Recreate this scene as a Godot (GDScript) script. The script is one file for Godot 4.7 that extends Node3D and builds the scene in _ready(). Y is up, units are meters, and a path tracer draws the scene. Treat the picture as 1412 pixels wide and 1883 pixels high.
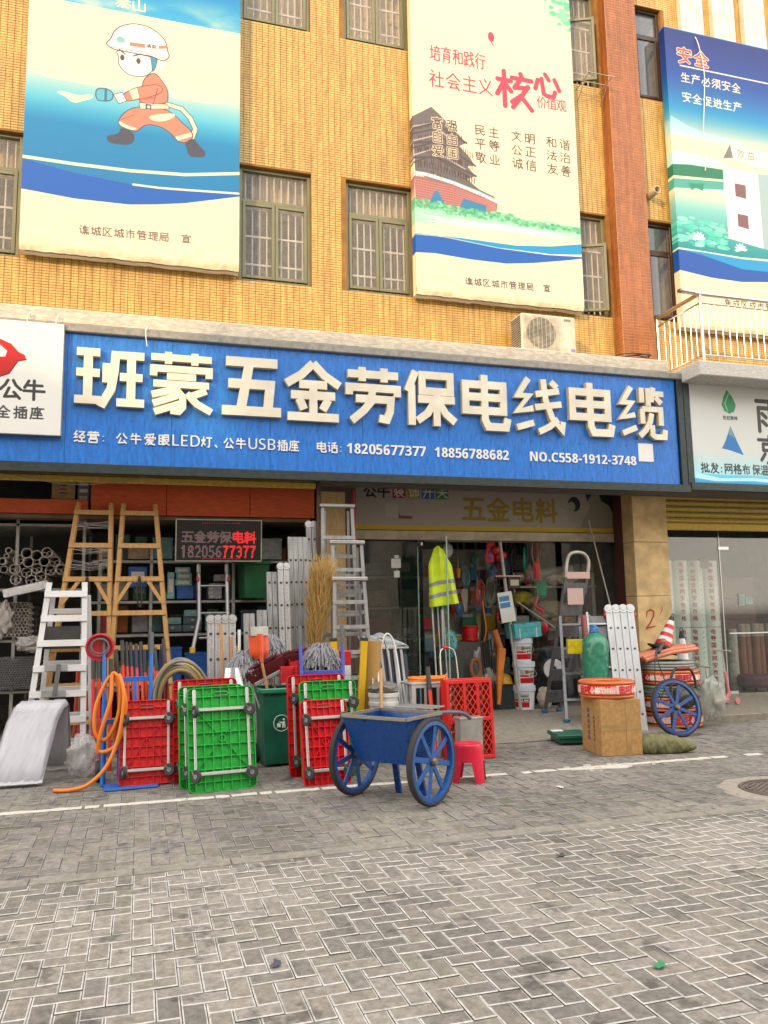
extends Node3D
# A hardware shop on the ground floor of a yellow tiled building. x runs right along the facade, z towards the street, y up; metres.

class MB:
	var v := PackedVector3Array()
	var n := PackedVector3Array()
	var u := PackedVector2Array()
	var c := PackedColorArray()
	var col := Color.WHITE
	var x := Transform3D()
	func tri(a: Vector3, b: Vector3, d: Vector3, na: Vector3, nb: Vector3, nd: Vector3, ua := Vector2.ZERO, ub := Vector2.ZERO, ud := Vector2.ZERO) -> void:
		var fn := (d - a).cross(b - a)
		if fn.dot(na + nb + nd) < 0.0:
			var t := b; b = d; d = t
			t = nb; nb = nd; nd = t
			var tu := ub; ub = ud; ud = tu
		for p in [a, b, d]: v.append(x * p)
		for p in [na, nb, nd]: n.append((x.basis * p).normalized())
		u.append(ua); u.append(ub); u.append(ud)
		c.append(col); c.append(col); c.append(col)
	func face(p: Array, out: Vector3, uv := []) -> void:
		var fn: Vector3 = (p[2] - p[0]).cross(p[1] - p[0])
		if fn.length_squared() < 1e-16 and p.size() > 3: fn = (p[3] - p[0]).cross(p[2] - p[0])
		fn = fn.normalized()
		if fn.dot(out) < 0.0: fn = -fn
		for i in range(1, p.size() - 1):
			if uv: tri(p[0], p[i], p[i + 1], fn, fn, fn, uv[0], uv[i], uv[i + 1])
			else: tri(p[0], p[i], p[i + 1], fn, fn, fn)
	func box(o: Vector3, s: Vector3, b := 0.0) -> void:
		var h := s * 0.5
		b = minf(b, minf(h.x, minf(h.y, h.z)) * 0.9)
		var i := h - Vector3(b, b, b)
		for ax in 3:
			var a1 := (ax + 1) % 3
			var a2 := (ax + 2) % 3
			for sg in [-1.0, 1.0]:
				var out := Vector3.ZERO; out[ax] = sg
				var q := []
				for k in [[-1, -1], [1, -1], [1, 1], [-1, 1]]:
					var p := Vector3.ZERO
					p[ax] = sg * h[ax]; p[a1] = k[0] * i[a1]; p[a2] = k[1] * i[a2]
					q.append(o + p)
				face(q, out, [Vector2(0, 1), Vector2(1, 1), Vector2(1, 0), Vector2(0, 0)])
			if b <= 0.0: continue
			for s1 in [-1.0, 1.0]:
				for s2 in [-1.0, 1.0]:
					var q := []
					for k in [-1.0, 1.0]:
						var p := Vector3.ZERO
						p[ax] = k * i[ax]; p[a1] = s1 * h[a1]; p[a2] = s2 * i[a2]
						var r := p; r[a1] = s1 * i[a1]; r[a2] = s2 * h[a2]
						q.append_array([o + p, o + r] if k < 0 else [o + r, o + p])
					var out := Vector3.ZERO; out[a1] = s1; out[a2] = s2
					face(q, out)
		if b > 0.0:
			for sx in [-1.0, 1.0]:
				for sy in [-1.0, 1.0]:
					for sz in [-1.0, 1.0]:
						var g := Vector3(sx, sy, sz)
						face([o + g * Vector3(h.x, i.y, i.z), o + g * Vector3(i.x, h.y, i.z), o + g * Vector3(i.x, i.y, h.z)], g)
	func bar(a: Vector3, b: Vector3, w: float, t: float, up := Vector3.UP, ch := 0.0) -> void:
		var d := b - a
		var l := d.length()
		d /= l
		var s := up - d * up.dot(d)
		if s.length() < 1e-4: s = Vector3.RIGHT - d * d.x
		s = s.normalized()
		var keep := x
		x = x * Transform3D(Basis(d, s, d.cross(s)), (a + b) * 0.5)
		box(Vector3.ZERO, Vector3(l, w, t), ch)
		x = keep
	func tube(p: Array, r, k := 8, closed := false, caps := true) -> void:
		var m := p.size()
		var rings := []
		var nr := []
		var up := Vector3.ZERO
		for i in m:
			var a: Vector3 = p[(i - 1 + m) % m] if (i > 0 or closed) else p[0]
			var b: Vector3 = p[(i + 1) % m] if (i < m - 1 or closed) else p[m - 1]
			var d := (b - a).normalized()
			if up == Vector3.ZERO:
				up = Vector3.UP if absf(d.y) < 0.9 else Vector3.RIGHT
			up = (up - d * up.dot(d)).normalized()
			var sd := d.cross(up)
			var rr: float = r[i] if r is Array else r
			var ring := []
			var rn := []
			for j in k:
				var an := TAU * j / k
				var o := up * cos(an) + sd * sin(an)
				rn.append(o)
				ring.append(p[i] + o * rr)
			rings.append(ring); nr.append(rn)
		for i in (m if closed else m - 1):
			var e := (i + 1) % m
			for j in k:
				var f := (j + 1) % k
				tri(rings[i][j], rings[i][f], rings[e][f], nr[i][j], nr[i][f], nr[e][f], Vector2(float(j) / k, i), Vector2(float(j + 1) / k, i), Vector2(float(j + 1) / k, i + 1))
				tri(rings[i][j], rings[e][f], rings[e][j], nr[i][j], nr[e][f], nr[e][j], Vector2(float(j) / k, i), Vector2(float(j + 1) / k, i + 1), Vector2(float(j) / k, i + 1))
		if caps and not closed:
			face(rings[0], p[0] - p[1])
			face(rings[m - 1], p[m - 1] - p[m - 2])
	func rod(a: Vector3, b: Vector3, r: float, k := 8) -> void:
		tube([a, b], r, k)
	func lathe(pr: Array, k := 20, smooth := false) -> void:
		# profile of Vector2(radius, height), turned round local y
		var pn := []
		for i in pr.size() - 1:
			var d: Vector2 = (pr[i + 1] - pr[i]).normalized()
			pn.append(Vector2(d.y, -d.x))
		for i in pr.size() - 1:
			var n0: Vector2 = pn[i]
			var n1: Vector2 = pn[i]
			if smooth:
				if i > 0: n0 = (pn[i - 1] + pn[i]).normalized()
				if i < pn.size() - 1: n1 = (pn[i] + pn[i + 1]).normalized()
			for j in k:
				var a0 := TAU * j / k
				var a1 := TAU * (j + 1) / k
				var d0 := Vector3(cos(a0), 0, sin(a0))
				var d1 := Vector3(cos(a1), 0, sin(a1))
				var y := Vector3.UP
				var p00: Vector3 = d0 * pr[i].x + y * pr[i].y
				var p10: Vector3 = d1 * pr[i].x + y * pr[i].y
				var p01: Vector3 = d0 * pr[i + 1].x + y * pr[i + 1].y
				var p11: Vector3 = d1 * pr[i + 1].x + y * pr[i + 1].y
				var q0 := Vector2(1.0 - float(j) / k, 1.0 - float(i) / (pr.size() - 1))
				var q1 := Vector2(1.0 - float(j + 1) / k, q0.y)
				var dy := Vector2(0, -1.0 / (pr.size() - 1))
				if pr[i].x > 1e-5: tri(p00, p10, p11, d0 * n0.x + y * n0.y, d1 * n0.x + y * n0.y, d1 * n1.x + y * n1.y, q0, q1, q1 + dy)
				if pr[i + 1].x > 1e-5: tri(p00, p11, p01, d0 * n0.x + y * n0.y, d1 * n1.x + y * n1.y, d0 * n1.x + y * n1.y, q0, q1 + dy, q0 + dy)
	func prism(po: PackedVector2Array, z0: float, z1: float, back := true) -> void:
		var ix := Geometry2D.triangulate_polygon(po)
		for i in range(0, ix.size(), 3):
			var a := po[ix[i]]; var b := po[ix[i + 1]]; var d := po[ix[i + 2]]
			tri(Vector3(a.x, a.y, z1), Vector3(b.x, b.y, z1), Vector3(d.x, d.y, z1), Vector3.BACK, Vector3.BACK, Vector3.BACK)
			if back: tri(Vector3(a.x, a.y, z0), Vector3(b.x, b.y, z0), Vector3(d.x, d.y, z0), Vector3.FORWARD, Vector3.FORWARD, Vector3.FORWARD)
		var sg := -1.0 if Geometry2D.is_polygon_clockwise(po) else 1.0
		for i in po.size():
			var a := po[i]; var b := po[(i + 1) % po.size()]
			var d := (b - a).normalized() * sg
			face([Vector3(a.x, a.y, z0), Vector3(b.x, b.y, z0), Vector3(b.x, b.y, z1), Vector3(a.x, a.y, z1)], Vector3(d.y, -d.x, 0))
	func grid(f: Callable, nu: int, nv: int, wrap := false) -> void:
		# f(s, t) gives a point for s, t in 0..1; smooth normals; side chosen so that front = d/dt x d/ds
		var p := []
		for j in nv + 1:
			var row := []
			for i in nu + 1: row.append(f.call(float(i) / nu, float(j) / nv))
			p.append(row)
		var q := []
		for j in nv + 1:
			var row := []
			for i in nu + 1:
				var l: int = i - 1 if i > 0 else (nu - 1 if wrap else 0)
				var r: int = i + 1 if i < nu else (1 if wrap else nu)
				var du: Vector3 = p[j][r] - p[j][l]
				var dv: Vector3 = p[mini(j + 1, nv)][i] - p[maxi(j - 1, 0)][i]
				var nn := du.cross(dv)
				row.append(nn.normalized() if nn.length_squared() > 1e-14 else Vector3.UP)
			q.append(row)
		for j in nv:
			for i in nu:
				var a := Vector2(float(i) / nu, 1.0 - float(j) / nv)
				var b := Vector2(float(i + 1) / nu, 1.0 - float(j + 1) / nv)
				tri(p[j][i], p[j][i + 1], p[j + 1][i + 1], q[j][i], q[j][i + 1], q[j + 1][i + 1], a, Vector2(b.x, a.y), b)
				tri(p[j][i], p[j + 1][i + 1], p[j + 1][i], q[j][i], q[j + 1][i + 1], q[j + 1][i], a, b, Vector2(a.x, b.y))
	func ball(o: Vector3, r: Vector3, nu := 14, nv := 8) -> void:
		grid(func(s, t): return o + Vector3(-cos(TAU * s) * sin(PI * t) * r.x, -cos(PI * t) * r.y, sin(TAU * s) * sin(PI * t) * r.z), nu, nv, true)
	func mesh() -> ArrayMesh:
		var a := []
		a.resize(Mesh.ARRAY_MAX)
		a[Mesh.ARRAY_VERTEX] = v; a[Mesh.ARRAY_NORMAL] = n; a[Mesh.ARRAY_TEX_UV] = u; a[Mesh.ARRAY_COLOR] = c
		var m := ArrayMesh.new()
		m.add_surface_from_arrays(Mesh.PRIMITIVE_TRIANGLES, a)
		return m

# A print: an image measured in metres, x from the left, y from the bottom.
class Print:
	var im: Image
	var s: float
	var w: int
	var h: int
	func _init(wm: float, hm: float, px_per_m: float, base: Color) -> void:
		s = px_per_m; w = int(wm * s); h = int(hm * s)
		im = Image.create_empty(w, h, false, Image.FORMAT_RGB8)
		im.fill(base)
	func mixpx(i: int, j: int, cl: Color, a: float) -> void:
		if a <= 0.0 or i < 0 or j < 0 or i >= w or j >= h: return
		im.set_pixel(i, j, im.get_pixel(i, j).lerp(cl, minf(a, 1.0)))
	func rows(y0: float, y1: float, c0: Color, c1: Color) -> void:
		for j in range(maxi(0, h - int(y1 * s)), mini(h, h - int(y0 * s))):
			im.fill_rect(Rect2i(0, j, w, 1), c0.lerp(c1, clampf(((h - j) / s - y0) / (y1 - y0), 0, 1)))
	func rect(x0: float, y0: float, x1: float, y1: float, cl: Color) -> void:
		im.fill_rect(Rect2i(int(x0 * s), h - int(y1 * s), maxi(1, int((x1 - x0) * s)), maxi(1, int((y1 - y0) * s))), cl)
	func seg(a: Vector2, b: Vector2, t: float, cl: Color) -> void:
		var p := Vector2(a.x * s, h - a.y * s)
		var q := Vector2(b.x * s, h - b.y * s)
		var r := t * s * 0.5
		var d := q - p
		var ll := maxf(d.length_squared(), 1e-6)
		for j in range(maxi(0, int(minf(p.y, q.y) - r - 1)), mini(h, int(maxf(p.y, q.y) + r + 2))):
			for i in range(maxi(0, int(minf(p.x, q.x) - r - 1)), mini(w, int(maxf(p.x, q.x) + r + 2))):
				var o := Vector2(i + 0.5, j + 0.5)
				var e := clampf((o - p).dot(d) / ll, 0, 1)
				mixpx(i, j, cl, r + 0.5 - (p + d * e).distance_to(o))
	func line(p: Array, t: float, cl: Color) -> void:
		for i in p.size() - 1: seg(p[i], p[i + 1], t, cl)
	func poly(p: Array, cl: Color, a := 1.0) -> void:
		var q := PackedVector2Array()
		var lo := Vector2(1e9, 1e9)
		var hi := -lo
		for e in p:
			var o := Vector2(e.x * s, h - e.y * s)
			q.append(o); lo = lo.min(o); hi = hi.max(o)
		for j in range(maxi(0, int(lo.y)), mini(h, int(hi.y) + 1)):
			for i in range(maxi(0, int(lo.x)), mini(w, int(hi.x) + 1)):
				var n := 0
				for e in [Vector2(0.25, 0.3), Vector2(0.75, 0.2), Vector2(0.3, 0.8), Vector2(0.8, 0.7)]:
					if Geometry2D.is_point_in_polygon(Vector2(i, j) + e, q): n += 1
				if n > 0: mixpx(i, j, cl, a * n * 0.25)
	func blob(o: Vector2, r: Vector2, cl: Color, a := 1.0) -> void:
		var p := []
		for k in 20: p.append(o + Vector2(cos(TAU * k / 20.0), sin(TAU * k / 20.0)) * r)
		poly(p, cl, a)
	func glyphs(gl: Dictionary, text: String, x0: float, y0: float, size: float, step: float, t: float, cl: Color, drop := 0.0, wide := 1.0) -> void:
		# y0: bottom of the first character; drop: how far each next one sits lower
		for k in text.length():
			if not gl.has(text[k]): continue
			for st in gl[text[k]]:
				var p := []
				for e in st: p.append(Vector2(x0 + k * step + e.x * size * wide, y0 - k * drop + (1.0 - e.y) * size))
				line(p, t * size, cl)
	func tex() -> ImageTexture:
		im.generate_mipmaps()
		return ImageTexture.create_from_image(im)

var mats := {}
var texs := {}
var glyph := {}
var taken := {}
var rng := RandomNumberGenerator.new()

func L(r: float, g := -1.0, b := -1.0) -> Color:
	return Color(r, r if g < 0 else g, r if b < 0 else b).linear_to_srgb()

func ntex(key: String) -> Texture2D:
	if texs.has(key): return texs[key]
	var spec: Array = {
		"grime": [0.008, 5, 0.84, 1.0, 0.55], "fine": [0.06, 3, 0.86, 1.0, 0.5], "soft": [0.004, 3, 0.92, 1.0, 0.5], "mottle": [0.02, 5, 0.82, 1.0, 0.66],
		"rough": [0.03, 4, 0.45, 0.9, 0.5], "bump": [0.05, 4, 0.0, 1.0, 0.5], "stain": [0.02, 6, 0.84, 1.0, 0.7], "paver": [0.03, 6, 0.74, 1.0, 0.8], "oil": [0.02, 6, 0.74, 1.0, 0.72], "rusty": [0.02, 6, 0.5, 1.0, 0.7], "scuff": [0.02, 6, 0.78, 1.0, 0.75],
	}[key]
	var f := FastNoiseLite.new()
	f.seed = key.hash() % 1000
	f.noise_type = FastNoiseLite.TYPE_SIMPLEX_SMOOTH
	f.frequency = spec[0]
	f.fractal_octaves = spec[1]
	f.fractal_gain = spec[4]
	var t := NoiseTexture2D.new()
	t.width = 512; t.height = 512; t.seamless = true; t.noise = f
	var g := Gradient.new()
	g.set_color(0, Color(spec[2], spec[2], spec[2])); g.set_color(1, Color(spec[3], spec[3], spec[3]))
	g.set_offset(0, 0.1); g.set_offset(1, 0.8)
	if key == "oil": g.set_offset(0, 0.2); g.set_offset(1, 0.36)
	if key == "rusty":
		g.set_color(0, Color(0.5, 0.36, 0.27)); g.set_offset(0, 0.2); g.set_offset(1, 0.3)
		g.add_point(0.75, Color(0.86, 0.88, 0.9))
	t.color_ramp = g
	texs[key] = t
	return t

# One material per key; colours are linear base colours. opts: tex, sc (triplanar scale), bump, bs, rt (roughness texture), world
func mat(key: String, cl := Color.WHITE, rough := 0.6, metal := 0.0, o := {}) -> StandardMaterial3D:
	if mats.has(key): return mats[key]
	var m := StandardMaterial3D.new()
	m.resource_name = key
	m.albedo_color = cl
	m.roughness = rough
	m.metallic = metal
	var tx: String = o.get("tex", "grime")
	var tri := false
	if tx != "":
		m.albedo_texture = ntex(tx); tri = true
	if o.has("rt"): m.roughness_texture = ntex(o.rt); tri = true
	if o.has("bump"):
		m.heightmap_enabled = true; m.heightmap_texture = ntex(o.bump); m.heightmap_scale = o.get("bs", 0.1); tri = true
	if tri:
		m.uv1_triplanar = true
		m.uv1_world_triplanar = o.get("world", false)
		var k = o.get("sc", 0.8)
		m.uv1_scale = k if k is Vector3 else Vector3(k, k, k)
	m.vertex_color_use_as_albedo = o.get("vc", false)
	if o.has("over"):
		m.detail_enabled = true; m.detail_blend_mode = BaseMaterial3D.BLEND_MODE_MUL; m.detail_albedo = ntex(o.over); m.detail_uv_layer = BaseMaterial3D.DETAIL_UV_2
		m.uv2_triplanar = true; m.uv2_world_triplanar = true
		m.uv2_scale = o.get("osc", Vector3(0.22, 0.22, 0.22))
	if o.has("spec"): m.metallic_specular = o.spec
	if o.has("coat"): m.clearcoat_enabled = true; m.clearcoat = o.coat; m.clearcoat_roughness = 0.15
	if o.has("back"): m.backlight_enabled = true; m.backlight = o.back
	mats[key] = m
	return m

func glassy(key: String, cl: Color, alpha: float, rough := 0.04) -> StandardMaterial3D:
	if mats.has(key): return mats[key]
	var m := StandardMaterial3D.new()
	m.resource_name = key
	m.transparency = BaseMaterial3D.TRANSPARENCY_ALPHA
	m.albedo_color = Color(cl.r, cl.g, cl.b, alpha)
	m.roughness = rough
	mats[key] = m
	return m

func filmy(key: String, cl: Color, alpha: float) -> StandardMaterial3D:
	var m := mat(key, Color(cl.r, cl.g, cl.b, alpha), 0.14, 0, {"tex": "mottle", "sc": 4.0})
	m.transparency = BaseMaterial3D.TRANSPARENCY_ALPHA
	return m

func printed(key: String, t: Texture2D, rough := 0.5, o := {}) -> StandardMaterial3D:
	var m := StandardMaterial3D.new()
	m.resource_name = key
	m.albedo_texture = t
	m.texture_repeat = false
	m.roughness = rough
	if o.has("bump"):
		m.heightmap_enabled = true; m.heightmap_texture = ntex("bump"); m.heightmap_scale = o.bump
	mats[key] = m
	return m

func numbered(called: String) -> String:
	taken[called] = taken.get(called, -1) + 1
	return called if taken[called] == 0 else "%s_%03d" % [called, taken[called]]

# a thing: a Node3D at its base whose children are its parts
func thing(called: String, label: String, category: String, at := Vector3.ZERO, turn := 0.0, group := "") -> Node3D:
	var o := Node3D.new()
	o.name = numbered(called)
	add_child(o)
	o.position = at
	o.rotation_degrees.y = turn
	return tag(o, label, category, group)

func tag(o: Node3D, label: String, category: String, group := "") -> Node3D:
	o.set_meta("label", label)
	o.set_meta("category", category)
	if group: o.set_meta("group", group)
	return o

func node(called: String, parent: Node3D, at := Vector3.ZERO) -> Node3D:
	var o := Node3D.new()
	o.name = called
	parent.add_child(o, true)
	o.position = at
	return o

func part(parent: Node3D, called: String, b: MB, m: Material, label := "") -> MeshInstance3D:
	return inst(parent, called, b.mesh(), m, label)

func inst(parent: Node3D, called: String, me: Mesh, m: Material, label := "") -> MeshInstance3D:
	var o := MeshInstance3D.new()
	o.mesh = me
	o.material_override = m
	if parent == self: called = numbered(called)
	o.name = called
	parent.add_child(o, true)
	if label: o.set_meta("label", label)
	return o

func struct(called: String, b: MB, m: Material) -> MeshInstance3D:
	var o := part(self, called, b, m)
	o.set_meta("kind", "structure")
	return o

func solo(called: String, b: MB, m: Material, label: String, category: String, at := Vector3.ZERO, turn := 0.0, group := "") -> MeshInstance3D:
	var o := part(self, called, b, m)
	o.position = at
	o.rotation_degrees.y = turn
	tag(o, label, category, group)
	return o

func dup(o: Node3D, label: String, at: Vector3, turn := 0.0) -> Node3D:
	var c: Node3D = o.duplicate()
	var base := String(o.name)
	var re := RegEx.create_from_string("_\\d+$")
	c.name = numbered(re.sub(base, ""))
	add_child(c)
	c.position = at
	c.rotation_degrees.y = turn
	c.set_meta("label", label)
	return c

func jit(a: float) -> float:
	return rng.randf_range(-a, a)

func bez(a: Vector3, b: Vector3, c: Vector3, d: Vector3, k := 12) -> Array:
	var p := []
	for i in k + 1: p.append(a.bezier_interpolate(b, c, d, float(i) / k))
	return p

func smoothed(p: Array, k := 5) -> Array:
	var r := []
	for i in p.size() - 1:
		var a: Vector3 = p[maxi(i - 1, 0)]
		var d: Vector3 = p[mini(i + 2, p.size() - 1)]
		for j in k: r.append((p[i] as Vector3).cubic_interpolate(p[i + 1], a, d, float(j) / k))
	r.append(p[p.size() - 1])
	return r

func ring(o: Vector3, rx: float, ry: float, ax: Vector3, ay: Vector3, k := 28) -> Array:
	var p := []
	for i in k: p.append(o + ax * rx * cos(TAU * i / k) + ay * ry * sin(TAU * i / k))
	return p

func rrect(w: float, h: float, r: float, k := 4) -> PackedVector2Array:
	var p := PackedVector2Array()
	for q in 4:
		var c := Vector2((w * 0.5 - r) * (1 if q == 0 or q == 3 else -1), (h * 0.5 - r) * (1 if q < 2 else -1))
		for i in k + 1:
			var a := PI * 0.5 * (q + float(i) / k)
			p.append(c + Vector2(cos(a), sin(a)) * r)
	return p

# stroke lettering: outlines of each stroke as quads with mitred bends, in a 0..1 square, y down
func stroke_quads(ch: String, t: float) -> Array:
	var out := []
	for st in glyph.get(ch, []):
		var m: int = st.size()
		var l := []
		var r := []
		for i in m:
			var d0: Vector2 = (st[i] - st[i - 1]).normalized() if i > 0 else (st[1] - st[0]).normalized()
			var d1: Vector2 = (st[i + 1] - st[i]).normalized() if i < m - 1 else d0
			if i == 0 and m > 3 and st[0].distance_to(st[m - 1]) < 0.001: d0 = (st[0] - st[m - 2]).normalized()
			if i == m - 1 and m > 3 and st[0].distance_to(st[m - 1]) < 0.001: d1 = (st[1] - st[0]).normalized()
			var nn := (d0.orthogonal() + d1.orthogonal()).normalized()
			var k := minf(1.0 / maxf(nn.dot(d0.orthogonal()), 0.35), 1.8) * t * 0.5
			l.append(st[i] + nn * k); r.append(st[i] - nn * k)
		for i in m - 1: out.append([l[i], l[i + 1], r[i + 1], r[i]])
	return out

func letter(b: MB, ch: String, x0: float, y0: float, w: float, h: float, t: float, z0: float, z1: float, side := Color.WHITE) -> void:
	var k := 0
	for q in stroke_quads(ch, t):
		k += 1
		var e := z1 + 0.00016 * k
		var p := []
		for o in q: p.append(Vector2(x0 + o.x * w, y0 + (1.0 - o.y) * h))
		var f := []
		var g := []
		for o in p:
			f.append(Vector3(o.x, o.y, e)); g.append(Vector3(o.x, o.y, z0))
		b.col = Color.WHITE
		b.face(f, Vector3.BACK)
		b.col = side
		var mid: Vector3 = (f[0] + f[1] + f[2] + f[3]) * 0.25
		for i in 4:
			var j := (i + 1) % 4
			b.face([g[i], g[j], f[j], f[i]], (f[i] + f[j]) * 0.5 - mid)

func typeset(text: String, h: float, depth: float, bold := true, fam := "Droid Sans") -> TextMesh:
	var key := fam + str(bold)
	if not texs.has(key):
		var f := SystemFont.new()
		f.font_names = PackedStringArray([fam])
		f.font_weight = 700 if bold else 400
		texs[key] = f
	var t := TextMesh.new()
	t.font = texs[key]
	t.text = text
	t.font_size = 32
	t.pixel_size = h / 32.0 / 0.72
	t.depth = depth
	t.curve_step = 4.0
	return t

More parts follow.
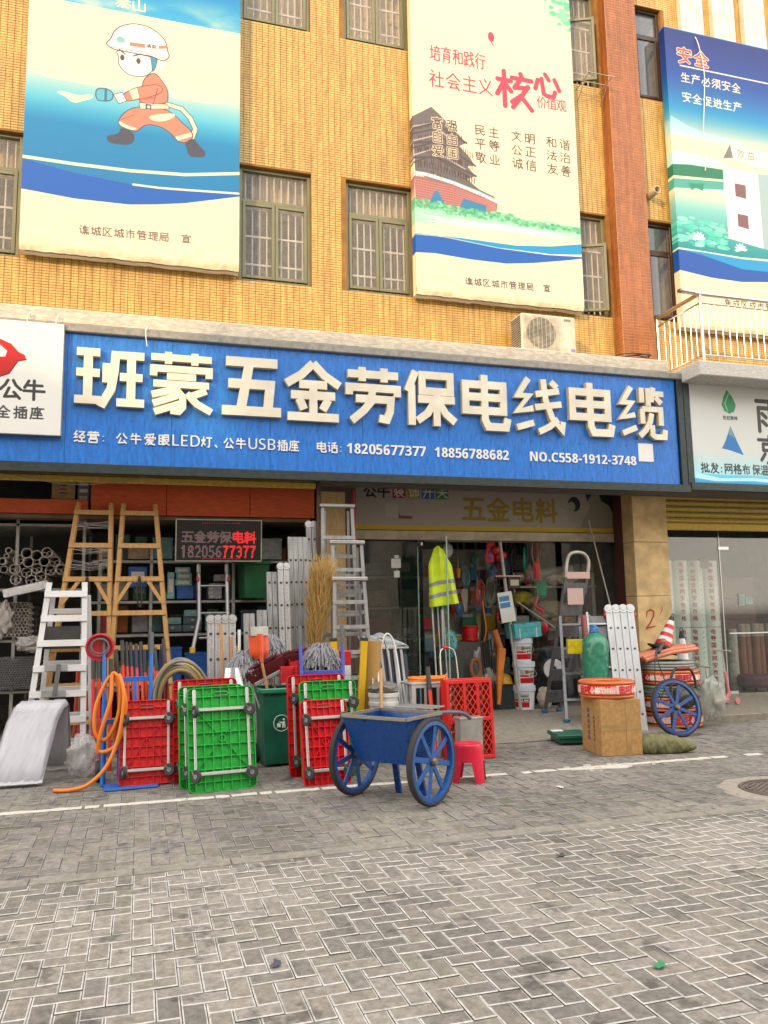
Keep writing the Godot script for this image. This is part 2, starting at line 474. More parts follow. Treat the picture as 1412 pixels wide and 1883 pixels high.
func fill_glyphs() -> void:
	var s := "0612 3812;0844 3644;0284 4078;2214 2282"
	var silk := "3002 0834 3034 0662 3856;0492 3882"
	var talk := "1206 2218;0436 1836 1884 3074"
	var water := "0808 2018;0432 1644;0692 2262"
	var man := "2604 0644;1632 1698"
	var d := {
		"班": "0412 3612;0444 3644;0286 3886;2012 2086;4628 4658;5808 5640 5268 3896;6214 9814;6448 9648;6088 9988;8014 8088",
		"蒙": "0412 9612;3003 3022;7003 7022;0842 0830 9230 9242;2842 7242;0854 9254;4854 3464 0672;4060 5274 5290 4697 3496;4472 0886;5084 1099;8862 6074;5868 7484 9696",
		"五": "0810 9210;1246 8046 7690;4610 3290;0290 9890", "金": "5004 3024 0440;5004 7024 9640;2640 7440;1258 8858;5040 5092;2664 3482;7664 6682;0694 9494",
		"劳": "0416 9616;3004 3028;7004 7028;0652 0639 9439 9452;1858 8258 8078 7492 6090;4844 4662 3278 1096", "保": "2404 0840;1628 1698;3610 9010 9038 3638 3610;2852 9852;6338 6398;6054 4676 2690;6654 8076 9890",
		"电": "1220 8820 8866 1266 1220;1242 8842;5002 5082 5694 9294 9678", "线": silk + ";4430 9222;4254 9646;6002 6440 7672 9694 9878;8874 7088 4898;7606 8816",
		"缆": "2604 0634 2634 0462 3256;0492 3480;4804 4832;6204 6238;7402 6830;7214 9614;7820 9032;4844 4872;4844 8844 8874;6852 6468 5484 4096;6874 6892 7496 9496 9682",
		"经": silk + ";4412 8812 6836 4452;6428 9650;4660 9260;6860 6892;4092 9892", "营": "0414 9614;3204 3024;6804 6824;0644 0632 9432 9444;2642 7442 7458 2658 2642;1868 8268 8296 1896 1868",
		"公": "3808 2632 0654;6208 7432 9652;4446 2690 7886;6666 9296", "牛": "2606 0840;1828 8628;0456 9656;5004 5098",
		"爱": "8604 1214;1820 2630;4816 5228;8014 7030;0650 0636 9436 9450;1656 8456;4044 3468 0896;3070 7070 5886 3096;4074 6088 9496", "眼": "0812 3612 3688 0888 0812;0838 3638;0862 3662;4808 8808 8846 4846;4826 8826;4808 4890 6880;5650 7278 9894;9454 7468",
		"灯": "2204 2044 0692;0630 1046;3626 2846;2458 3680;4416 9816;7416 7484 7094 5692", "插": "0628 3628;2204 2290 1296;0462 3652;8606 4412;4028 9828;6810 6894;5642 4446 4494 9494 9442 7842;4468 5668;8068 9468",
		"座": "5002 5012;1014 9614;1414 1254 0296;3824 2654;3238 4450;7224 6054;6638 8052;5424 5492;2466 8666;1892 9492", "话": talk + ";8606 4216;3634 9834;6814 6854;4454 9254 9294 4494 4454",
		"全": "5004 3028 0444;5004 7028 9644;2648 7448;2070 8070;5048 5092;0894 9294", "雨": "0610 9410;1296 1230 8830 8890 7694;5010 5094;2446 3656;2468 3678;6246 7456;6268 7478",
		"京": "5002 5014;0616 9416;2430 7630 7652 2452 2430;5052 5090 4096;3064 1486;6864 8686", "批": "0626 3626;2204 2290 1296;0464 3652;4812 4890 6478;4844 6444;9024 7040;7408 7488 9688 9672",
		"发": "2606 1830 9430;7008 8222;4404 3050 0694;3048 8048 5880 2896;4456 6480 9696", "网": "0896 0808 9208 9290 8094;2028 4468;4428 2070;5428 7868;7828 5270",
		"格": "0428 4228;2404 2496;2236 0470;2636 4058;6204 4836;5816 8416 6446 4060;6026 7446 9860;5464 8864 8894 5494 5464", "布": "4404 0860;0626 9626;2692 2646 8446 8484 7488;5430 5498",
		"温": water + ";3808 8408 8444 3844 3808;3826 8426;3292 3260 9260 9292;5060 5092;7260 7292;2494 9894", "钉": "2404 0636;1420 4220;1042 4042;0662 4262;2442 2492 4280;4818 9818;7418 7488 7096 5894",
		"谯": talk + ";5004 3836;4822 4876;6004 6614;4820 9420;6620 6676;4838 9038;4856 9056;4474 9674;4280 3696;5682 5696;7282 7696;8680 9696", "城": "0432 3432;1908 1978;0482 3672;4420 9820;4420 4456 3296;4446 6046 5882 5082;7204 7650 9294 9878;9440 7880 5898;8406 9214",
		"区": "9008 0808 0894 9694;2422 7480;7422 2482", "市": "5002 5014;0620 9420;1690 1640 8440 8480 7484;5020 5098",
		"管": "2202 0826;1612 4212;2614 3222;6202 5022;5612 9412;6614 7222;0646 0634 9434 9446;2640 2698;2640 7840 7860 2660;2672 8472 8496 2696", "理": s + ";4808 9208 9250 4850 4808;4828 9228;7008 7092;4670 9470;4092 9892",
		"局": "1608 8808 8832 1632;1608 1650 0496;1648 9048 9090 8096 7294;2862 6662 6686 2886 2862", "宣": "5002 5012;0624 0614 9414 9426;2030 8030;2442 7642 7678 2478 2442;2460 7660;0690 9490",
		"泰": "1412 8612;1826 8226;0640 9440;5002 4440 0672;5436 7256 9670;5048 5088 4292;2656 3868;4272 1490;7656 6068;5876 8490", "山": "5006 5090;1236 1292 8892;8836 8892",
		"培": "0432 3832;2008 2078;0284 4072;6604 7012;4416 9616;5424 5836;8424 7836;4040 9840;4854 9054 9092 4892 4854", "育": "5002 5010;0614 9414;4218 2632 7630;6622 8036;2498 2446 7846 7890 7096;2460 7860;2474 7874",
		"和": "4206 0814;0434 5034;2810 2898;2638 0472;3040 5260;6022 9422 9486 6086 6022", "践": "0810 4010 4034 0834 0810;2434 2486;2458 4058;0856 0890;0292 4480;5028 9420;4850 9642;6604 7040 8072 9692 9876;9066 7082 5296;8006 9016",
		"行": "3204 0630;3230 0458;2046 2098;4814 9414;4440 9840;7640 7688 7096 5892", "社": "1804 2614;0628 3828 0468;2246 2298;2850 4064;4640 9640;7008 7090;4092 9892",
		"会": "5004 3024 0442;5004 7024 9642;2848 7248;1462 8662;4464 2890 8284;6872 9098", "主": "4604 5414;1024 9024;1656 8456;5024 5090;0692 9492", "义": "4406 5422;1016 3456 9694;8410 6056 0696",
		"核": "0428 4028;2204 2298;2034 0268;2436 4056;6804 7214;4418 9818;6620 5044 8240;8836 7062 4284;6866 4498;7068 9698", "心": "1642 0674;3036 3688 4894 7294 7876;4418 5636;7832 9468",
		"价": "2804 0446;1832 1898;6204 5026 3448;6404 7826 9846;5248 5272 4096;7848 7898", "值": "2604 0444;1632 1698;3816 9616;6604 6430;4630 8830 8890 4690 4630;4650 8850;4670 8870;3692 9892",
		"观": "0612 3812 2050 0490;0830 2254 3886;5062 5008 9008 9062;7020 6660 5480 4096;7260 7292 9692 9676", "富": "5002 5010;0624 0612 9412 9424;2024 8024;3034 7034 7050 3050 3034;1860 8260 8296 1896 1860;1878 8278;5060 5096",
		"强": "0610 3610 3636 0836 0860 3860 3688 2694;5008 8608 8632 5032 5008;4642 9242 9266 4666 4642;6834 6890;4092 9686;8470 9496", "民": "1408 8208 8238 1438;1408 1492 4878;1456 9256;5038 6074 8292 9674",
		"文": "4604 5416;0622 9422;7422 5062 0696;2822 5462 9496", "明": "0814 3814 3882 0882 0814;0846 3846;4096 5060 5408 9208 9288 8096;5432 9232;5456 9256",
		"谐": talk + ";4406 4444 6236;4424 6024;9010 7822;7404 7440 9640 9632;6846 6054;4656 9056 9096 4696 4656;4676 9076", "自": "5002 4214;1616 8416 8496 1696 1616;1642 8442;1668 8468",
		"由": "1224 8824 8894 1294 1224;1258 8858;5004 5094", "平": "1010 9010;2620 3442;7420 6642;0452 9652;5010 5098", "等": "2202 0826;1614 4414;2816 3424;6402 5022;5614 9614;6816 7424;1032 9032;5024 5044;0446 9646;1060 9660;6846 6892 5296;2468 3680",
		"正": "0610 9410;5010 5088;5048 8648;2042 2088;0490 9690", "法": water + ";3826 9226;6404 6448;3050 9850;5852 4284 8680;7464 9296", "治": water + ";6004 3836 8830;7620 9444;4256 8856 8894 4294 4256",
		"国": "0808 9208 9294 0894 0808;2426 7626;2650 7450;2278 7878;5026 5078;6460 7270", "敬": "0414 5214;1804 1824;3804 3824;1426 0646;1034 5034 4892 3894;1650 3650 3672 1672 1650;6604 5240;6022 9822;8624 7666 5096;6034 7674 9896",
		"业": "3606 3688;6206 6288;0832 2266;9232 7664;0490 9690", "诚": talk + ";4022 9822;4422 4256 3496;4446 6246 6080 5284;7004 7652 9294 9880;9242 7680 5698;8206 9014",
		"信": man + ";6202 6810;3818 9818;4434 9034;4450 9050;4464 9064 9096 4496 4464", "友": "0626 9426;4404 3450 0694;3446 8046 5680 2696;4050 6280 9696", "善": "3002 3812;7002 6212;1216 8816;1830 8230;0644 9444;5016 5056;3046 3656;7046 6456;0458 9658;2470 7670 7696 2496 2470",
		"安": "5002 5012;0626 0614 9414 9426;4420 3452 8092;0446 9646;7048 5280 1098", "生": "2606 0644;1828 9028;1858 8458;5004 5090;0492 9692", "产": "4602 5410;1014 9214;3022 3634;7022 6234;9240 2040 1870 0498",
		"必": "1442 0472;2838 3488 4894 7694 8078;4414 5632;7834 9462;8410 5060 1894", "须": "3204 0628;3230 0456;3658 0492;4408 9808;6808 6022;5072 5022 9222 9272;7032 6870 4496;7474 9696",
		"促": man + ";4410 8810 8836 4436 4410;6636 6690;6660 9060;4850 3896;4476 6090 9896", "进": "1208 2222;0438 2238 2074 0688 2480 4494 9894;3426 9426;3450 9850;5208 5054 4080;7808 7884",
		"效": "2602 3010;0416 5016;1824 0440;3624 4838;3840 0692;1248 4688;6604 5436;6022 9822;8824 7666 5096;6034 7674 9896", "益": "3002 3814;7002 6214;0622 9422;3828 0852;6228 9452;1892 1858 8258 8292;4058 4092;6058 6092;0494 9694",
		"装": "2404 2444;0414 1422;0440 2232;3620 9620;6604 6642;4442 8842;5044 5052;0656 9456;4856 0682;3066 3096 5288;7866 6274;5062 7484 9696", "饰": "2204 0434;1418 3818 3428;2234 2292 4080;6402 4828;5618 9818;4890 4840 9240 9280 8284;7020 7098",
		"开": "0810 9210;0446 9646;3410 3446 0896;6810 6898", "关": "3002 3818;7002 6218;1224 8824;0450 9650;5024 4660 0696;5254 7080 9696", "料": "2404 2498;0450 4450;0816 1636;4016 3236;2250 0486;2650 4476;5816 6828;5440 6452;8404 8498;4872 9862",
		"世": "0432 9632;2004 2092 9292;4804 4864 7264 7204", "纪": silk + ";4812 8812 8846 4846 4892 9692 9672", "神": "1804 2614;0628 3828 0468;2246 2298;4824 9224 9272 4872 4824;4848 9248;7004 7098",
		"焦": "3004 0438;2024 2080;4404 5416;2022 9422;5622 5680;2042 8842;2060 8860;1680 9480;1084 0498;3686 3898;6286 6898;8884 9898", "成": "1022 9622;1422 1260 0498;1448 4048 3882 2882;5804 6654 8694 9880;9040 7480 5096;7606 8814",
		"消": water + ";6404 6434;4210 5024;8808 7824;4098 4040 8840 8890 8096;4058 8858;4074 8874", "防": "0896 0808 3408 2238 3456 3074 1674;6402 7012;4420 9820;6220 5864 4096;6046 8846 8688 7894",
		"：": "2040 2046;2078 2084", "、": "1474 3494", "0": "5004 2416 1250 2484 5096 7684 8850 7616 5004", "1": "2222 5004 5096", "2": "1624 3006 6806 8426 7648 1694 8694", "3": "1816 4804 8020 7442 4648;4648 7656 8276 5296 1484",
		"5": "8206 2606 2046 5440 8262 7286 4496 1484", "6": "7810 4408 2042 1468 3292 6892 8468 6850 3850 1662", "7": "1206 8606 5050 3896", "8": "5004 2214 2238 5048 7838 7814 5004;5048 1664 2090 5096 8090 8464 5048",
		"4": "6604 1066 9266;6604 6696", "9": "8838 6854 3452 1834 3008 6806 8638 7874 5096 2292", "J": "8606 8676 6894 3890 2676", "-": "1050 8850",
	}
	for ch in d:
		var sts := []
		for st in d[ch].split(";"):
			var p := []
			for e in st.split(" "): p.append(Vector2(int(e.substr(0, 2)) / 99.0, int(e.substr(2, 2)) / 99.0))
			sts.append(p)
		glyph[ch] = sts

func _ready() -> void:
	rng.seed = 20240611
	# camera
	var cam := Camera3D.new()
	cam.name = "camera"
	add_child(cam)
	var yaw := deg_to_rad(16.8506)
	var pit := deg_to_rad(7.2872)
	var rol := deg_to_rad(-0.9794)
	var fwd := Vector3(sin(yaw) * cos(pit), sin(pit), -cos(yaw) * cos(pit))
	var rgt := Vector3(cos(yaw), 0, sin(yaw))
	var up := rgt.cross(fwd)
	cam.transform = Transform3D(Basis(rgt * cos(rol) + up * sin(rol), up * cos(rol) - rgt * sin(rol), -fwd), Vector3(0, 1.55, 10.9))
	cam.fov = 64.637
	cam.near = 0.05
	cam.far = 900.0
	cam.current = true
	# sky, sun and exposure: a hazy late afternoon, the sun low on the left behind the street's far side
	var env := Environment.new()
	env.background_mode = Environment.BG_SKY
	var sm := ProceduralSkyMaterial.new()
	sm.sky_top_color = Color(0.86, 0.845, 0.83)
	sm.sky_horizon_color = Color(0.98, 0.93, 0.86)
	sm.sky_curve = 0.22
	sm.ground_bottom_color = Color(0.42, 0.40, 0.38)
	sm.ground_horizon_color = Color(0.7, 0.67, 0.62)
	sm.sky_energy_multiplier = 1.35
	sm.sun_angle_max = 1.0
	var sky := Sky.new()
	sky.sky_material = sm
	env.sky = sky
	env.tonemap_mode = Environment.TONE_MAPPER_LINEAR
	env.tonemap_exposure = 2.08
	env.sdfgi_enabled = true
	env.ssao_enabled = true
	env.ssil_enabled = true
	var we := WorldEnvironment.new()
	we.name = "surroundings"
	we.environment = env
	add_child(we)
	var sun := DirectionalLight3D.new()
	sun.name = "sun"
	sun.light_energy = 0.64
	sun.light_color = Color(1.0, 0.82, 0.58)
	sun.light_angular_distance = 0.53
	sun.shadow_enabled = true
	add_child(sun)
	sun.look_at_from_position(Vector3.ZERO, Vector3(sin(deg_to_rad(46)), -tan(deg_to_rad(17)), -cos(deg_to_rad(46))))
	fill_glyphs()
	make_ground()
	make_building()
	make_street_behind()
	make_banners()
	make_signs()
	make_shopfront()
	make_left_shop()
	make_front_goods()
	make_middle_shop()
	make_right_goods()
	make_right_shop()

# ------------------------------------------------------------------ ground
func paver_mesh(b: MB, o: Vector3, lx: float, lz: float, cl: Color, edge: Color, tilt: Vector2, ch := 0.0058) -> void:
	var h := Vector2(lx, lz) * 0.5
	var t := []
	var e := []
	var k := []
	for q in [[-1, -1], [1, -1], [1, 1], [-1, 1]]:
		var r: float = q[0] * h.x * tilt.x + q[1] * h.y * tilt.y
		t.append(o + Vector3(q[0] * (h.x - ch), r, q[1] * (h.y - ch)))
		e.append(o + Vector3(q[0] * h.x, r - ch * 0.55, q[1] * h.y))
		k.append(o + Vector3(q[0] * h.x, -0.03, q[1] * h.y))
	b.col = cl
	b.face(t, Vector3.UP)
	for i in 4:
		var j := (i + 1) % 4
		var out: Vector3 = (e[i] + e[j]) * 0.5 - o
		out.y = 0.0
		b.col = edge
		b.face([e[i], e[j], t[j], t[i]], out + Vector3.UP * 0.05)
		b.col = cl * 0.6
		b.face([k[i], k[j], e[j], e[i]], out)

func paving(called: String, x0: float, x1: float, z0: float, z1: float, w: float, gap: float, near: Vector3, top: Material, tones: Array, edges: Array, skip: Callable) -> void:
	# a herringbone of blocks two units long; the nearest ones are parts, the rest one mass
	var spots := []
	for a in range(int(x0 / w) - 2, int(x1 / w) + 2):
		for q in range(int(z0 / w) - 2, int(z1 / w) + 2):
			var k := posmod(a - q, 4)
			var o := Vector3.ZERO
			var lie := k == 0
			if lie: o = Vector3((a + 1.0) * w, 0, (q + 0.5) * w)
			elif k == 3: o = Vector3((a + 0.5) * w, 0, (q + 1.0) * w)
			else: continue
			var hx := w if lie else w * 0.5
			var hz := w * 0.5 if lie else w
			# cut the blocks at the borders
			var lo := Vector2(maxf(o.x - hx, x0), maxf(o.z - hz, z0))
			var hi := Vector2(minf(o.x + hx, x1), minf(o.z + hz, z1))
			if hi.x - lo.x < 0.025 or hi.y - lo.y < 0.025: continue
			var c := Vector3((lo.x + hi.x) * 0.5, 0, (lo.y + hi.y) * 0.5)
			if skip.call(c): continue
			spots.append([near.distance_to(c), c, hi.x - lo.x - gap, hi.y - lo.y - gap])
	spots.sort_custom(func(p, r): return p[0] < r[0])
	var root := Node3D.new()
	root.name = called
	add_child(root)
	root.set_meta("kind", "structure")
	var shared := {}
	var patch := FastNoiseLite.new()
	patch.seed = called.length()
	patch.frequency = 0.55
	patch.fractal_octaves = 3
	var rest := MB.new()
	for i in spots.size():
		var s: Array = spots[i]
		var t := clampi(int((patch.get_noise_2d(s[1].x, s[1].z) * 0.9 + 0.5 + jit(0.38)) * tones.size()), 0, tones.size() - 1)
		var tl := Vector2(jit(0.02), jit(0.02))
		var o: Vector3 = s[1] + Vector3(0, jit(0.0026), 0)
		if i < 300:
			var key := "%d %.3f %.3f" % [t, s[2], s[3]]
			if not shared.has(key):
				var b := MB.new()
				paver_mesh(b, Vector3.ZERO, s[2], s[3], tones[t], edges[t % edges.size()], tl)
				shared[key] = b.mesh()
			inst(root, "paver", shared[key], top).position = o
		else:
			paver_mesh(rest, o, s[2], s[3], tones[t], edges[t % edges.size()], tl)
	part(root, "far_pavers", rest, top).set_meta("kind", "stuff")

func make_ground() -> void:
	var b := MB.new()
	b.face([Vector3(-200, -0.0075, -60), Vector3(200, -0.0075, -60), Vector3(200, -0.0075, 260), Vector3(-200, -0.0075, 260)], Vector3.UP)
	struct("ground", b, mat("joint_sand", L(0.17, 0.155, 0.14), 0.95, 0, {"tex": "mottle", "sc": 1.3, "world": true, "bump": "bump", "bs": 0.3}))
	var top := mat("paver", Color.WHITE, 0.85, 0, {"tex": "paver", "sc": 0.9, "world": true, "vc": true, "bump": "bump", "bs": 0.16, "over": "oil"})
	var top2 := mat("paver_old", Color.WHITE, 0.9, 0, {"tex": "paver", "sc": 0.7, "world": true, "vc": true, "bump": "bump", "bs": 0.25, "over": "oil", "osc": Vector3(0.3, 0.3, 0.3)})
	var tones := []
	for i in 14:
		var g := 0.165 + 0.0085 * i + jit(0.008)
		tones.append(Color(g * 1.07, g * (0.985 + jit(0.012)), g * (0.87 + jit(0.05))))
	var eds := []
	for i in 5:
		var g := 0.56 + jit(0.08)
		eds.append(Color(g, g * 0.97, g * 0.92))
	paving("roadway", -3.2, 8.6, 5.47, 9.9, 0.0975, 0.0045, Vector3(0.95, 0, 7.6), top, tones, eds, func(_c): return false)
	var t2 := []
	for i in 14:
		var g := 0.16 + 0.0078 * i + jit(0.008)
		t2.append(Color(g * 1.07, g * (0.985 + jit(0.015)), g * (0.86 + jit(0.05))))
	var e2 := []
	for i in 5:
		var g := 0.3 + jit(0.05)
		e2.append(Color(g, g * 0.97, g * 0.92))
	var hole := Vector3(5.42, 0, 4.95)
	paving("forecourt", -3.6, 10.4, 0.9, 5.33, 0.112, 0.006, Vector3(1.2, 0, 5.2), top2, t2, e2, func(c): return c.distance_to(hole) < 0.56)
	# the concrete strip between the two pavings
	var k := MB.new()
	k.x = Transform3D(Basis(), Vector3(0, 0, 5.4))
	for i in 24:
		var a := -3.6 + i * 0.6
		k.box(Vector3(a + 0.3, -0.012, jit(0.006)), Vector3(0.594, 0.03, 0.128), 0.004)
	struct("kerb_strip", k, mat("kerb_concrete", L(0.25, 0.235, 0.2), 0.9, 0, {"tex": "mottle", "sc": 0.9, "world": true, "bump": "bump", "bs": 0.3}))
	# painted parking line, broken along the joints
	var root := Node3D.new()
	root.name = "parking_line"
	add_child(root)
	root.set_meta("kind", "structure")
	var white := mat("road_paint", L(0.62, 0.60, 0.54), 0.8, 0, {"tex": "mottle", "sc": 2.2, "world": true})
	var runs := [[-3.0, -0.42], [-0.4, -0.28], [-0.25, 0.66], [0.68, 0.79], [0.81, 1.04], [1.06, 1.17], [1.2, 1.6], [1.62, 2.0], [2.03, 2.5], [2.9, 3.46], [3.62, 3.72], [3.75, 3.98], [4.02, 4.62], [4.66, 5.1], [5.12, 5.5], [5.52, 5.8], [5.83, 6.02], [6.25, 6.45], [6.6, 7.1]]
	for r in runs:
		var po := PackedVector2Array()
		var lo := PackedVector2Array()
		var steps := maxi(2, int((r[1] - r[0]) / 0.06))
		for i in steps + 1:
			var x: float = lerpf(r[0], r[1], float(i) / steps)
			po.append(Vector2(x, 0.046 + jit(0.012)))
			lo.append(Vector2(x + jit(0.01), -0.046 + jit(0.012)))
		lo.reverse()
		po.append_array(lo)
		var m := MB.new()
		m.x = Transform3D(Basis(Vector3.RIGHT, Vector3(0, 0, -1), Vector3.UP), Vector3(0, 0, 3.45))
		m.prism(po, 0.0, 0.0045 + jit(0.0006), false)
		part(root, "paint_dash", m, white)
	# spilt white powder by the line
	var sp := Node3D.new()
	sp.name = "powder_spill"
	add_child(sp)
	sp.set_meta("kind", "structure")
	for i in 26:
		var po := PackedVector2Array()
		var big := i < 5
		var o := Vector2(4.55 + jit(0.28) + (0.0 if big else jit(0.3)), -3.5 - absf(jit(0.12)) * 0.3 + jit(0.05 if big else 0.16))
		var rr := rng.randf_range(0.06, 0.13) if big else rng.randf_range(0.006, 0.03)
		for q in 13:
			po.append(o + Vector2(cos(TAU * q / 13.0) * 1.5, sin(TAU * q / 13.0) * 0.6) * rr * rng.randf_range(0.7, 1.25))
		var m := MB.new()
		m.x = Transform3D(Basis(Vector3.RIGHT, Vector3(0, 0, -1), Vector3.UP), Vector3.ZERO)
		m.prism(po, 0.0, 0.007 + 0.0004 * i, false)
		part(sp, "powder_patch", m, white)
	# manhole cover with its concrete collar
	var mh := thing("manhole_cover", "round rusty iron manhole cover with parallel ribs in a concrete collar", "manhole cover", hole)
	var co := MB.new()
	co.lathe([Vector2(0.0, -0.02), Vector2(0.4, -0.02), Vector2(0.405, 0.002), Vector2(0.54, 0.004), Vector2(0.6, -0.012)], 40)
	part(mh, "collar", co, mat("collar_concrete", L(0.33, 0.30, 0.25), 0.95, 0, {"tex": "mottle", "sc": 1.5, "bump": "bump", "bs": 0.6}))
	var iron := mat("rusty_iron", L(0.16, 0.125, 0.105), 0.7, 0.3, {"tex": "mottle", "sc": 2.0})
	var rim := MB.new()
	rim.lathe([Vector2(0.0, -0.01), Vector2(0.37, -0.01), Vector2(0.372, 0.008), Vector2(0.395, 0.008), Vector2(0.4, -0.01)], 48)
	rim.lathe([Vector2(0.325, -0.01), Vector2(0.327, 0.006), Vector2(0.345, 0.006), Vector2(0.347, -0.01)], 48)
	part(mh, "plate", rim, iron)
	for i in 15:
		var q := (i - 7) * 0.042
		var l := sqrt(0.31 * 0.31 - q * q)
		var m := MB.new()
		m.x = Transform3D(Basis(Vector3.UP, deg_to_rad(35)), Vector3.ZERO)
		m.box(Vector3(0, -0.002, q), Vector3(l * 2.0, 0.016, 0.02), 0.003)
		part(mh, "rib", m, iron)
	# litter
	var scrap := [[Vector3(0.62, 0.003, 7.05), L(0.05, 0.06, 0.09), "small dark blue plastic scrap lying on near pavers"], [Vector3(2.62, 0.003, 6.02), L(0.06), "dark leaf scrap lying on pavers right of the cart"], [Vector3(3.62, 0.004, 4.2), L(0.7), "crumpled white paper scrap on forecourt right of stool"], [Vector3(2.22, 0.003, 7.62), L(0.02, 0.2, 0.08), "tiny green bottle cap lying on the nearest pavers"], [Vector3(3.9, 0.004, 2.1), L(0.75), "torn white paper scrap in front of shop doorway"]]
	for s in scrap:
		var m := MB.new()
		var ph := jit(3.0)
		m.grid(func(p, q): return Vector3((p - 0.5) * 0.075, 0.006 * absf(sin(p * 5.0 + ph + q * 3.0)) + 0.0035, (0.5 - q) * 0.035 + 0.01 * sin(p * 4.0)), 6, 4)
		solo("litter_scrap", m, mat("scrap%d" % int(s[0].x * 100), s[1], 0.7, 0, {"tex": ""}), s[2], "litter", s[0], jit(90.0))

# ------------------------------------------------------------------ building
const BAN := [[-1.56, 1.22, 6.27, 12.6], [3.8, 6.57, 6.22, 12.6], [8.38, 11.4, 6.12, 11.44]]
const WINS := [[-2.62, -1.59], [1.24, 2.28], [2.8, 3.83], [6.13, 7.17]]

func holes_all() -> Array:
	var h := []
	for w in WINS:
		for y in [6.24, 10.22]: h.append([w[0], w[1], y, y + 1.72])
	for y in [6.27, 10.2]: h.append([7.93, 8.48, y, y + 1.72])
	return h

func holed(b: MB, x0: float, x1: float, y0: float, y1: float, holes: Array, z0: float, z1: float) -> void:
	var xs := [x0, x1]
	var ys := [y0, y1]
	for h in holes:
		xs.append_array([h[0], h[1]]); ys.append_array([h[2], h[3]])
	xs.sort(); ys.sort()
	for i in xs.size() - 1:
		for j in ys.size() - 1:
			if xs[i + 1] - xs[i] < 1e-4 or ys[j + 1] - ys[j] < 1e-4: continue
			var c := Vector2((xs[i] + xs[i + 1]) * 0.5, (ys[j] + ys[j + 1]) * 0.5)
			var free := true
			for h in holes:
				if c.x > h[0] and c.x < h[1] and c.y > h[2] and c.y < h[3]: free = false
			if not free: continue
			for z in [z0, z1]:
				b.face([Vector3(xs[i], ys[j], z), Vector3(xs[i + 1], ys[j], z), Vector3(xs[i + 1], ys[j + 1], z), Vector3(xs[i], ys[j + 1], z)], Vector3(0, 0, 1 if z == z1 else -1))
	for h in holes:
		var m := Vector3((h[0] + h[1]) * 0.5, (h[2] + h[3]) * 0.5, 0)
		var p := [Vector2(h[0], h[2]), Vector2(h[1], h[2]), Vector2(h[1], h[3]), Vector2(h[0], h[3])]
		for i in 4:
			var j := (i + 1) % 4
			b.face([Vector3(p[i].x, p[i].y, z0), Vector3(p[j].x, p[j].y, z0), Vector3(p[j].x, p[j].y, z1), Vector3(p[i].x, p[i].y, z1)], m - Vector3((p[i].x + p[j].x) * 0.5, (p[i].y + p[j].y) * 0.5, 0))

func tile_mesh(w: float, h: float, d: float, ch: float) -> ArrayMesh:
	var b := MB.new()
	var o := [Vector3(-w, -h, 0) * 0.5, Vector3(w, -h, 0) * 0.5, Vector3(w, h, 0) * 0.5, Vector3(-w, h, 0) * 0.5]
	var t := []
	for p in o: t.append(Vector3(p.x - signf(p.x) * ch, p.y - signf(p.y) * ch, d))
	b.face(t, Vector3.BACK)
	for i in 4: b.face([o[i], o[(i + 1) % 4], t[(i + 1) % 4], t[i]], o[i] + o[(i + 1) % 4] + Vector3(0, 0, 0.001))
	return b.mesh()

func clad(root: Node3D, spots: Array, me: ArrayMesh, tones: Array, key: String, singles: int, near: Vector3) -> void:
	spots.sort_custom(func(p, r): return p.origin.distance_squared_to(near) < r.origin.distance_squared_to(near))
	var ms := []
	for i in tones.size(): ms.append(mat(key + str(i), tones[i], 0.32, 0, {"tex": "stain", "sc": Vector3(1.1, 0.16, 1.1), "world": true, "over": "scuff", "osc": Vector3(0.7, 0.06, 0.7)}))
	for i in mini(singles, spots.size()):
		inst(root, "tile", me, ms[rng.randi() % ms.size()]).transform = spots[i]
	var mm := MultiMesh.new()
	mm.transform_format = MultiMesh.TRANSFORM_3D
	mm.use_colors = true
	mm.mesh = me
	mm.instance_count = maxi(0, spots.size() - singles)
	for i in mm.instance_count:
		mm.set_instance_transform(i, spots[i + singles])
		mm.set_instance_color(i, (tones[rng.randi() % tones.size()] as Color).srgb_to_linear())
	var o := MultiMeshInstance3D.new()
	o.multimesh = mm
	o.name = "tile_field"
	o.material_override = mat(key + "field", Color.WHITE, 0.32, 0, {"tex": "stain", "sc": Vector3(1.1, 0.16, 1.1), "world": true, "vc": true, "over": "scuff", "osc": Vector3(0.7, 0.06, 0.7)})
	root.add_child(o, true)
	o.set_meta("kind", "stuff")

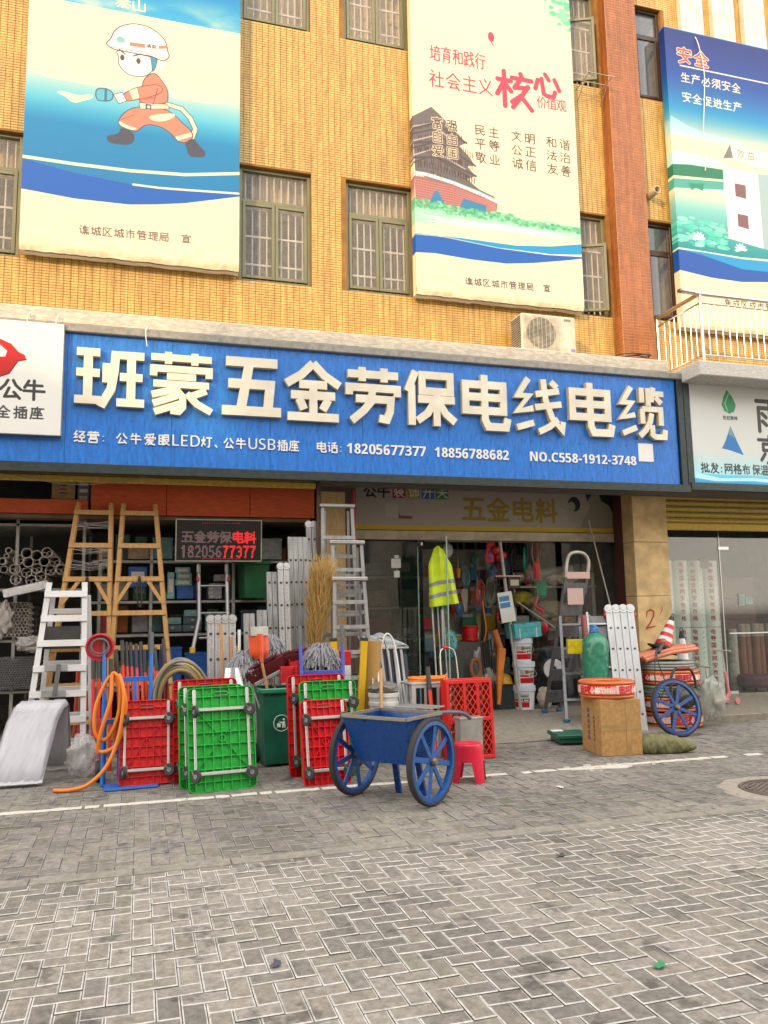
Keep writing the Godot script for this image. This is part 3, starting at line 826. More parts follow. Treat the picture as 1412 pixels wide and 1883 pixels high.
func window_unit(root: Node3D, x0: float, x1: float, y0: float, y1: float, dark: bool, ajar: float) -> void:
	var w := node("window", root, Vector3(x0, y0, -0.1))
	var fm := mat("window_brown", L(0.06, 0.035, 0.028), 0.4, 0.2, {"tex": "soft"}) if dark else mat("window_olive", L(0.19, 0.19, 0.11), 0.45, 0.25, {"tex": "soft"})
	var ww := x1 - x0
	var hh := y1 - y0
	var ty := hh * 0.71
	var f := MB.new()
	var t := 0.05
	for q in [[t * 0.5, 0.0, hh, 1], [ww - t * 0.5, 0.0, hh, 1]]: f.box(Vector3(q[0], hh * 0.5, 0), Vector3(t, hh, 0.07), 0.004)
	for y in [t * 0.5, hh - t * 0.5, ty]: f.box(Vector3(ww * 0.5, y, -0.001), Vector3(ww - 2 * t, t, 0.066), 0.004)
	part(w, "frame", f, fm)
	var gl: StandardMaterial3D = glassy("pane_dark", Color(0.5, 0.56, 0.62), 0.16, 0.03) if dark else dusty()
	var g := MB.new()
	g.box(Vector3(ww * 0.5, (ty + hh) * 0.5, -0.01), Vector3(ww - t * 2, hh - ty - t * 1.5, 0.006))
	part(w, "transom_pane", g, gl)
	var leaves := 1 if dark else 2
	for i in leaves:
		var lw := (ww - t * 2) / leaves
		var lf := node("casement", w, Vector3(t + lw * i, 0, 0.02))
		if i == leaves - 1 and ajar > 0.0:
			lf.rotation_degrees.y = -ajar
		var s := MB.new()
		var e := 0.045
		for xx in [e * 0.5 + 0.004, lw - e * 0.5 - 0.004]: s.box(Vector3(xx, (t + ty) * 0.5, 0), Vector3(e, ty - t - 0.03, 0.045), 0.003)
		for yy in [t + 0.04, ty - 0.05]: s.box(Vector3(lw * 0.5, yy, 0), Vector3(lw - e * 2 - 0.008, e, 0.042), 0.003)
		part(lf, "sash", s, fm)
		var p := MB.new()
		p.box(Vector3(lw * 0.5, (t + ty) * 0.5, 0), Vector3(lw - e * 2, ty - t - 0.1, 0.006))
		part(lf, "pane", p, gl)
	if not dark:
		var br := MB.new()
		for i in 9:
			var xx := t + (ww - t * 2) * (i + 0.5) / 9.0
			br.rod(Vector3(xx, 0.03, -0.05), Vector3(xx, hh - 0.03, -0.05), 0.012, 6)
		for yy in [0.3, 0.72, 1.14]: br.box(Vector3(ww * 0.5, yy, -0.037), Vector3(ww - 0.06, 0.026, 0.012))
		part(w, "security_bars", br, mat("bar_white", L(0.74, 0.72, 0.68), 0.4, 0, {"tex": "soft"}))
	if not dark and rng.randf() < 0.8:
		var cu := MB.new()
		var cx := rng.randf_range(0.1, 0.3) * ww
		var cb := ty if y0 < 8.0 else 0.3
		cu.grid(func(s, q): return Vector3(cx + (ww - cx) * s, lerpf(cb, hh, q), -0.22 + 0.02 * sin(s * 40.0)), 40, 2)
		part(w, "curtain", cu, mat("curtain_beige", L(0.62, 0.46, 0.24), 0.9, 0, {"tex": "soft"}))
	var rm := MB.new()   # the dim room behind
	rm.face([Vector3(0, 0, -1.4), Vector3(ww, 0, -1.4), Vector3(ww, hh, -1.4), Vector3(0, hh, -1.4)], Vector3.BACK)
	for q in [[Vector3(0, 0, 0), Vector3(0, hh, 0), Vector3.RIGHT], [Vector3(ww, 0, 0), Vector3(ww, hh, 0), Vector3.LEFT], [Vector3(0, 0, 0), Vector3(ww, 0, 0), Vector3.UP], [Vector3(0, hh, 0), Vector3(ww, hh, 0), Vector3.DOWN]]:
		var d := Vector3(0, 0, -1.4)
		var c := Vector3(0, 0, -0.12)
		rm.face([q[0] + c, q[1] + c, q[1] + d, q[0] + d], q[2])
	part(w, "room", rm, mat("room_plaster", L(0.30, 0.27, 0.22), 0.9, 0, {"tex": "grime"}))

func dusty() -> StandardMaterial3D:
	if mats.has("pane_dusty"): return mats["pane_dusty"]
	var m := StandardMaterial3D.new()
	m.resource_name = "pane_dusty"
	m.transparency = BaseMaterial3D.TRANSPARENCY_ALPHA
	m.albedo_color = Color(L(0.42, 0.41, 0.37), 0.22)
	m.albedo_texture = ntex("mottle")
	m.uv1_triplanar = true
	m.uv1_world_triplanar = true
	m.uv1_scale = Vector3(0.7, 0.5, 0.7)
	m.roughness = 0.08
	mats["pane_dusty"] = m
	return m

func make_building() -> void:
	var root := thing("tiled_building", "yellow tiled building with olive windows above the blue hardware shop sign", "building")
	var b := MB.new()
	holed(b, -9.0, 16.0, 3.6, 13.6, holes_all(), -0.24, 0.0)
	b.box(Vector3(3.5, 13.8, -3.0), Vector3(25, 0.4, 6.2))
	b.box(Vector3(3.5, 8.6, -5.95), Vector3(25, 10, 0.2))
	for x in [-8.95, 15.95]: b.box(Vector3(x, 8.6, -3.0), Vector3(0.1, 10, 5.5))
	part(root, "wall", b, mat("grout_ochre", L(0.30, 0.145, 0.035), 0.9, 0, {"tex": "grime", "world": true}))
	for h in holes_all():
		var dark: bool = h[0] > 7.5
		window_unit(root, h[0], h[1], h[2], h[3], dark, 22.0 if h[0] > 6.0 and not dark else 0.0)
	# yellow strip tiles, left out where banners and windows cover the wall
	var spots := []
	var px := 0.0895
	var py := 0.0372
	var hs := holes_all()
	for i in int(19.0 / px):
		var x := -4.3 + i * px
		if x > 12.6: break
		for j in int(7.3 / py):
			var y := 5.36 + j * py
			if x > 7.2 and x < 7.86: continue
			var skip := false
			for h in hs:
				if x + px * 0.45 > h[0] and x - px * 0.45 < h[1] and y + py * 0.45 > h[2] and y - py * 0.45 < h[3]: skip = true; break
			for q in BAN:
				if x > q[0] + 0.12 and x < q[1] - 0.12 and y > q[2] + 0.15 and y < q[3]: skip = true; break
			if skip: continue
			spots.append(Transform3D(Basis.from_euler(Vector3(jit(0.006), jit(0.006), 0)), Vector3(x, y, 0.0005)))
	var tones := [L(0.76, 0.50, 0.145), L(0.79, 0.525, 0.16), L(0.73, 0.475, 0.135), L(0.78, 0.51, 0.155), L(0.75, 0.49, 0.14)]
	clad(root, spots, tile_mesh(px - 0.006, py - 0.006, 0.004, 0.0012), tones, "tile_yellow", 300, Vector3(2.4, 5.9, 0))
	# brown pillar
	var pl := node("pillar", root)
	var pc := MB.new()
	pc.box(Vector3(7.53, 8.9, 0.1), Vector3(0.58, 7.9, 0.2))
	part(pl, "pillar_core", pc, mat("grout_pale", L(0.62, 0.42, 0.24), 0.9, 0, {"tex": "grime"}))
	var sp := []
	var ty := 0.0475
	for j in int(7.4 / ty):
		var y := 5.34 + j * ty
		var off := 0.0
		for i in 6: sp.append(Transform3D(Basis(), Vector3(7.24 + (i + 0.5) * 0.58 / 6.0 + off, y, 0.2005)))
		for i in 2: sp.append(Transform3D(Basis(Vector3.UP, -PI / 2), Vector3(7.2395, y, 0.05 + i * 0.0967)))
	var bt := [L(0.42, 0.13, 0.03), L(0.45, 0.145, 0.034), L(0.39, 0.12, 0.028), L(0.43, 0.135, 0.035)]
	clad(root, sp, tile_mesh(0.0967 - 0.006, ty - 0.006, 0.004, 0.0012), bt, "tile_brown", 0, Vector3(7.5, 5.9, 0))
	# white fins at the top right
	for x in [9.05, 9.72, 10.39, 11.06]:
		var f := MB.new()
		f.box(Vector3(x, 12.4, 0.06), Vector3(0.46, 2.2, 0.12), 0.01)
		part(root, "white_fin", f, mat("fin_white", L(0.72, 0.68, 0.60), 0.6, 0, {"tex": "grime"}))
	# concrete ledge over the signs
	var lg := MB.new()
	lg.box(Vector3(-0.7, 5.21, 0.4), Vector3(16.6, 0.19, 0.8), 0.012)
	part(root, "ledge", lg, mat("ledge_plaster", L(0.60, 0.56, 0.47), 0.85, 0, {"tex": "mottle", "sc": Vector3(0.5, 1.2, 0.5), "world": true, "bump": "bump", "bs": 0.3}))
	var pp := thing("wall_pipe", "short open pipe end sticking out of the yellow wall beside the pillar", "pipe", Vector3(8.02, 8.42, 0.0))
	var t := MB.new()
	t.tube([Vector3(0, 0, -0.05), Vector3(0.0, 0.0, 0.24)], 0.062, 16, false, false)
	t.tube([Vector3(0, 0, 0.24), Vector3(0, 0, -0.05)], 0.052, 16, false, false)
	t.x = Transform3D(Basis(Vector3.RIGHT, PI / 2), Vector3(0, 0, 0.24))
	t.lathe([Vector2(0.052, 0), Vector2(0.062, 0)], 16)
	part(pp, "sleeve", t, mat("pipe_cream", L(0.55, 0.48, 0.36), 0.5))
	# clothes bracket under the upper right window
	var br := thing("drying_bracket", "thin metal drying bracket below the upper window by the banner", "bracket", Vector3(6.75, 10.12, 0.0))
	var q := MB.new()
	for x in [0.0, 0.42]:
		q.rod(Vector3(x, 0, 0), Vector3(x, 0.03, 0.42), 0.008, 6)
		q.rod(Vector3(x, -0.24, 0), Vector3(x, 0.02, 0.3), 0.006, 6)
	q.rod(Vector3(-0.05, 0.03, 0.4), Vector3(0.47, 0.03, 0.4), 0.008, 6)
	q.rod(Vector3(-0.05, 0.015, 0.2), Vector3(0.47, 0.015, 0.2), 0.007, 6)
	part(br, "rack", q, mat("bracket_steel", L(0.5, 0.46, 0.38), 0.4, 0.7))
	# air conditioner standing on the ledge
	var ac := thing("air_conditioner", "cream outdoor air conditioner unit standing on the ledge above the sign", "air conditioner", Vector3(5.74, 5.3, 0.38))
	var shell := mat("ac_cream", L(0.60, 0.57, 0.47), 0.5, 0, {"tex": "grime"})
	var a := MB.new()
	a.box(Vector3(0, 0.35, 0), Vector3(0.9, 0.58, 0.34), 0.018)
	part(ac, "casing", a, shell)
	for x in [-0.3, 0.3]:
		var ft := MB.new()
		ft.box(Vector3(x, 0.03, 0), Vector3(0.08, 0.06, 0.34))
		part(ac, "foot", ft, shell)
	var fan := MB.new()
	fan.x = Transform3D(Basis(Vector3.RIGHT, PI / 2), Vector3(-0.13, 0.35, 0.165))
	fan.lathe([Vector2(0.235, 0.0), Vector2(0.235, 0.012), Vector2(0.222, 0.012), Vector2(0.22, 0.007), Vector2(0.0, 0.007)], 32)
	part(ac, "fan_recess", fan, mat("ac_dark", L(0.12, 0.12, 0.10), 0.6))
	var bl := MB.new()
	bl.x = Transform3D(Basis(Vector3.RIGHT, PI / 2), Vector3(-0.13, 0.35, 0.177))
	for i in 3:
		var an := TAU * i / 3.0
		bl.face([Vector3(cos(an), 0, sin(an)) * 0.04, Vector3(cos(an - 0.3), 0.03, sin(an - 0.3)) * 0.2, Vector3(cos(an + 0.5), -0.006, sin(an + 0.5)) * 0.2], Vector3.UP)
	part(ac, "fan_blades", bl, mat("ac_fan", L(0.28, 0.28, 0.24), 0.5))
	var gr := MB.new()
	for i in 27: gr.box(Vector3(-0.13, 0.095 + i * 0.0196, 0.19), Vector3(0.56, 0.0045, 0.005))
	for i in 9: gr.box(Vector3(-0.40 + i * 0.0675, 0.35, 0.194), Vector3(0.005, 0.53, 0.004))
	part(ac, "grille", gr, shell)
	var sg := MB.new()
	for i in 16: sg.box(Vector3(-0.455, 0.1 + i * 0.033, 0), Vector3(0.012, 0.012, 0.3))
	part(ac, "side_louvres", sg, mat("ac_louvre", L(0.1), 0.6))
	var lo := MeshInstance3D.new()
	lo.mesh = typeset("GREE", 0.035, 0.002)
	lo.material_override = mat("ac_ink", L(0.08), 0.5, 0, {"tex": ""})
	lo.name = "maker_mark"
	ac.add_child(lo)
	lo.position = Vector3(0.31, 0.58, 0.172)
	var st := MB.new()
	st.box(Vector3(0.39, 0.11, 0.171), Vector3(0.07, 0.07, 0.002))
	part(ac, "sticker", st, mat("ac_sticker", L(0.25, 0.2, 0.5), 0.4, 0, {"tex": "mottle", "sc": 9.0}))
	# balcony at the right with its stainless railing
	var bc := thing("balcony", "stainless steel railed balcony on a stained white slab right of the pillar", "balcony")
	var sl := MB.new()
	sl.box(Vector3(12.1, 5.08, 0.62), Vector3(8.6, 0.22, 1.24), 0.015)
	part(bc, "slab", sl, mat("slab_white", L(0.62, 0.60, 0.55), 0.85, 0, {"tex": "stain", "sc": Vector3(0.9, 2.5, 0.9), "world": true}))
	var steel := mat("stainless", L(0.62, 0.58, 0.52), 0.22, 0.95, {"tex": ""})
	var x0 := 7.98
	var z1 := 1.12
	for p in [Vector3(x0, 0, z1), Vector3(x0, 0, 0.06), Vector3(10.4, 0, z1), Vector3(12.8, 0, z1)]:
		var m := MB.new()
		m.rod(Vector3(p.x, 5.19, p.z), Vector3(p.x, 6.26, p.z), 0.024, 10)
		part(bc, "post", m, steel)
	var tr := MB.new()
	tr.tube(smoothed([Vector3(x0, 6.27, 0.02), Vector3(x0, 6.27, z1 - 0.05), Vector3(x0 + 0.05, 6.27, z1), Vector3(14.0, 6.27, z1)], 4), 0.032, 10)
	part(bc, "handrail", tr, steel)
	for y in [5.32, 6.13]:
		var lr := MB.new()
		lr.tube([Vector3(x0, y, 0.03), Vector3(x0, y, z1), Vector3(14.0, y, z1)], 0.015, 8)
		part(bc, "rail", lr, steel)
	for i in 48:
		var p := Vector3(x0, 0, z1 - 0.125 * (i + 1)) if i < 7 else Vector3(x0 + 0.125 * (i - 6), 0, z1)
		var m := MB.new()
		m.rod(Vector3(p.x, 5.33, p.z), Vector3(p.x, 6.12, p.z), 0.0095, 6)
		part(bc, "baluster", m, steel)
	# cable coil lying on the end of the ledge
	var cc := MB.new()
	for i in 3:
		var pts := []
		for k in 22:
			var an := TAU * k / 22.0
			pts.append(Vector3(cos(an) * (0.24 + 0.03 * i), 0.02 + 0.035 * i + 0.05 * maxf(0, sin(an + i)), sin(an) * (0.14 + 0.02 * i)))
		cc.tube(pts, 0.009, 6, true)
	solo("cable_coil", cc, mat("cable_black", L(0.03), 0.5, 0, {"tex": ""}), "loose black cable coil lying on the ledge below the brown pillar", "cable", Vector3(7.15, 5.31, 0.55))

func make_street_behind() -> void:
	# the row of houses across the street, behind the camera: it shades the ground and the lower facade
	var wall := mat("opposite_wall", L(0.42, 0.37, 0.30), 0.85, 0, {"tex": "grime", "sc": 0.1, "world": true})
	var row := [[-75.0, -31.5, 17.1, "wide beige"], [-31.4, -29.2, 16.1, "narrow low"], [-29.2, -8.0, 17.75, "tall"], [-7.8, 30.0, 15.5, "long low"]]
	for r in row:
		var t := thing("opposite_building", "%s rendered apartment block across the street behind the viewer" % r[3], "building", Vector3(r[0], 0, 30))
		var b := MB.new()
		var w: float = r[1] - r[0]
		b.box(Vector3(w * 0.5, r[2] * 0.5 - 0.2, 6), Vector3(w, r[2], 12))
		part(t, "wall", b, wall)
		var pa := MB.new()
		pa.box(Vector3(w * 0.5, r[2] + 0.1, 6), Vector3(w + 0.4, 0.35, 12.4))
		part(t, "roof", pa, wall)
		var me := BoxMesh.new()
		me.size = Vector3(1.5, 1.6, 0.1)
		var n := int(w / 3.2)
		for i in n:
			for f in 4:
				inst(t, "window", me, glassy("opp_glass", Color(0.1, 0.12, 0.15), 0.95)).position = Vector3((i + 0.5) * w / n, 5.2 + f * 3.3, -0.02)

# ------------------------------------------------------------------ banners
func V(a: Array) -> Array:
	var p := []
	for i in range(0, a.size(), 2): p.append(Vector2(a[i], a[i + 1]))
	return p

func soft(a: Array, n := 2) -> Array:
	for k in n:
		var r := []
		for i in a.size():
			var b: Vector2 = a[(i + 1) % a.size()]
			r.append(a[i].lerp(b, 0.25)); r.append(a[i].lerp(b, 0.75))
		a = r
	return a

func banner_box(t: Node3D, w: float, h: float, tx: Texture2D, back: Color, sd: int) -> void:
	var d := 0.17
	var b := MB.new()
	var fn := FastNoiseLite.new()
	fn.seed = sd
	fn.frequency = 1.0
	var dz := func(x: float, y: float) -> float:
		var low := clampf(1.0 - y / 0.5, 0, 1)
		return 0.003 * sin(x * 60.0) * fn.get_noise_2d(x * 2.0, y * 1.5) + 0.03 * low * low * fn.get_noise_2d(x * 9.0 + y * 4.0, y * 6.0) + 0.012 * low * fn.get_noise_2d(x * 30.0 - y * 10.0, y * 8.0) - 0.03 * clampf(1.0 - y / 0.08, 0, 1) ** 2
	var dy := func(x: float) -> float: return 0.015 * fn.get_noise_2d(x * 2.0, 7.0) + 0.005 * fn.get_noise_2d(x * 9.0, 3.0)
	b.grid(func(s, q):
		var y: float = h * q
		return Vector3(w * s, y + (dy.call(w * s) * maxf(0, 1.0 - y / 0.2)), d + dz.call(w * s, y)), 56, 130)
	part(t, "printed_fabric", b, printed("banner_print%d" % sd, tx, 0.55, {}))
	var sb := MB.new()
	for x in [0.0, w]:
		for i in 40:
			var y0 := h * i / 40.0
			var y1 := h * (i + 1) / 40.0
			var o0: float = dy.call(x) * maxf(0, 1.0 - y0 / 0.2)
			var o1: float = dy.call(x) * maxf(0, 1.0 - y1 / 0.2)
			var ux := 0.004 if x == 0.0 else 0.996
			sb.face([Vector3(x, y0 + o0, 0.02), Vector3(x, y0 + o0, d + dz.call(x, y0)), Vector3(x, y1 + o1, d + dz.call(x, y1)), Vector3(x, y1 + o1, 0.02)], Vector3(-1 if x == 0.0 else 1, 0, 0),
				[Vector2(ux, 1.0 - y0 / h), Vector2(ux, 1.0 - y0 / h), Vector2(ux, 1.0 - y1 / h), Vector2(ux, 1.0 - y1 / h)])
	part(t, "side_fabric", sb, mats["banner_print%d" % sd])
	var bb := MB.new()   # the turned-in bottom
	bb.grid(func(s, q): return Vector3(w * s, dy.call(w * s) - 0.025 * sin(q * PI) + 0.02 * q * fn.get_noise_2d(s * 40.0, q * 9.0), lerpf(d - 0.03 + dz.call(w * s, 0.0), 0.02, q)), 56, 5)
	part(t, "bottom_hem", bb, mat("banner_hem", L(0.62, 0.55, 0.46), 0.7, 0, {"tex": "soft"}))
	var f := MB.new()
	f.box(Vector3(w * 0.5, h + 0.01, 0.09), Vector3(w, 0.02, 0.15))
	part(t, "frame", f, mat("banner_edge", back, 0.6))

func make_banners() -> void:
	var cream := Color(0.84, 0.80, 0.69)
	var ink := Color(0.22, 0.2, 0.24)
	# the firefighting banner
	var t := thing("wall_banner", "tall blue banner with a cartoon firefighter holding a hose", "banner", Vector3(-1.56, 6.27, 0.03), 0, "printed banners on the wall")
	var p := Print.new(2.78, 6.33, 184, cream)
	var cy := Color(0.0, 0.52, 0.75)
	p.rows(3.55, 4.2, Color(0.16, 0.58, 0.76), Color(0.0, 0.44, 0.7)); p.rows(4.2, 6.33, Color(0.0, 0.44, 0.7), Color(0.0, 0.32, 0.62))
	p.rows(2.15, 2.65, Color(0.32, 0.66, 0.76), cream); p.rows(1.8, 2.15, Color(0.0, 0.45, 0.66), Color(0.32, 0.66, 0.76)); p.rows(0.9, 1.8, Color(0.0, 0.42, 0.64), Color(0.0, 0.45, 0.66))
	var nz := FastNoiseLite.new()
	nz.seed = 5; nz.frequency = 0.006; nz.fractal_octaves = 4
	for j in range(p.h - int(4.0 * p.s), p.h - int(2.4 * p.s)):
		var y := (p.h - j) / p.s
		for i in p.w:
			var c := nz.get_noise_2d(i * 0.7, j * 1.6) * 0.5 + 0.5
			p.mixpx(i, j, cream, clampf((c - 0.35) * 3.0, 0, 1) * clampf((4.0 - y) * 1.6, 0, 1))
	p.line(V([-0.01, 1.25, 0.62, 1.24, 1.32, 1.25, 2.04, 1.3, 2.79, 1.43]), 0.045, cream)
	p.poly(V([-0.05, 1.23, 0.63, 1.12, 1.37, 1.06, 2.04, 1.07, 2.79, 1.12, 2.79, 0, 0, 0]), cream)
	p.poly(V([-0.05, 1.23, 0.63, 1.12, 1.37, 1.06, 2.04, 1.07, 2.79, 1.12, 2.79, 1.09, 2.05, 0.89, 1.68, 0.82, 1.33, 0.77, 0.64, 0.76, -0.03, 0.81]), Color(0.01, 0.32, 0.66))
	p.line(V([1.37, 1.06, 1.7, 1.06, 2.04, 1.08, 2.79, 1.13]), 0.03, cream)
	var salmon := Color(0.82, 0.46, 0.38)
	var out := Color(0.25, 0.25, 0.3)
	var shapes := [
		[[0.82, 2.27, 0.66, 2.21, 0.43, 2.25, 0.37, 2.21, 0.5, 2.17, 0.54, 2.12, 0.62, 2.1, 0.71, 2.15, 0.84, 2.21], cream, 0.0],
		[[1.1, 2.97, 1.14, 2.89, 1.14, 2.78, 1.18, 2.71, 1.26, 2.64, 1.39, 2.62, 1.51, 2.66, 1.59, 2.75, 1.61, 2.85, 1.62, 2.95, 1.38, 2.96], Color(0.97, 0.92, 0.84), 0.012],
		[[1.55, 2.97, 1.65, 2.95, 1.64, 2.85, 1.6, 2.74, 1.58, 2.75, 1.57, 2.87], Color(0.2, 0.5, 0.6), 0.008],
		[[0.97, 3.04, 1.04, 3.12, 1.06, 3.21, 1.13, 3.31, 1.25, 3.38, 1.37, 3.41, 1.52, 3.4, 1.64, 3.34, 1.73, 3.26, 1.77, 3.17, 1.78, 3.08, 1.81, 3.02, 1.78, 2.96, 1.72, 2.92, 1.62, 2.95, 1.55, 2.97, 1.38, 2.96, 1.23, 2.97, 1.1, 2.97, 1.02, 2.99], Color(0.96, 0.92, 0.86), 0.014],
		[[1.28, 3.12, 1.48, 3.13, 1.49, 3.07, 1.28, 3.06], salmon, 0.0], [[1.66, 3.14, 1.77, 3.17, 1.77, 3.12, 1.66, 3.09], salmon, 0.0],
		[[1.25, 2.1, 1.42, 2.2, 1.78, 2.22, 1.91, 2.13, 2.03, 2.02, 2.14, 1.93, 2.13, 1.83, 2.03, 1.76, 1.94, 1.77, 1.84, 1.88, 1.71, 1.95, 1.54, 1.96, 1.45, 1.89, 1.4, 1.82, 1.28, 1.84, 1.17, 1.87, 1.16, 1.95], salmon, 0.012],
		[[1.46, 2.57, 1.53, 2.68, 1.63, 2.73, 1.7, 2.64, 1.79, 2.52, 1.8, 2.39, 1.78, 2.29, 1.44, 2.24, 1.42, 2.32, 1.46, 2.41], salmon, 0.012],
		[[1.19, 2.32, 1.34, 2.44, 1.48, 2.51, 1.68, 2.57, 1.75, 2.49, 1.63, 2.39, 1.44, 2.31, 1.25, 2.23], salmon, 0.01],
		[[1.29, 2.4, 1.39, 2.46, 1.42, 2.32, 1.34, 2.28], cream, 0.0], [[1.09, 2.31, 1.2, 2.36, 1.26, 2.25, 1.16, 2.19], Color(0.97, 0.92, 0.84), 0.01],
		[[0.86, 2.35, 0.96, 2.38, 1.06, 2.36, 1.09, 2.3, 1.07, 2.22, 0.97, 2.19, 0.87, 2.19], Color(0.3, 0.62, 0.72), 0.012],
		[[1.42, 2.25, 1.79, 2.29, 1.82, 2.23, 1.44, 2.16], cream, 0.008], [[1.55, 2.09, 1.87, 2.18, 1.91, 2.13, 1.74, 2.02, 1.57, 2.02], cream, 0.0],
		[[1.16, 1.95, 1.31, 1.88, 1.4, 1.88, 1.38, 1.84, 1.28, 1.84, 1.17, 1.89], cream, 0.0], [[1.9, 1.83, 2.11, 1.93, 2.13, 1.88, 1.94, 1.78], cream, 0.0],
		[[1.18, 1.85, 1.37, 1.81, 1.36, 1.62, 1.08, 1.6, 1.02, 1.65, 1.03, 1.7, 1.19, 1.76], Color(0.23, 0.25, 0.32), 0.01],
		[[2.03, 1.76, 2.14, 1.86, 2.22, 1.75, 2.3, 1.68, 2.31, 1.6, 2.11, 1.57, 2.07, 1.63, 2.06, 1.7], Color(0.23, 0.25, 0.32), 0.01],
	]
	p.line(V([1.79, 2.29, 1.98, 2.26, 2.1, 2.14, 2.17, 1.99, 2.13, 1.86]), 0.075, out)
	p.line(V([1.79, 2.29, 1.98, 2.26, 2.1, 2.14, 2.17, 1.99, 2.13, 1.86]), 0.055, cream)
	for s in shapes:
		var q := soft(V(s[0]), 2 if s[0].size() > 8 else 0)
		p.poly(q, s[1])
		if s[2] > 0.0:
			q.append(q[0])
			p.line(q, s[2], out)
	for e in [Vector2(1.19, 2.87), Vector2(1.4, 2.86)]: p.blob(e, Vector2(0.03, 0.045), Color(0.3, 0.25, 0.25))
	p.poly(V([1.43, 2.32, 1.62, 2.37, 1.62, 2.34, 1.43, 2.29]), Color(0.7, 0.34, 0.28)); p.line(V([1.6, 2.24, 1.66, 2.5]), 0.01, out); p.line(V([0.99, 2.2, 0.99, 2.37]), 0.03, Color(0.16, 0.38, 0.46)); p.blob(Vector2(1.16, 3.13), Vector2(0.06, 0.05), Color(0.45, 0.66, 0.66)); p.line(V([1.04, 3.0, 1.3, 3.0, 1.6, 2.99, 1.76, 2.97]), 0.008, out); p.line(V([1.2, 1.97, 1.36, 2.06]), 0.008, out); p.line(V([1.15, 2.98, 1.22, 2.93]), 0.02, out); p.line(V([1.33, 2.92, 1.43, 2.97]), 0.02, out)
	p.blob(Vector2(1.69, 2.85), Vector2(0.05, 0.05), Color(0.97, 0.92, 0.84))
	p.rect(1.51, 2.17, 1.59, 2.25, out); p.rect(1.53, 2.19, 1.57, 2.23, cream)
	p.glyphs(glyph, "消防", 1.5, 3.08, 0.06, 0.075, 0.14, ink)
	p.glyphs(glyph, "泰山", 1.08, 3.6, 0.2, 0.21, 0.1, cream)
	p.glyphs(glyph, "谯城区城市管理局 宣", 0.71, 0.28, 0.125, 0.144, 0.1, Color(0.33, 0.29, 0.3), -0.004)
	banner_box(t, 2.78, 6.33, p.tex(), Color(0.1, 0.5, 0.8), 1)
	# the core values banner
	t = thing("wall_banner", "tall cream banner with red lettering and a printed tower above water", "banner", Vector3(3.8, 6.22, 0.03), 0, "printed banners on the wall")
	p = Print.new(2.77, 6.38, 184, cream)
	var red := Color(0.78, 0.2, 0.3)
	p.poly(V([-0.01, 2.78, 0.14, 2.88, 0.3, 2.99, 0.43, 2.89, 0.86, 2.49, 0.74, 2.42, 0.91, 2.26, 0.99, 2.14, 0.86, 2.11, 1, 1.97, 0.85, 1.9, 1.05, 1.76, 1.29, 1.68, 1.35, 1.57, 0.59, 1.75, 0.02, 1.87]), Color(0.36, 0.34, 0.34))
	for k in 5:
		for i in 26:
			var x := 0.02 + 0.036 * i + 0.01 * k
			var yy := 1.86 + k * 0.2 - absf(x - 0.3) * 0.32
			if yy < 2.95 - absf(x - 0.3) * 0.9 and x < 1.0: p.rect(x, yy, x + 0.016, yy + 0.1, Color(0.2, 0.16, 0.16) if i % 3 else Color(0.5, 0.3, 0.28))
	for i in 6:
		p.line([Vector2(0, 2.62 - i * 0.115), Vector2(0.3, 2.72 - i * 0.105), Vector2(0.62 + i * 0.05, 2.5 - i * 0.11)], 0.022, Color(0.62, 0.6, 0.6) if i % 2 == 0 else Color(0.27, 0.22, 0.22))
	for i in 22:
		var x := 0.03 + 0.045 * i
		var yb := 2.0 - absf(x - 0.2) * 0.2
		p.seg(Vector2(x, yb), Vector2(x, yb + 0.09), 0.014, Color(0.24, 0.2, 0.2))
		p.seg(Vector2(x * 0.8, yb + 0.26), Vector2(x * 0.8, yb + 0.34), 0.012, Color(0.26, 0.21, 0.21))
	for e in [[-0.01, 2.58, 0.35, 2.73, 0.86, 2.49], [-0.02, 2.35, 0.4, 2.44, 0.99, 2.14], [-0.02, 2.12, 0.39, 2.18, 1, 1.97]]:
		p.line(V(e), 0.035, Color(0.28, 0.25, 0.26))
	p.poly(V([0, 1.83, 0.19, 1.83, 0.59, 1.78, 1.11, 1.71, 1.35, 1.58, 1.32, 1.42, 1.16, 1.34, 0.4, 1.34, 0.02, 1.36]), Color(0.56, 0.36, 0.34))
	for i in 10: p.line([Vector2(0.0, 1.42 + i * 0.04), Vector2(0.6, 1.4 + i * 0.038), Vector2(1.32, 1.38 + i * 0.02)], 0.009, Color(0.72, 0.5, 0.5))
	for i in 30: p.seg(Vector2(0.02 + i * 0.043, 1.38), Vector2(0.02 + i * 0.043, 1.78 - i * 0.006), 0.007, Color(0.66, 0.42, 0.42))
	p.poly(V([0.19, 1.34, 0.32, 1.63, 0.37, 1.65, 0.52, 1.37]), Color(0.16, 0.45, 0.62)); p.poly(V([0.7, 1.36, 0.78, 1.58, 1.16, 1.51, 1.14, 1.35]), Color(0.16, 0.45, 0.62))
	p.line(V([-0.01, 1.88, 0.19, 1.88, 0.62, 1.81, 1.05, 1.7, 1.35, 1.6]), 0.06, Color(0.6, 0.78, 0.78))
	for i in 26: p.blob(Vector2(0.02 + i * 0.052, 1.88 - maxf(0, i * 0.052 - 0.3) * 0.27), Vector2(0.016, 0.02), Color(0.85, 0.62, 0.62) if i % 4 == 0 else Color(0.8, 0.9, 0.9))
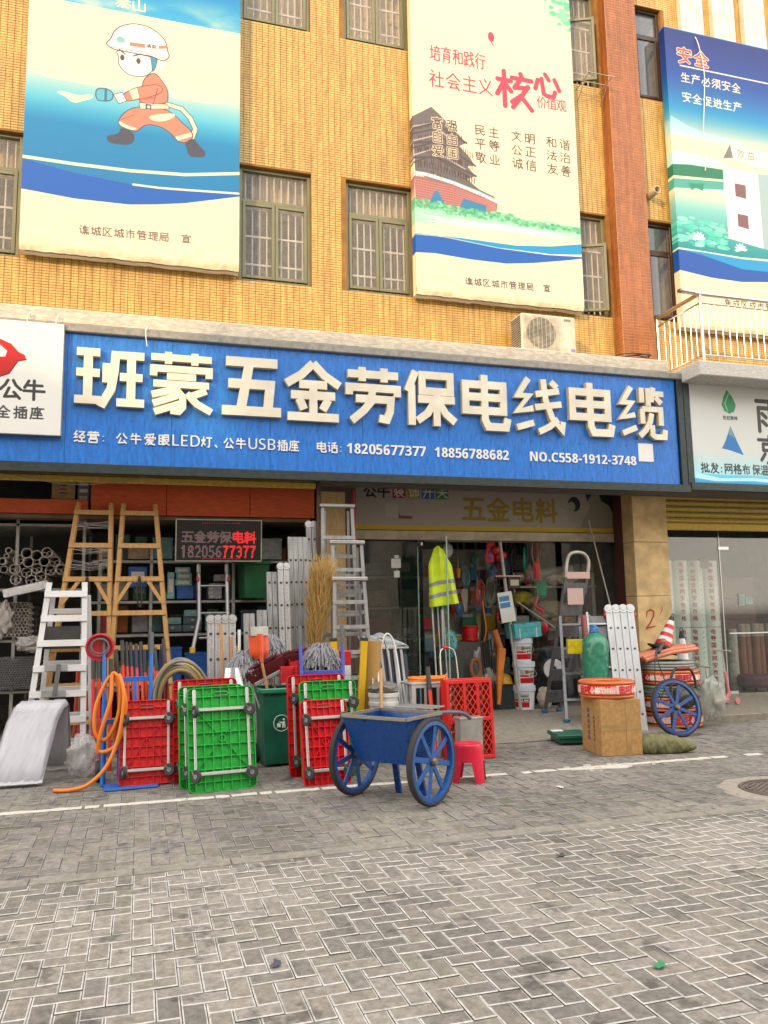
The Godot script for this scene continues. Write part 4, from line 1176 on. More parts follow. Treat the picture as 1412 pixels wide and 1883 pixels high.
	p.poly(V([0, 1.35, 0.32, 1.37, 0.75, 1.34, 1.28, 1.44, 1.46, 1.44, 1.82, 1.38, 2.26, 1.41, 2.5, 1.37, 2.8, 1.38, 2.78, 1.14, 2.4, 1.15, 1.63, 1.17, 1.03, 1.14, 0.45, 1.13, 0, 1.09]), Color(0.5, 0.78, 0.68), 0.8)
	for i in 420:
		var x := rng.randf() * 2.8
		var hi := 0.13 if x < 1.6 else 0.08
		var g := rng.randf()
		p.blob(Vector2(x, 1.3 + rng.randf() * hi + (0.04 if x < 0.5 else 0.0) - (0.03 if x > 1.7 else 0.0)), Vector2(0.03, 0.022), Color(0.2, 0.55, 0.4).lerp(Color(0.5, 0.78, 0.6), g), 0.8)
	for i in 60: p.seg(Vector2(rng.randf() * 2.8, 1.13 + rng.randf() * 0.12), Vector2(rng.randf() * 2.8, 1.13 + rng.randf() * 0.12), 0.005, Color(0.75, 0.9, 0.85))
	p.poly(V([-0.01, 0.93, 0.73, 0.94, 1.62, 0.93, 2.24, 0.99, 2.82, 1.1, 2.81, 0.92, 2.23, 0.86, 1.32, 0.86, 0.45, 0.93, -0.01, 0.92]), cy)
	p.poly(V([-0.01, 0.91, 0.45, 0.92, 1.32, 0.85, 2.17, 0.84, 2.81, 0.88, 2.81, 0.86, 2.54, 0.8, 1.91, 0.68, 1.46, 0.62, 0.87, 0.62, 0.3, 0.65, -0.01, 0.63]), Color(0.01, 0.32, 0.66))
	for i in 130:
		var q := Vector2(2.25 + rng.randf() * 0.55, 4.75 + rng.randf() * 1.6)
		if q.y - 4.6 > (2.8 - q.x) * 0.9: p.blob(q, Vector2(0.05, 0.04) * rng.randf_range(0.6, 1.5), Color(0.25, 0.68, 0.5).lerp(Color(0.5, 0.8, 0.62), rng.randf()))
	p.blob(Vector2(1.34, 4.36), Vector2(0.055, 0.085), red); p.seg(Vector2(1.34, 4.28), Vector2(1.37, 4.22), 0.02, red)
	p.glyphs(glyph, "培育和践行", 0.3, 3.76, 0.27, 0.188, 0.075, red, -0.002, 0.62)
	p.glyphs(glyph, "社会主义", 0.28, 3.33, 0.28, 0.272, 0.085, red, -0.004, 0.85)
	p.glyphs(glyph, "核", 1.4, 3.22, 0.62, 0.6, 0.13, red)
	p.glyphs(glyph, "心", 2.05, 3.5, 0.48, 0.6, 0.16, red)
	p.glyphs(glyph, "价值观", 2.1, 3.3, 0.2, 0.175, 0.085, red, -0.002, 0.82)
	var cols := [["富强", "自由", "爱国", 0.3], ["民主", "平等", "敬业", 1.0], ["文明", "公正", "诚信", 1.62], ["和谐", "法治", "友善", 2.23]]
	for c in cols:
		for r in 3:
			if c[3] < 0.5: p.glyphs(glyph, c[r], c[3], 2.65 - r * 0.225, 0.18, 0.235, 0.2, cream)
			p.glyphs(glyph, c[r], c[3], 2.65 - r * 0.225, 0.18, 0.235, 0.085, Color(0.25, 0.16, 0.14))
	p.glyphs(glyph, "谯城区城市管理局 宣", 0.77, 0.21, 0.12, 0.144, 0.1, ink, -0.003)
	banner_box(t, 2.77, 6.38, p.tex(), cream, 2)
	# the safety banner
	t = thing("wall_banner", "wide blue banner with white safety lettering and printed stone blocks", "banner", Vector3(8.38, 6.12, 0.03), 0, "printed banners on the wall")
	p = Print.new(3.02, 5.32, 170, cream)
	p.rows(3.3, 3.9, cream, Color(0.05, 0.48, 0.7)); p.rows(3.9, 4.5, Color(0.05, 0.48, 0.7), Color(0.02, 0.24, 0.56)); p.rows(4.5, 5.32, Color(0.02, 0.24, 0.56), Color(0.02, 0.13, 0.42))
	p.rows(2.45, 2.6, Color(0.75, 0.92, 0.92), cream); p.rows(1.3, 2.1, Color(0.05, 0.48, 0.52), Color(0.45, 0.7, 0.7)); p.rows(2.1, 2.45, Color(0.45, 0.7, 0.7), cream)
	p.poly(V([0.02, 3.7, 0.39, 3.55, 0.64, 3.5, 1.4, 3.43, 1.42, 3.37, -0.01, 3.37]), Color(0.6, 0.78, 0.85), 0.7)
	p.poly(V([0.01, 3.06, 0.43, 3.07, 0.99, 3.01, 1.07, 2.92, -0.01, 2.81]), Color(0.55, 0.8, 0.85), 0.7)
	p.poly(V([-0.01, 2.82, 0.33, 2.86, 1, 2.87, 1, 2.69, -0.02, 2.62]), Color(0.06, 0.42, 0.32))
	p.poly(V([-0.02, 2.57, 1, 2.65, 0.99, 2.5, -0.02, 2.4]), Color(0.25, 0.58, 0.55)); p.poly(V([0.28, 2.52, 0.6, 2.56, 0.56, 2.42, 0.42, 2.46, 0.34, 2.4]), Color(0.08, 0.5, 0.42))
	for i in 90: p.blob(Vector2(rng.randf() * 1.0, 1.42 + rng.randf() * 0.5), Vector2(0.09, 0.035) * rng.randf_range(0.4, 1.2), Color(0.15, 0.68, 0.6).lerp(Color(0.6, 0.9, 0.8), rng.randf()), 0.8)
	for o in [Vector2(0.42, 1.55), Vector2(1.25, 1.45)]:
		for k in 7: p.poly([o, o + Vector2(cos(k * 0.5), sin(k * 0.5)) * 0.09, o + Vector2(cos(k * 0.5 + 0.25), sin(k * 0.5 + 0.25)) * 0.14, o + Vector2(cos(k * 0.5 + 0.5), sin(k * 0.5 + 0.5)) * 0.09], Color(0.97, 0.97, 0.95))
	p.poly(V([1.01, 2.91, 1.72, 2.9, 1.72, 1.54, 1.02, 1.64]), Color(0.93, 0.92, 0.88)); p.poly(V([1.72, 2.9, 2.08, 2.92, 1.99, 1.5, 1.72, 1.54]), Color(0.55, 0.65, 0.68))
	p.poly(V([1.19, 3.37, 1.69, 3.33, 2.03, 3.33, 2, 3.02, 1.66, 3.02, 1.21, 3.12]), Color(0.82, 0.82, 0.78)); p.poly(V([1.19, 3.37, 1.23, 3.12, 1.02, 3.08]), Color(0.4, 0.42, 0.42))
	p.poly(V([1.22, 2.66, 1.45, 2.65, 1.44, 2.4, 1.22, 2.42]), Color(0.42, 0.3, 0.33)); p.poly(V([1.23, 2.11, 1.45, 2.1, 1.45, 1.85, 1.23, 1.88]), Color(0.42, 0.3, 0.33))
	for y in [2.72, 2.36, 2.16, 1.82]: p.seg(Vector2(1.02, y), Vector2(1.72, y), 0.012, Color(0.72, 0.72, 0.7))
	for y in [2.76, 2.22, 1.66]: p.glyphs(glyph, "安全", 1.15, y, 0.12, 0.28, 0.08, Color(0.72, 0.71, 0.68))
	p.glyphs(glyph, "效益", 1.32, 3.14, 0.16, 0.21, 0.09, Color(0.5, 0.5, 0.5))
	p.poly(V([0, 1.36, 0.45, 1.35, 1.26, 1.33, 3.1, 1.42, 3.1, 0, 0, 0]), cream)
	p.poly(V([0.0, 1.33, 0.45, 1.33, 1.26, 1.3, 3.1, 1.36, 3.1, 1.1, 1.24, 1.12]), cy)
	p.poly(V([0.0, 1.33, 0.45, 1.28, 1.24, 1.12, 1.91, 1.13, 3.1, 1.15, 3.1, 1.05, 1.9, 0.96, 1.22, 0.89, 0.62, 0.9, -0.01, 0.97]), Color(0.01, 0.28, 0.62))
	p.glyphs(glyph, "安全", 0.24, 4.72, 0.28, 0.34, 0.22, cream)
	p.glyphs(glyph, "安全", 0.24, 4.72, 0.28, 0.34, 0.13, Color(0.9, 0.28, 0.3))
	p.seg(Vector2(0.28, 4.66), Vector2(2.9, 4.66), 0.025, cream)
	p.glyphs(glyph, "生产必须安全", 0.28, 4.36, 0.18, 0.207, 0.11, cream)
	p.glyphs(glyph, "安全促进生产", 0.28, 4.0, 0.18, 0.207, 0.11, cream)
	p.glyphs(glyph, "焦成区成市管理局 宣", 0.84, 0.43, 0.13, 0.165, 0.1, ink)
	banner_box(t, 3.02, 5.32, p.tex(), Color(0.05, 0.25, 0.6), 3)
	# a string hanging over it
	var m := MB.new()
	m.tube(smoothed([Vector3(9.0, 11.47, 0.12), Vector3(9.02, 11.3, 0.225), Vector3(9.12, 10.8, 0.225), Vector3(9.08, 10.2, 0.23), Vector3(9.02, 9.6, 0.225), Vector3(9.04, 9.2, 0.23), Vector3(9.0, 8.9, 0.225)], 4), 0.007, 5)
	solo("hanging_string", m, mat("string_white", L(0.75), 0.8, 0, {"tex": ""}), "thin white string hanging down over the blue safety banner", "string")

# ------------------------------------------------------------------ signs
func make_signs() -> void:
	var blue := mat("sign_blue", L(0.018, 0.185, 0.66), 0.5, 0.0, {"tex": "mottle", "sc": Vector3(1.3, 0.35, 1.3), "world": true, "rt": "rough"})
	var t := thing("shop_sign", "long blue shop sign with large cream raised characters over the hardware shop", "shop sign")
	var x := -4.56
	for i in 10:
		var b := MB.new()
		b.box(Vector3(x + 0.61, 4.21, 0.755), Vector3(1.2225, 1.62, 0.03), 0.0015)
		part(t, "panel", b, blue)
		x += 1.2255
	var bk := MB.new()
	bk.box(Vector3(1.6, 4.2, 0.4), Vector3(12.3, 1.66, 0.66))
	part(t, "sign_box", bk, mat("sign_back", L(0.03, 0.03, 0.035), 0.7))
	var rail := mat("sign_rail", L(0.045, 0.06, 0.06), 0.42, 0.5, {"tex": "mottle", "sc": 0.9, "world": true})
	var grey := mat("sign_cap", L(0.30, 0.29, 0.26), 0.5, 0.4, {"tex": "mottle", "sc": 0.9, "world": true})
	var b := MB.new()
	b.box(Vector3(1.65, 3.345, 0.77), Vector3(12.4, 0.12, 0.09), 0.008)
	part(t, "bottom_rail", b, rail)
	b = MB.new()
	b.box(Vector3(1.65, 5.065, 0.775), Vector3(12.4, 0.1, 0.1), 0.01)
	part(t, "top_rail", b, grey)
	b = MB.new()
	b.box(Vector3(7.755, 4.2, 0.78), Vector3(0.1, 1.62, 0.07), 0.005)
	b.box(Vector3(7.87, 4.2, 0.78), Vector3(0.1, 1.62, 0.05), 0.005)
	part(t, "end_post", b, rail)
	var cream := mat("letter_cream", L(0.76, 0.71, 0.57), 0.45, 0, {"tex": "soft", "sc": 0.9, "world": true, "vc": true})
	var at := [-0.81, 0.05, 0.93, 1.73, 2.55, 3.345, 4.16, 4.985, 5.81, 6.68]
	var wd := [0.82, 0.79, 0.77, 0.76, 0.75, 0.75, 0.74, 0.76, 0.75, 0.78]
	var tk := [0.125, 0.11, 0.155, 0.14, 0.135, 0.135, 0.14, 0.115, 0.14, 0.105]
	var text := "班蒙五金劳保电线电缆"
	for i in text.length():
		b = MB.new()
		letter(b, text[i], at[i], 4.075, wd[i], 0.79, tk[i], 0.765, 0.845, Color(0.86, 0.72, 0.5))
		part(t, "character", b, cream)
	var white := mat("letter_white", L(0.74, 0.73, 0.70), 0.45, 0, {"tex": ""})
	var small := [["经营：", -0.79, 0.155], ["公牛爱眼", -0.31, 0.165], ["灯、", 0.7, 0.15], ["公牛", 0.97, 0.155], ["插座", 1.65, 0.155], ["电话：", 2.16, 0.15]]
	for s in small:
		var px: float = s[1]
		for ch in s[0]:
			var nar := 0.55 if ch == "：" else 1.0
			b = MB.new()
			letter(b, ch, px, 3.665, 0.135, 0.145, 0.12, 0.768, 0.785)
			part(t, "small_character", b, white)
			px += s[2] * nar
	for s in [["LED", 0.515, 0.33], ["USB", 1.455, 0.34], ["18205677377", 3.12, 1.1], ["18856788682", 4.35, 1.1], ["NO.C558-1912-3748", 6.08, 1.72]]:
		var o := MeshInstance3D.new()
		var tm := typeset(s[0], 0.135, 0.014, s[0].length() > 3)
		o.mesh = tm
		o.material_override = white
		o.name = "lettering"
		t.add_child(o, true)
		var wid: float = tm.get_aabb().size.x
		o.scale = Vector3(s[2] / wid, 1, 1)
		o.position = Vector3(s[1], 3.735, 0.776)
	b = MB.new()
	b.box(Vector3(7.12, 3.87, 0.776), Vector3(0.25, 0.27, 0.01))
	part(t, "plain_plate", b, white)
	for q in [Vector3(-1.32, 5.1, 0.83), Vector3(0.03, 5.05, 0.83), Vector3(-1.0, 5.1, 0.83)]:
		b = MB.new()
		b.tube(smoothed([q + Vector3(0, 0.03, -0.05), q + Vector3(0.01, 0.09, 0.01), q + Vector3(-0.02, 0.02, 0.03), q + Vector3(0, -0.16, 0.01)], 4), 0.006, 5)
		part(t, "wire_tail", b, white)
	# the white sign at the left with a bull emblem
	t = thing("socket_sign", "white box sign with a red bull head emblem at the picture's left edge", "shop sign")
	var p := Print.new(2.6, 1.36, 260, Color(0.86, 0.86, 0.84))
	var ox := 3.53
	var oy := 3.72
	var red := Color(0.72, 0.07, 0.08)
	var q := func(a: Array) -> Array:
		var r := []
		for i in range(0, a.size(), 2): r.append(Vector2(a[i] + ox, a[i + 1] - oy))
		return r
	p.poly(q.call([-1.98, 4.73, -1.85, 4.76, -1.62, 4.84, -1.5, 4.79, -1.42, 4.7, -1.35, 4.665, -1.33, 4.61, -1.42, 4.585, -1.6, 4.6, -1.98, 4.6]), red)
	p.poly(q.call([-1.88, 4.6, -1.42, 4.6, -1.47, 4.5, -1.51, 4.43, -1.62, 4.38, -1.74, 4.42, -1.82, 4.5]), red)
	p.poly(q.call([-1.75, 4.76, -1.62, 4.77, -1.54, 4.7, -1.56, 4.63, -1.68, 4.62, -1.76, 4.68]), Color(0.9, 0.9, 0.88))
	p.line(q.call([-1.33, 4.61, -1.42, 4.585, -1.47, 4.5, -1.51, 4.43, -1.62, 4.38]), 0.012, Color(0.3, 0.05, 0.05))
	p.glyphs(glyph, "公牛", -1.61 + ox, 4.13 - oy, 0.24, 0.255, 0.14, Color(0.2, 0.2, 0.21))
	p.glyphs(glyph, "安全插座", -1.81 + ox, 3.9 - oy, 0.145, 0.182, 0.13, Color(0.24, 0.24, 0.25))
	b = MB.new()
	b.face([Vector3(-3.53, 3.72, 0.861), Vector3(-0.93, 3.72, 0.861), Vector3(-0.93, 5.08, 0.861), Vector3(-3.53, 5.08, 0.861)], Vector3.BACK, [Vector2(0, 1), Vector2(1, 1), Vector2(1, 0), Vector2(0, 0)])
	part(t, "face", b, printed("socket_print", p.tex(), 0.4))
	b = MB.new()
	b.box(Vector3(-2.23, 4.4, 0.8175), Vector3(2.62, 1.38, 0.085), 0.004)
	part(t, "box", b, grey)
	# the next shop's sign
	t = thing("mesh_shop_sign", "pale sign with green drop and blue sail emblems right of the blue sign", "shop sign")
	p = Print.new(3.4, 1.58, 220, Color(0.80, 0.82, 0.81))
	ox = -7.94
	oy = 3.45
	q = func(a: Array) -> Array:
		var r := []
		for i in range(0, a.size(), 2): r.append(Vector2(a[i] + ox, a[i + 1] - oy))
		return r
	p.rows(0.0, 0.14, Color(0.1, 0.6, 0.85), Color(0.45, 0.8, 0.9)); p.rows(0.14, 0.5, Color(0.62, 0.85, 0.9), Color(0.80, 0.82, 0.81))
	p.poly(q.call([7.94, 3.6, 8.4, 3.53, 9.0, 3.55, 10.5, 3.5, 11.4, 3.56, 11.4, 3.48, 10, 3.46, 9, 3.5, 8.3, 3.48, 7.94, 3.52]), Color(0.7, 0.9, 0.95))
	p.poly(q.call([8.63, 4.92, 8.56, 4.8, 8.52, 4.68, 8.56, 4.58, 8.65, 4.54, 8.74, 4.58, 8.78, 4.68, 8.73, 4.8]), Color(0.12, 0.55, 0.35))
	p.line(q.call([8.66, 4.86, 8.58, 4.7, 8.62, 4.58]), 0.016, Color(0.55, 0.85, 0.7))
	p.glyphs(glyph, "世纪雨神", 8.525 + ox, 4.445 - oy, 0.06, 0.068, 0.15, Color(0.2, 0.22, 0.22))
	p.poly(q.call([8.65, 4.35, 8.55, 4.12, 8.47, 3.99, 8.6, 3.97, 8.75, 3.93, 8.86, 3.9, 8.76, 4.1]), Color(0.1, 0.45, 0.72))
	p.poly(q.call([8.65, 4.35, 8.6, 4.23, 8.7, 4.17, 8.73, 4.12]), Color(0.45, 0.6, 0.6))
	p.glyphs(glyph, "雨", 9.13 + ox, 4.28 - oy, 0.55, 0.6, 0.12, Color(0.17, 0.18, 0.19)); p.glyphs(glyph, "京", 9.13 + ox, 3.78 - oy, 0.45, 0.6, 0.12, Color(0.17, 0.18, 0.19))
	p.glyphs(glyph, "批发：", 8.06 + ox, 3.6 - oy, 0.16, 0.172, 0.12, Color(0.12, 0.13, 0.16), 0.0, 0.95)
	p.glyphs(glyph, "网格布", 8.49 + ox, 3.6 - oy, 0.16, 0.162, 0.11, Color(0.12, 0.13, 0.16), 0.0, 0.9); p.glyphs(glyph, "保温钉", 9.0 + ox, 3.6 - oy, 0.16, 0.162, 0.11, Color(0.12, 0.13, 0.16), 0.0, 0.9)
	b = MB.new()
	var fn := FastNoiseLite.new()
	fn.seed = 77
	b.grid(func(s, r): return Vector3(7.94 + 3.4 * s, 3.45 + 1.58 * r, 0.785 + 0.012 * fn.get_noise_2d(s * 300.0 + r * 60.0, r * 90.0) * (1.0 - 0.5 * r)), 60, 24)
	part(t, "printed_face", b, printed("mesh_print", p.tex(), 0.45))
	b = MB.new()
	b.box(Vector3(9.8, 4.2, 0.4), Vector3(3.7, 1.66, 0.7))
	part(t, "sign_box", b, mats["sign_back"])
	b = MB.new()
	b.box(Vector3(9.8, 3.385, 0.78), Vector3(3.9, 0.12, 0.1), 0.008)
	b.box(Vector3(9.8, 5.055, 0.78), Vector3(3.9, 0.06, 0.1), 0.008)
	part(t, "frame", b, rail)
	# a cable and lamp tubes under the signs
	b = MB.new()
	b.tube(smoothed([Vector3(-3.2, 3.42, 0.5), Vector3(-1.6, 3.3, 0.52), Vector3(-0.9, 3.2, 0.52), Vector3(-0.3, 3.24, 0.52), Vector3(0.45, 3.42, 0.55)], 6), 0.006, 5)
	solo("sagging_cable", b, mat("cable_pale", L(0.4, 0.37, 0.3), 0.6), "thin pale cable sagging under the blue sign at left", "cable")
	b = MB.new()
	b.tube(smoothed([Vector3(7.55, 3.44, 0.1), Vector3(7.65, 3.36, 0.14), Vector3(7.8, 3.34, 0.14), Vector3(7.95, 3.44, 0.1)], 5), 0.006, 5)
	solo("sagging_cable", b, mats["cable_black"], "short black cable sagging in front of the beige pillar top", "cable")

# ------------------------------------------------------------------ shop fronts
func bx(c: Vector3, s: Vector3, ch := 0.0) -> MB:
	var b := MB.new()
	b.box(c, s, ch)
	return b

func make_shopfront() -> void:
	var conc := mat("floor_concrete", L(0.25, 0.225, 0.18), 0.85, 0, {"tex": "mottle", "sc": 0.8, "world": true, "bump": "bump", "bs": 0.2})
	var b := MB.new()
	b.box(Vector3(-2.75, 0.045, -2.3), Vector3(12.1, 0.11, 6.4), 0.01)
	b.box(Vector3(5.05, 0.044, -2.5), Vector3(3.5, 0.11, 6.0), 0.004)
	b.box(Vector3(11.4, 0.045, -2.2), Vector3(9.2, 0.112, 6.9), 0.01)
	struct("shop_floor", b, conc)
	b = MB.new()   # the ramp to the doors
	var po := PackedVector2Array([Vector2(0.48, 0.0985), Vector2(1.75, 0.006), Vector2(0.48, 0.006)])
	b.x = Transform3D(Basis(Vector3(0, 0, 1), Vector3.UP, Vector3.LEFT), Vector3(6.8, 0, 0))
	b.prism(po, 0.0, 3.5)
	struct("ramp", b, conc)
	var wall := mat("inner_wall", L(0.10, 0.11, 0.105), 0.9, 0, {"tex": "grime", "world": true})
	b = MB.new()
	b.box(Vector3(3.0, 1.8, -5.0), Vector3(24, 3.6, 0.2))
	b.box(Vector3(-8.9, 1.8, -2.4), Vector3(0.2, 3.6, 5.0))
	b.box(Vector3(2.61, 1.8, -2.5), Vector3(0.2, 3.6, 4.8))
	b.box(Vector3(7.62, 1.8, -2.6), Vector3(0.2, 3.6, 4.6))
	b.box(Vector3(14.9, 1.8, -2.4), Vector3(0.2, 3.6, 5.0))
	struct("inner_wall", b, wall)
	b = MB.new()
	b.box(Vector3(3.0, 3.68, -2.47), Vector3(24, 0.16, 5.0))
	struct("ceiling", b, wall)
	b = MB.new()
	b.box(Vector3(3.0, 3.35, 0.37), Vector3(24, 0.02, 0.68))
	struct("soffit", b, mat("soffit_grey", L(0.16, 0.15, 0.14), 0.8, 0.1))
	# pillars
	var t := thing("brown_pillar", "dirty brown tiled pillar between the open stall and the glass doors", "pillar", Vector3(2.61, 0.1, -0.07))
	part(t, "shaft", bx(Vector3(0, 1.68, 0), Vector3(0.56, 3.34, 0.14), 0.004), mat("pillar_brown", L(0.10, 0.065, 0.05), 0.7, 0, {"tex": "stain", "sc": 1.4}))
	t = thing("beige_pillar", "beige painted pillar with a red painted number two", "pillar", Vector3(7.67, 0.1, -0.15))
	var beige := mat("pillar_beige", L(0.64, 0.46, 0.22), 0.8, 0, {"tex": "grime", "sc": 0.7, "bump": "bump", "bs": 0.1})
	for i in 4: part(t, "block", bx(Vector3(0, 0.42 + i * 0.84, 0), Vector3(0.62, 0.833, 0.3), 0.004), beige)
	var m := MB.new()
	m.tube([Vector3(-0.17, 1.35, 0.151), Vector3(-0.15, 1.44, 0.151), Vector3(-0.08, 1.475, 0.151), Vector3(-0.03, 1.44, 0.151), Vector3(-0.04, 1.37, 0.151), Vector3(-0.1, 1.27, 0.151), Vector3(-0.18, 1.18, 0.151), Vector3(-0.1, 1.2, 0.151), Vector3(0.0, 1.22, 0.151)], [0.004, 0.013, 0.014, 0.012, 0.014, 0.012, 0.015, 0.012, 0.005], 6)
	m.tube([Vector3(0.13, 1.53, 0.151), Vector3(0.12, 1.45, 0.151), Vector3(0.07, 1.38, 0.151)], [0.003, 0.008, 0.003], 6)
	part(t, "painted_number", m, mat("paint_red", L(0.5, 0.03, 0.02), 0.6))
	# roller shutters
	var sh := mat("shutter_yellow", L(0.52, 0.37, 0.08), 0.5, 0.3, {"tex": "mottle", "sc": Vector3(0.8, 3, 0.8), "world": true})
	var bar := mat("shutter_bar", L(0.62, 0.42, 0.03), 0.5, 0.1, {"tex": "stain", "sc": 1.5})
	t = thing("roller_shutter", "rolled up yellow shutter edge above the open left stall", "shutter", Vector3(-0.4, 3.24, 0.42))
	part(t, "bottom_bar", bx(Vector3(0, 0.04, 0), Vector3(5.26, 0.08, 0.05), 0.01), mat("shutter_old", L(0.62, 0.43, 0.07), 0.5, 0.2, {"tex": "stain", "sc": 1.2}))
	for i in 2: part(t, "slat", bx(Vector3(0, 0.125 + i * 0.085, -0.01), Vector3(5.26, 0.08, 0.025), 0.01), sh)
	part(t, "guide_rail", bx(Vector3(2.66, -1.45, 0.01), Vector3(0.05, 3.2, 0.07), 0.005), mat("rail_brown", L(0.12, 0.075, 0.06), 0.5, 0.4))
	t = thing("roller_shutter", "half lowered yellow slatted shutter above the right shop's glass", "shutter", Vector3(10.1, 2.84, -0.22))
	part(t, "bottom_bar", bx(Vector3(0, 0.06, 0.01), Vector3(4.2, 0.12, 0.05), 0.012), bar)
	for i in 7:
		m = MB.new()
		m.x = Transform3D(Basis(), Vector3(0, 0.165 + i * 0.095, 0))
		var pr := PackedVector2Array([Vector2(-0.012, -0.046), Vector2(0.004, -0.046), Vector2(0.02, -0.02), Vector2(0.024, 0.005), Vector2(0.016, 0.032), Vector2(0.0, 0.044), Vector2(-0.012, 0.044)])
		m.x = m.x * Transform3D(Basis(Vector3(0, 0, 1), Vector3.UP, Vector3.LEFT), Vector3(2.1, 0, 0))
		m.prism(pr, 0.0, 4.2)
		part(t, "slat", m, sh)
	# glass front of the middle shop
	var maroon := mat("frame_maroon", L(0.11, 0.032, 0.028), 0.45, 0.2, {"tex": "stain", "sc": 1.0, "world": true})
	var lint := mat("lintel_beige", L(0.48, 0.41, 0.31), 0.5, 0.1, {"tex": "grime"})
	t = thing("glass_front", "maroon framed glass shop front with an open door leaf", "shop front", Vector3(0, 0.1, -0.62))
	for x in [2.97, 7.5]: part(t, "post", bx(Vector3(x, 1.72, 0), Vector3(0.12, 3.44, 0.12), 0.006), maroon)
	part(t, "header", bx(Vector3(5.23, 3.49, 0.02), Vector3(4.6, 0.12, 0.14), 0.006), maroon)
	part(t, "side_trim", bx(Vector3(7.4, 2.0, 0.3), Vector3(0.07, 3.0, 0.5), 0.01), maroon)
	part(t, "lintel", bx(Vector3(5.23, 2.64, 0.01), Vector3(4.4, 0.14, 0.1), 0.008), lint)
	var gl := glassy("door_glass", Color(0.25, 0.36, 0.33), 0.06, 0.02)
	var steel := mat("patch_steel", L(0.55), 0.3, 0.9, {"tex": ""})
	part(t, "pane", bx(Vector3(3.52, 1.3, 0), Vector3(0.93, 2.5, 0.012)), gl)
	part(t, "pane", bx(Vector3(6.93, 1.3, 0), Vector3(0.98, 2.5, 0.012)), gl)
	part(t, "pane", bx(Vector3(6.1, 1.3, -0.05), Vector3(0.5, 2.5, 0.012)), gl)
	var lf := node("door_leaf", t, Vector3(4.0, 0, 0))
	lf.rotation_degrees.y = -82
	part(lf, "pane", bx(Vector3(0.46, 1.3, 0), Vector3(0.9, 2.48, 0.012)), gl)
	for x in [0.012, 0.908]: part(lf, "glass_edge", bx(Vector3(x, 1.3, 0), Vector3(0.014, 2.48, 0.016)), mat("edge_green", L(0.30, 0.44, 0.38), 0.25))
	part(lf, "pull_handle", bx(Vector3(0.78, 1.25, 0.03), Vector3(0.03, 0.55, 0.03), 0.006), steel)
	for y in [0.1, 2.5]: part(lf, "patch_fitting", bx(Vector3(0.08, y, 0), Vector3(0.16, 0.05, 0.03), 0.004), steel)
	var paper := mat("paper_white", L(0.66, 0.68, 0.66), 0.8, 0, {"tex": "soft"})
	part(t, "notice", bx(Vector3(3.66, 2.22, 0.009), Vector3(0.15, 0.14, 0.003)), paper)
	part(t, "notice", bx(Vector3(3.67, 2.06, 0.009), Vector3(0.09, 0.1, 0.003)), paper)
	part(t, "notice", bx(Vector3(3.67, 2.32, 0.009), Vector3(0.07, 0.045, 0.003)), paper)
	# the printed board above the doors
	t = thing("transom_sign", "faded board with yellow characters and printed figures above the glass doors", "shop sign", Vector3(3.03, 2.82, -0.6))
	var p := Print.new(4.42, 0.7, 300, Color(0.62, 0.59, 0.56))
	p.rows(0.0, 0.07, Color(0.72, 0.62, 0.08), Color(0.75, 0.66, 0.12))
	p.glyphs(glyph, "公牛", 0.14, 0.49, 0.19, 0.215, 0.15, Color(0.07, 0.07, 0.07))
	var cs := [Color(0.5, 0.12, 0.2), Color(0.58, 0.5, 0.2), Color(0.1, 0.35, 0.6), Color(0.15, 0.45, 0.25)]
	for i in 4:
		p.rect(0.59 + i * 0.232, 0.48, 0.8 + i * 0.232, 0.7, cs[i])
		p.glyphs(glyph, "装饰开关"[i], 0.61 + i * 0.232, 0.5, 0.17, 0.2, 0.12, Color(0.8, 0.78, 0.74))
	p.glyphs(glyph, "五金电料", 1.72, 0.16, 0.37, 0.415, 0.14, Color(0.55, 0.46, 0.1))
	p.poly(V([0.48, 0.2, 0.68, 0.2, 0.68, 0.4, 0.48, 0.4]), Color(0.66, 0.64, 0.6)); p.poly(V([0.68, 0.17, 0.9, 0.17, 0.9, 0.21, 0.7, 0.22, 0.68, 0.3]), Color(0.4, 0.27, 0.22))
	var skin := Color(0.58, 0.57, 0.5)
	var dk := Color(0.1, 0.11, 0.1)
	p.poly(V([3.35, 0.42, 3.5, 0.36, 3.55, 0.2, 3.75, 0.12, 3.85, 0.3, 3.75, 0.42, 3.6, 0.4, 3.4, 0.44]), skin); p.blob(Vector2(3.66, 0.46), Vector2(0.11, 0.12), dk); p.blob(Vector2(3.61, 0.42), Vector2(0.07, 0.08), skin)
	p.poly(V([3.8, 0.2, 3.95, 0.42, 3.9, 0.6, 4.0, 0.68, 4.3, 0.6, 4.36, 0.3, 4.36, 0.08, 3.75, 0.08]), skin.darkened(0.1)); p.poly(V([3.9, 0.5, 4.02, 0.7, 3.86, 0.7]), dk); p.poly(V([4.1, 0.7, 4.42, 0.7, 4.42, 0.2, 4.3, 0.45, 4.16, 0.52]), dk)
	m = MB.new()
	m.face([Vector3(0, 0, 0.002), Vector3(4.42, 0, 0.002), Vector3(4.42, 0.7, 0.002), Vector3(0, 0.7, 0.002)], Vector3.BACK, [Vector2(0, 1), Vector2(1, 1), Vector2(1, 0), Vector2(0, 0)])
	part(t, "printed_face", m, printed("transom_print", p.tex(), 0.6))
	part(t, "board", bx(Vector3(2.21, 0.35, -0.02), Vector3(4.43, 0.7, 0.04)), lint)
	# a stick leaning by the right pane
	m = MB.new()
	m.rod(Vector3(6.85, 3.0, -0.45), Vector3(7.2, 0.12, 0.05), 0.011, 8)
	solo("thin_rod", m, mat("rod_grey", L(0.5, 0.46, 0.4), 0.5), "long thin rod leaning against the right glass pane", "rod")

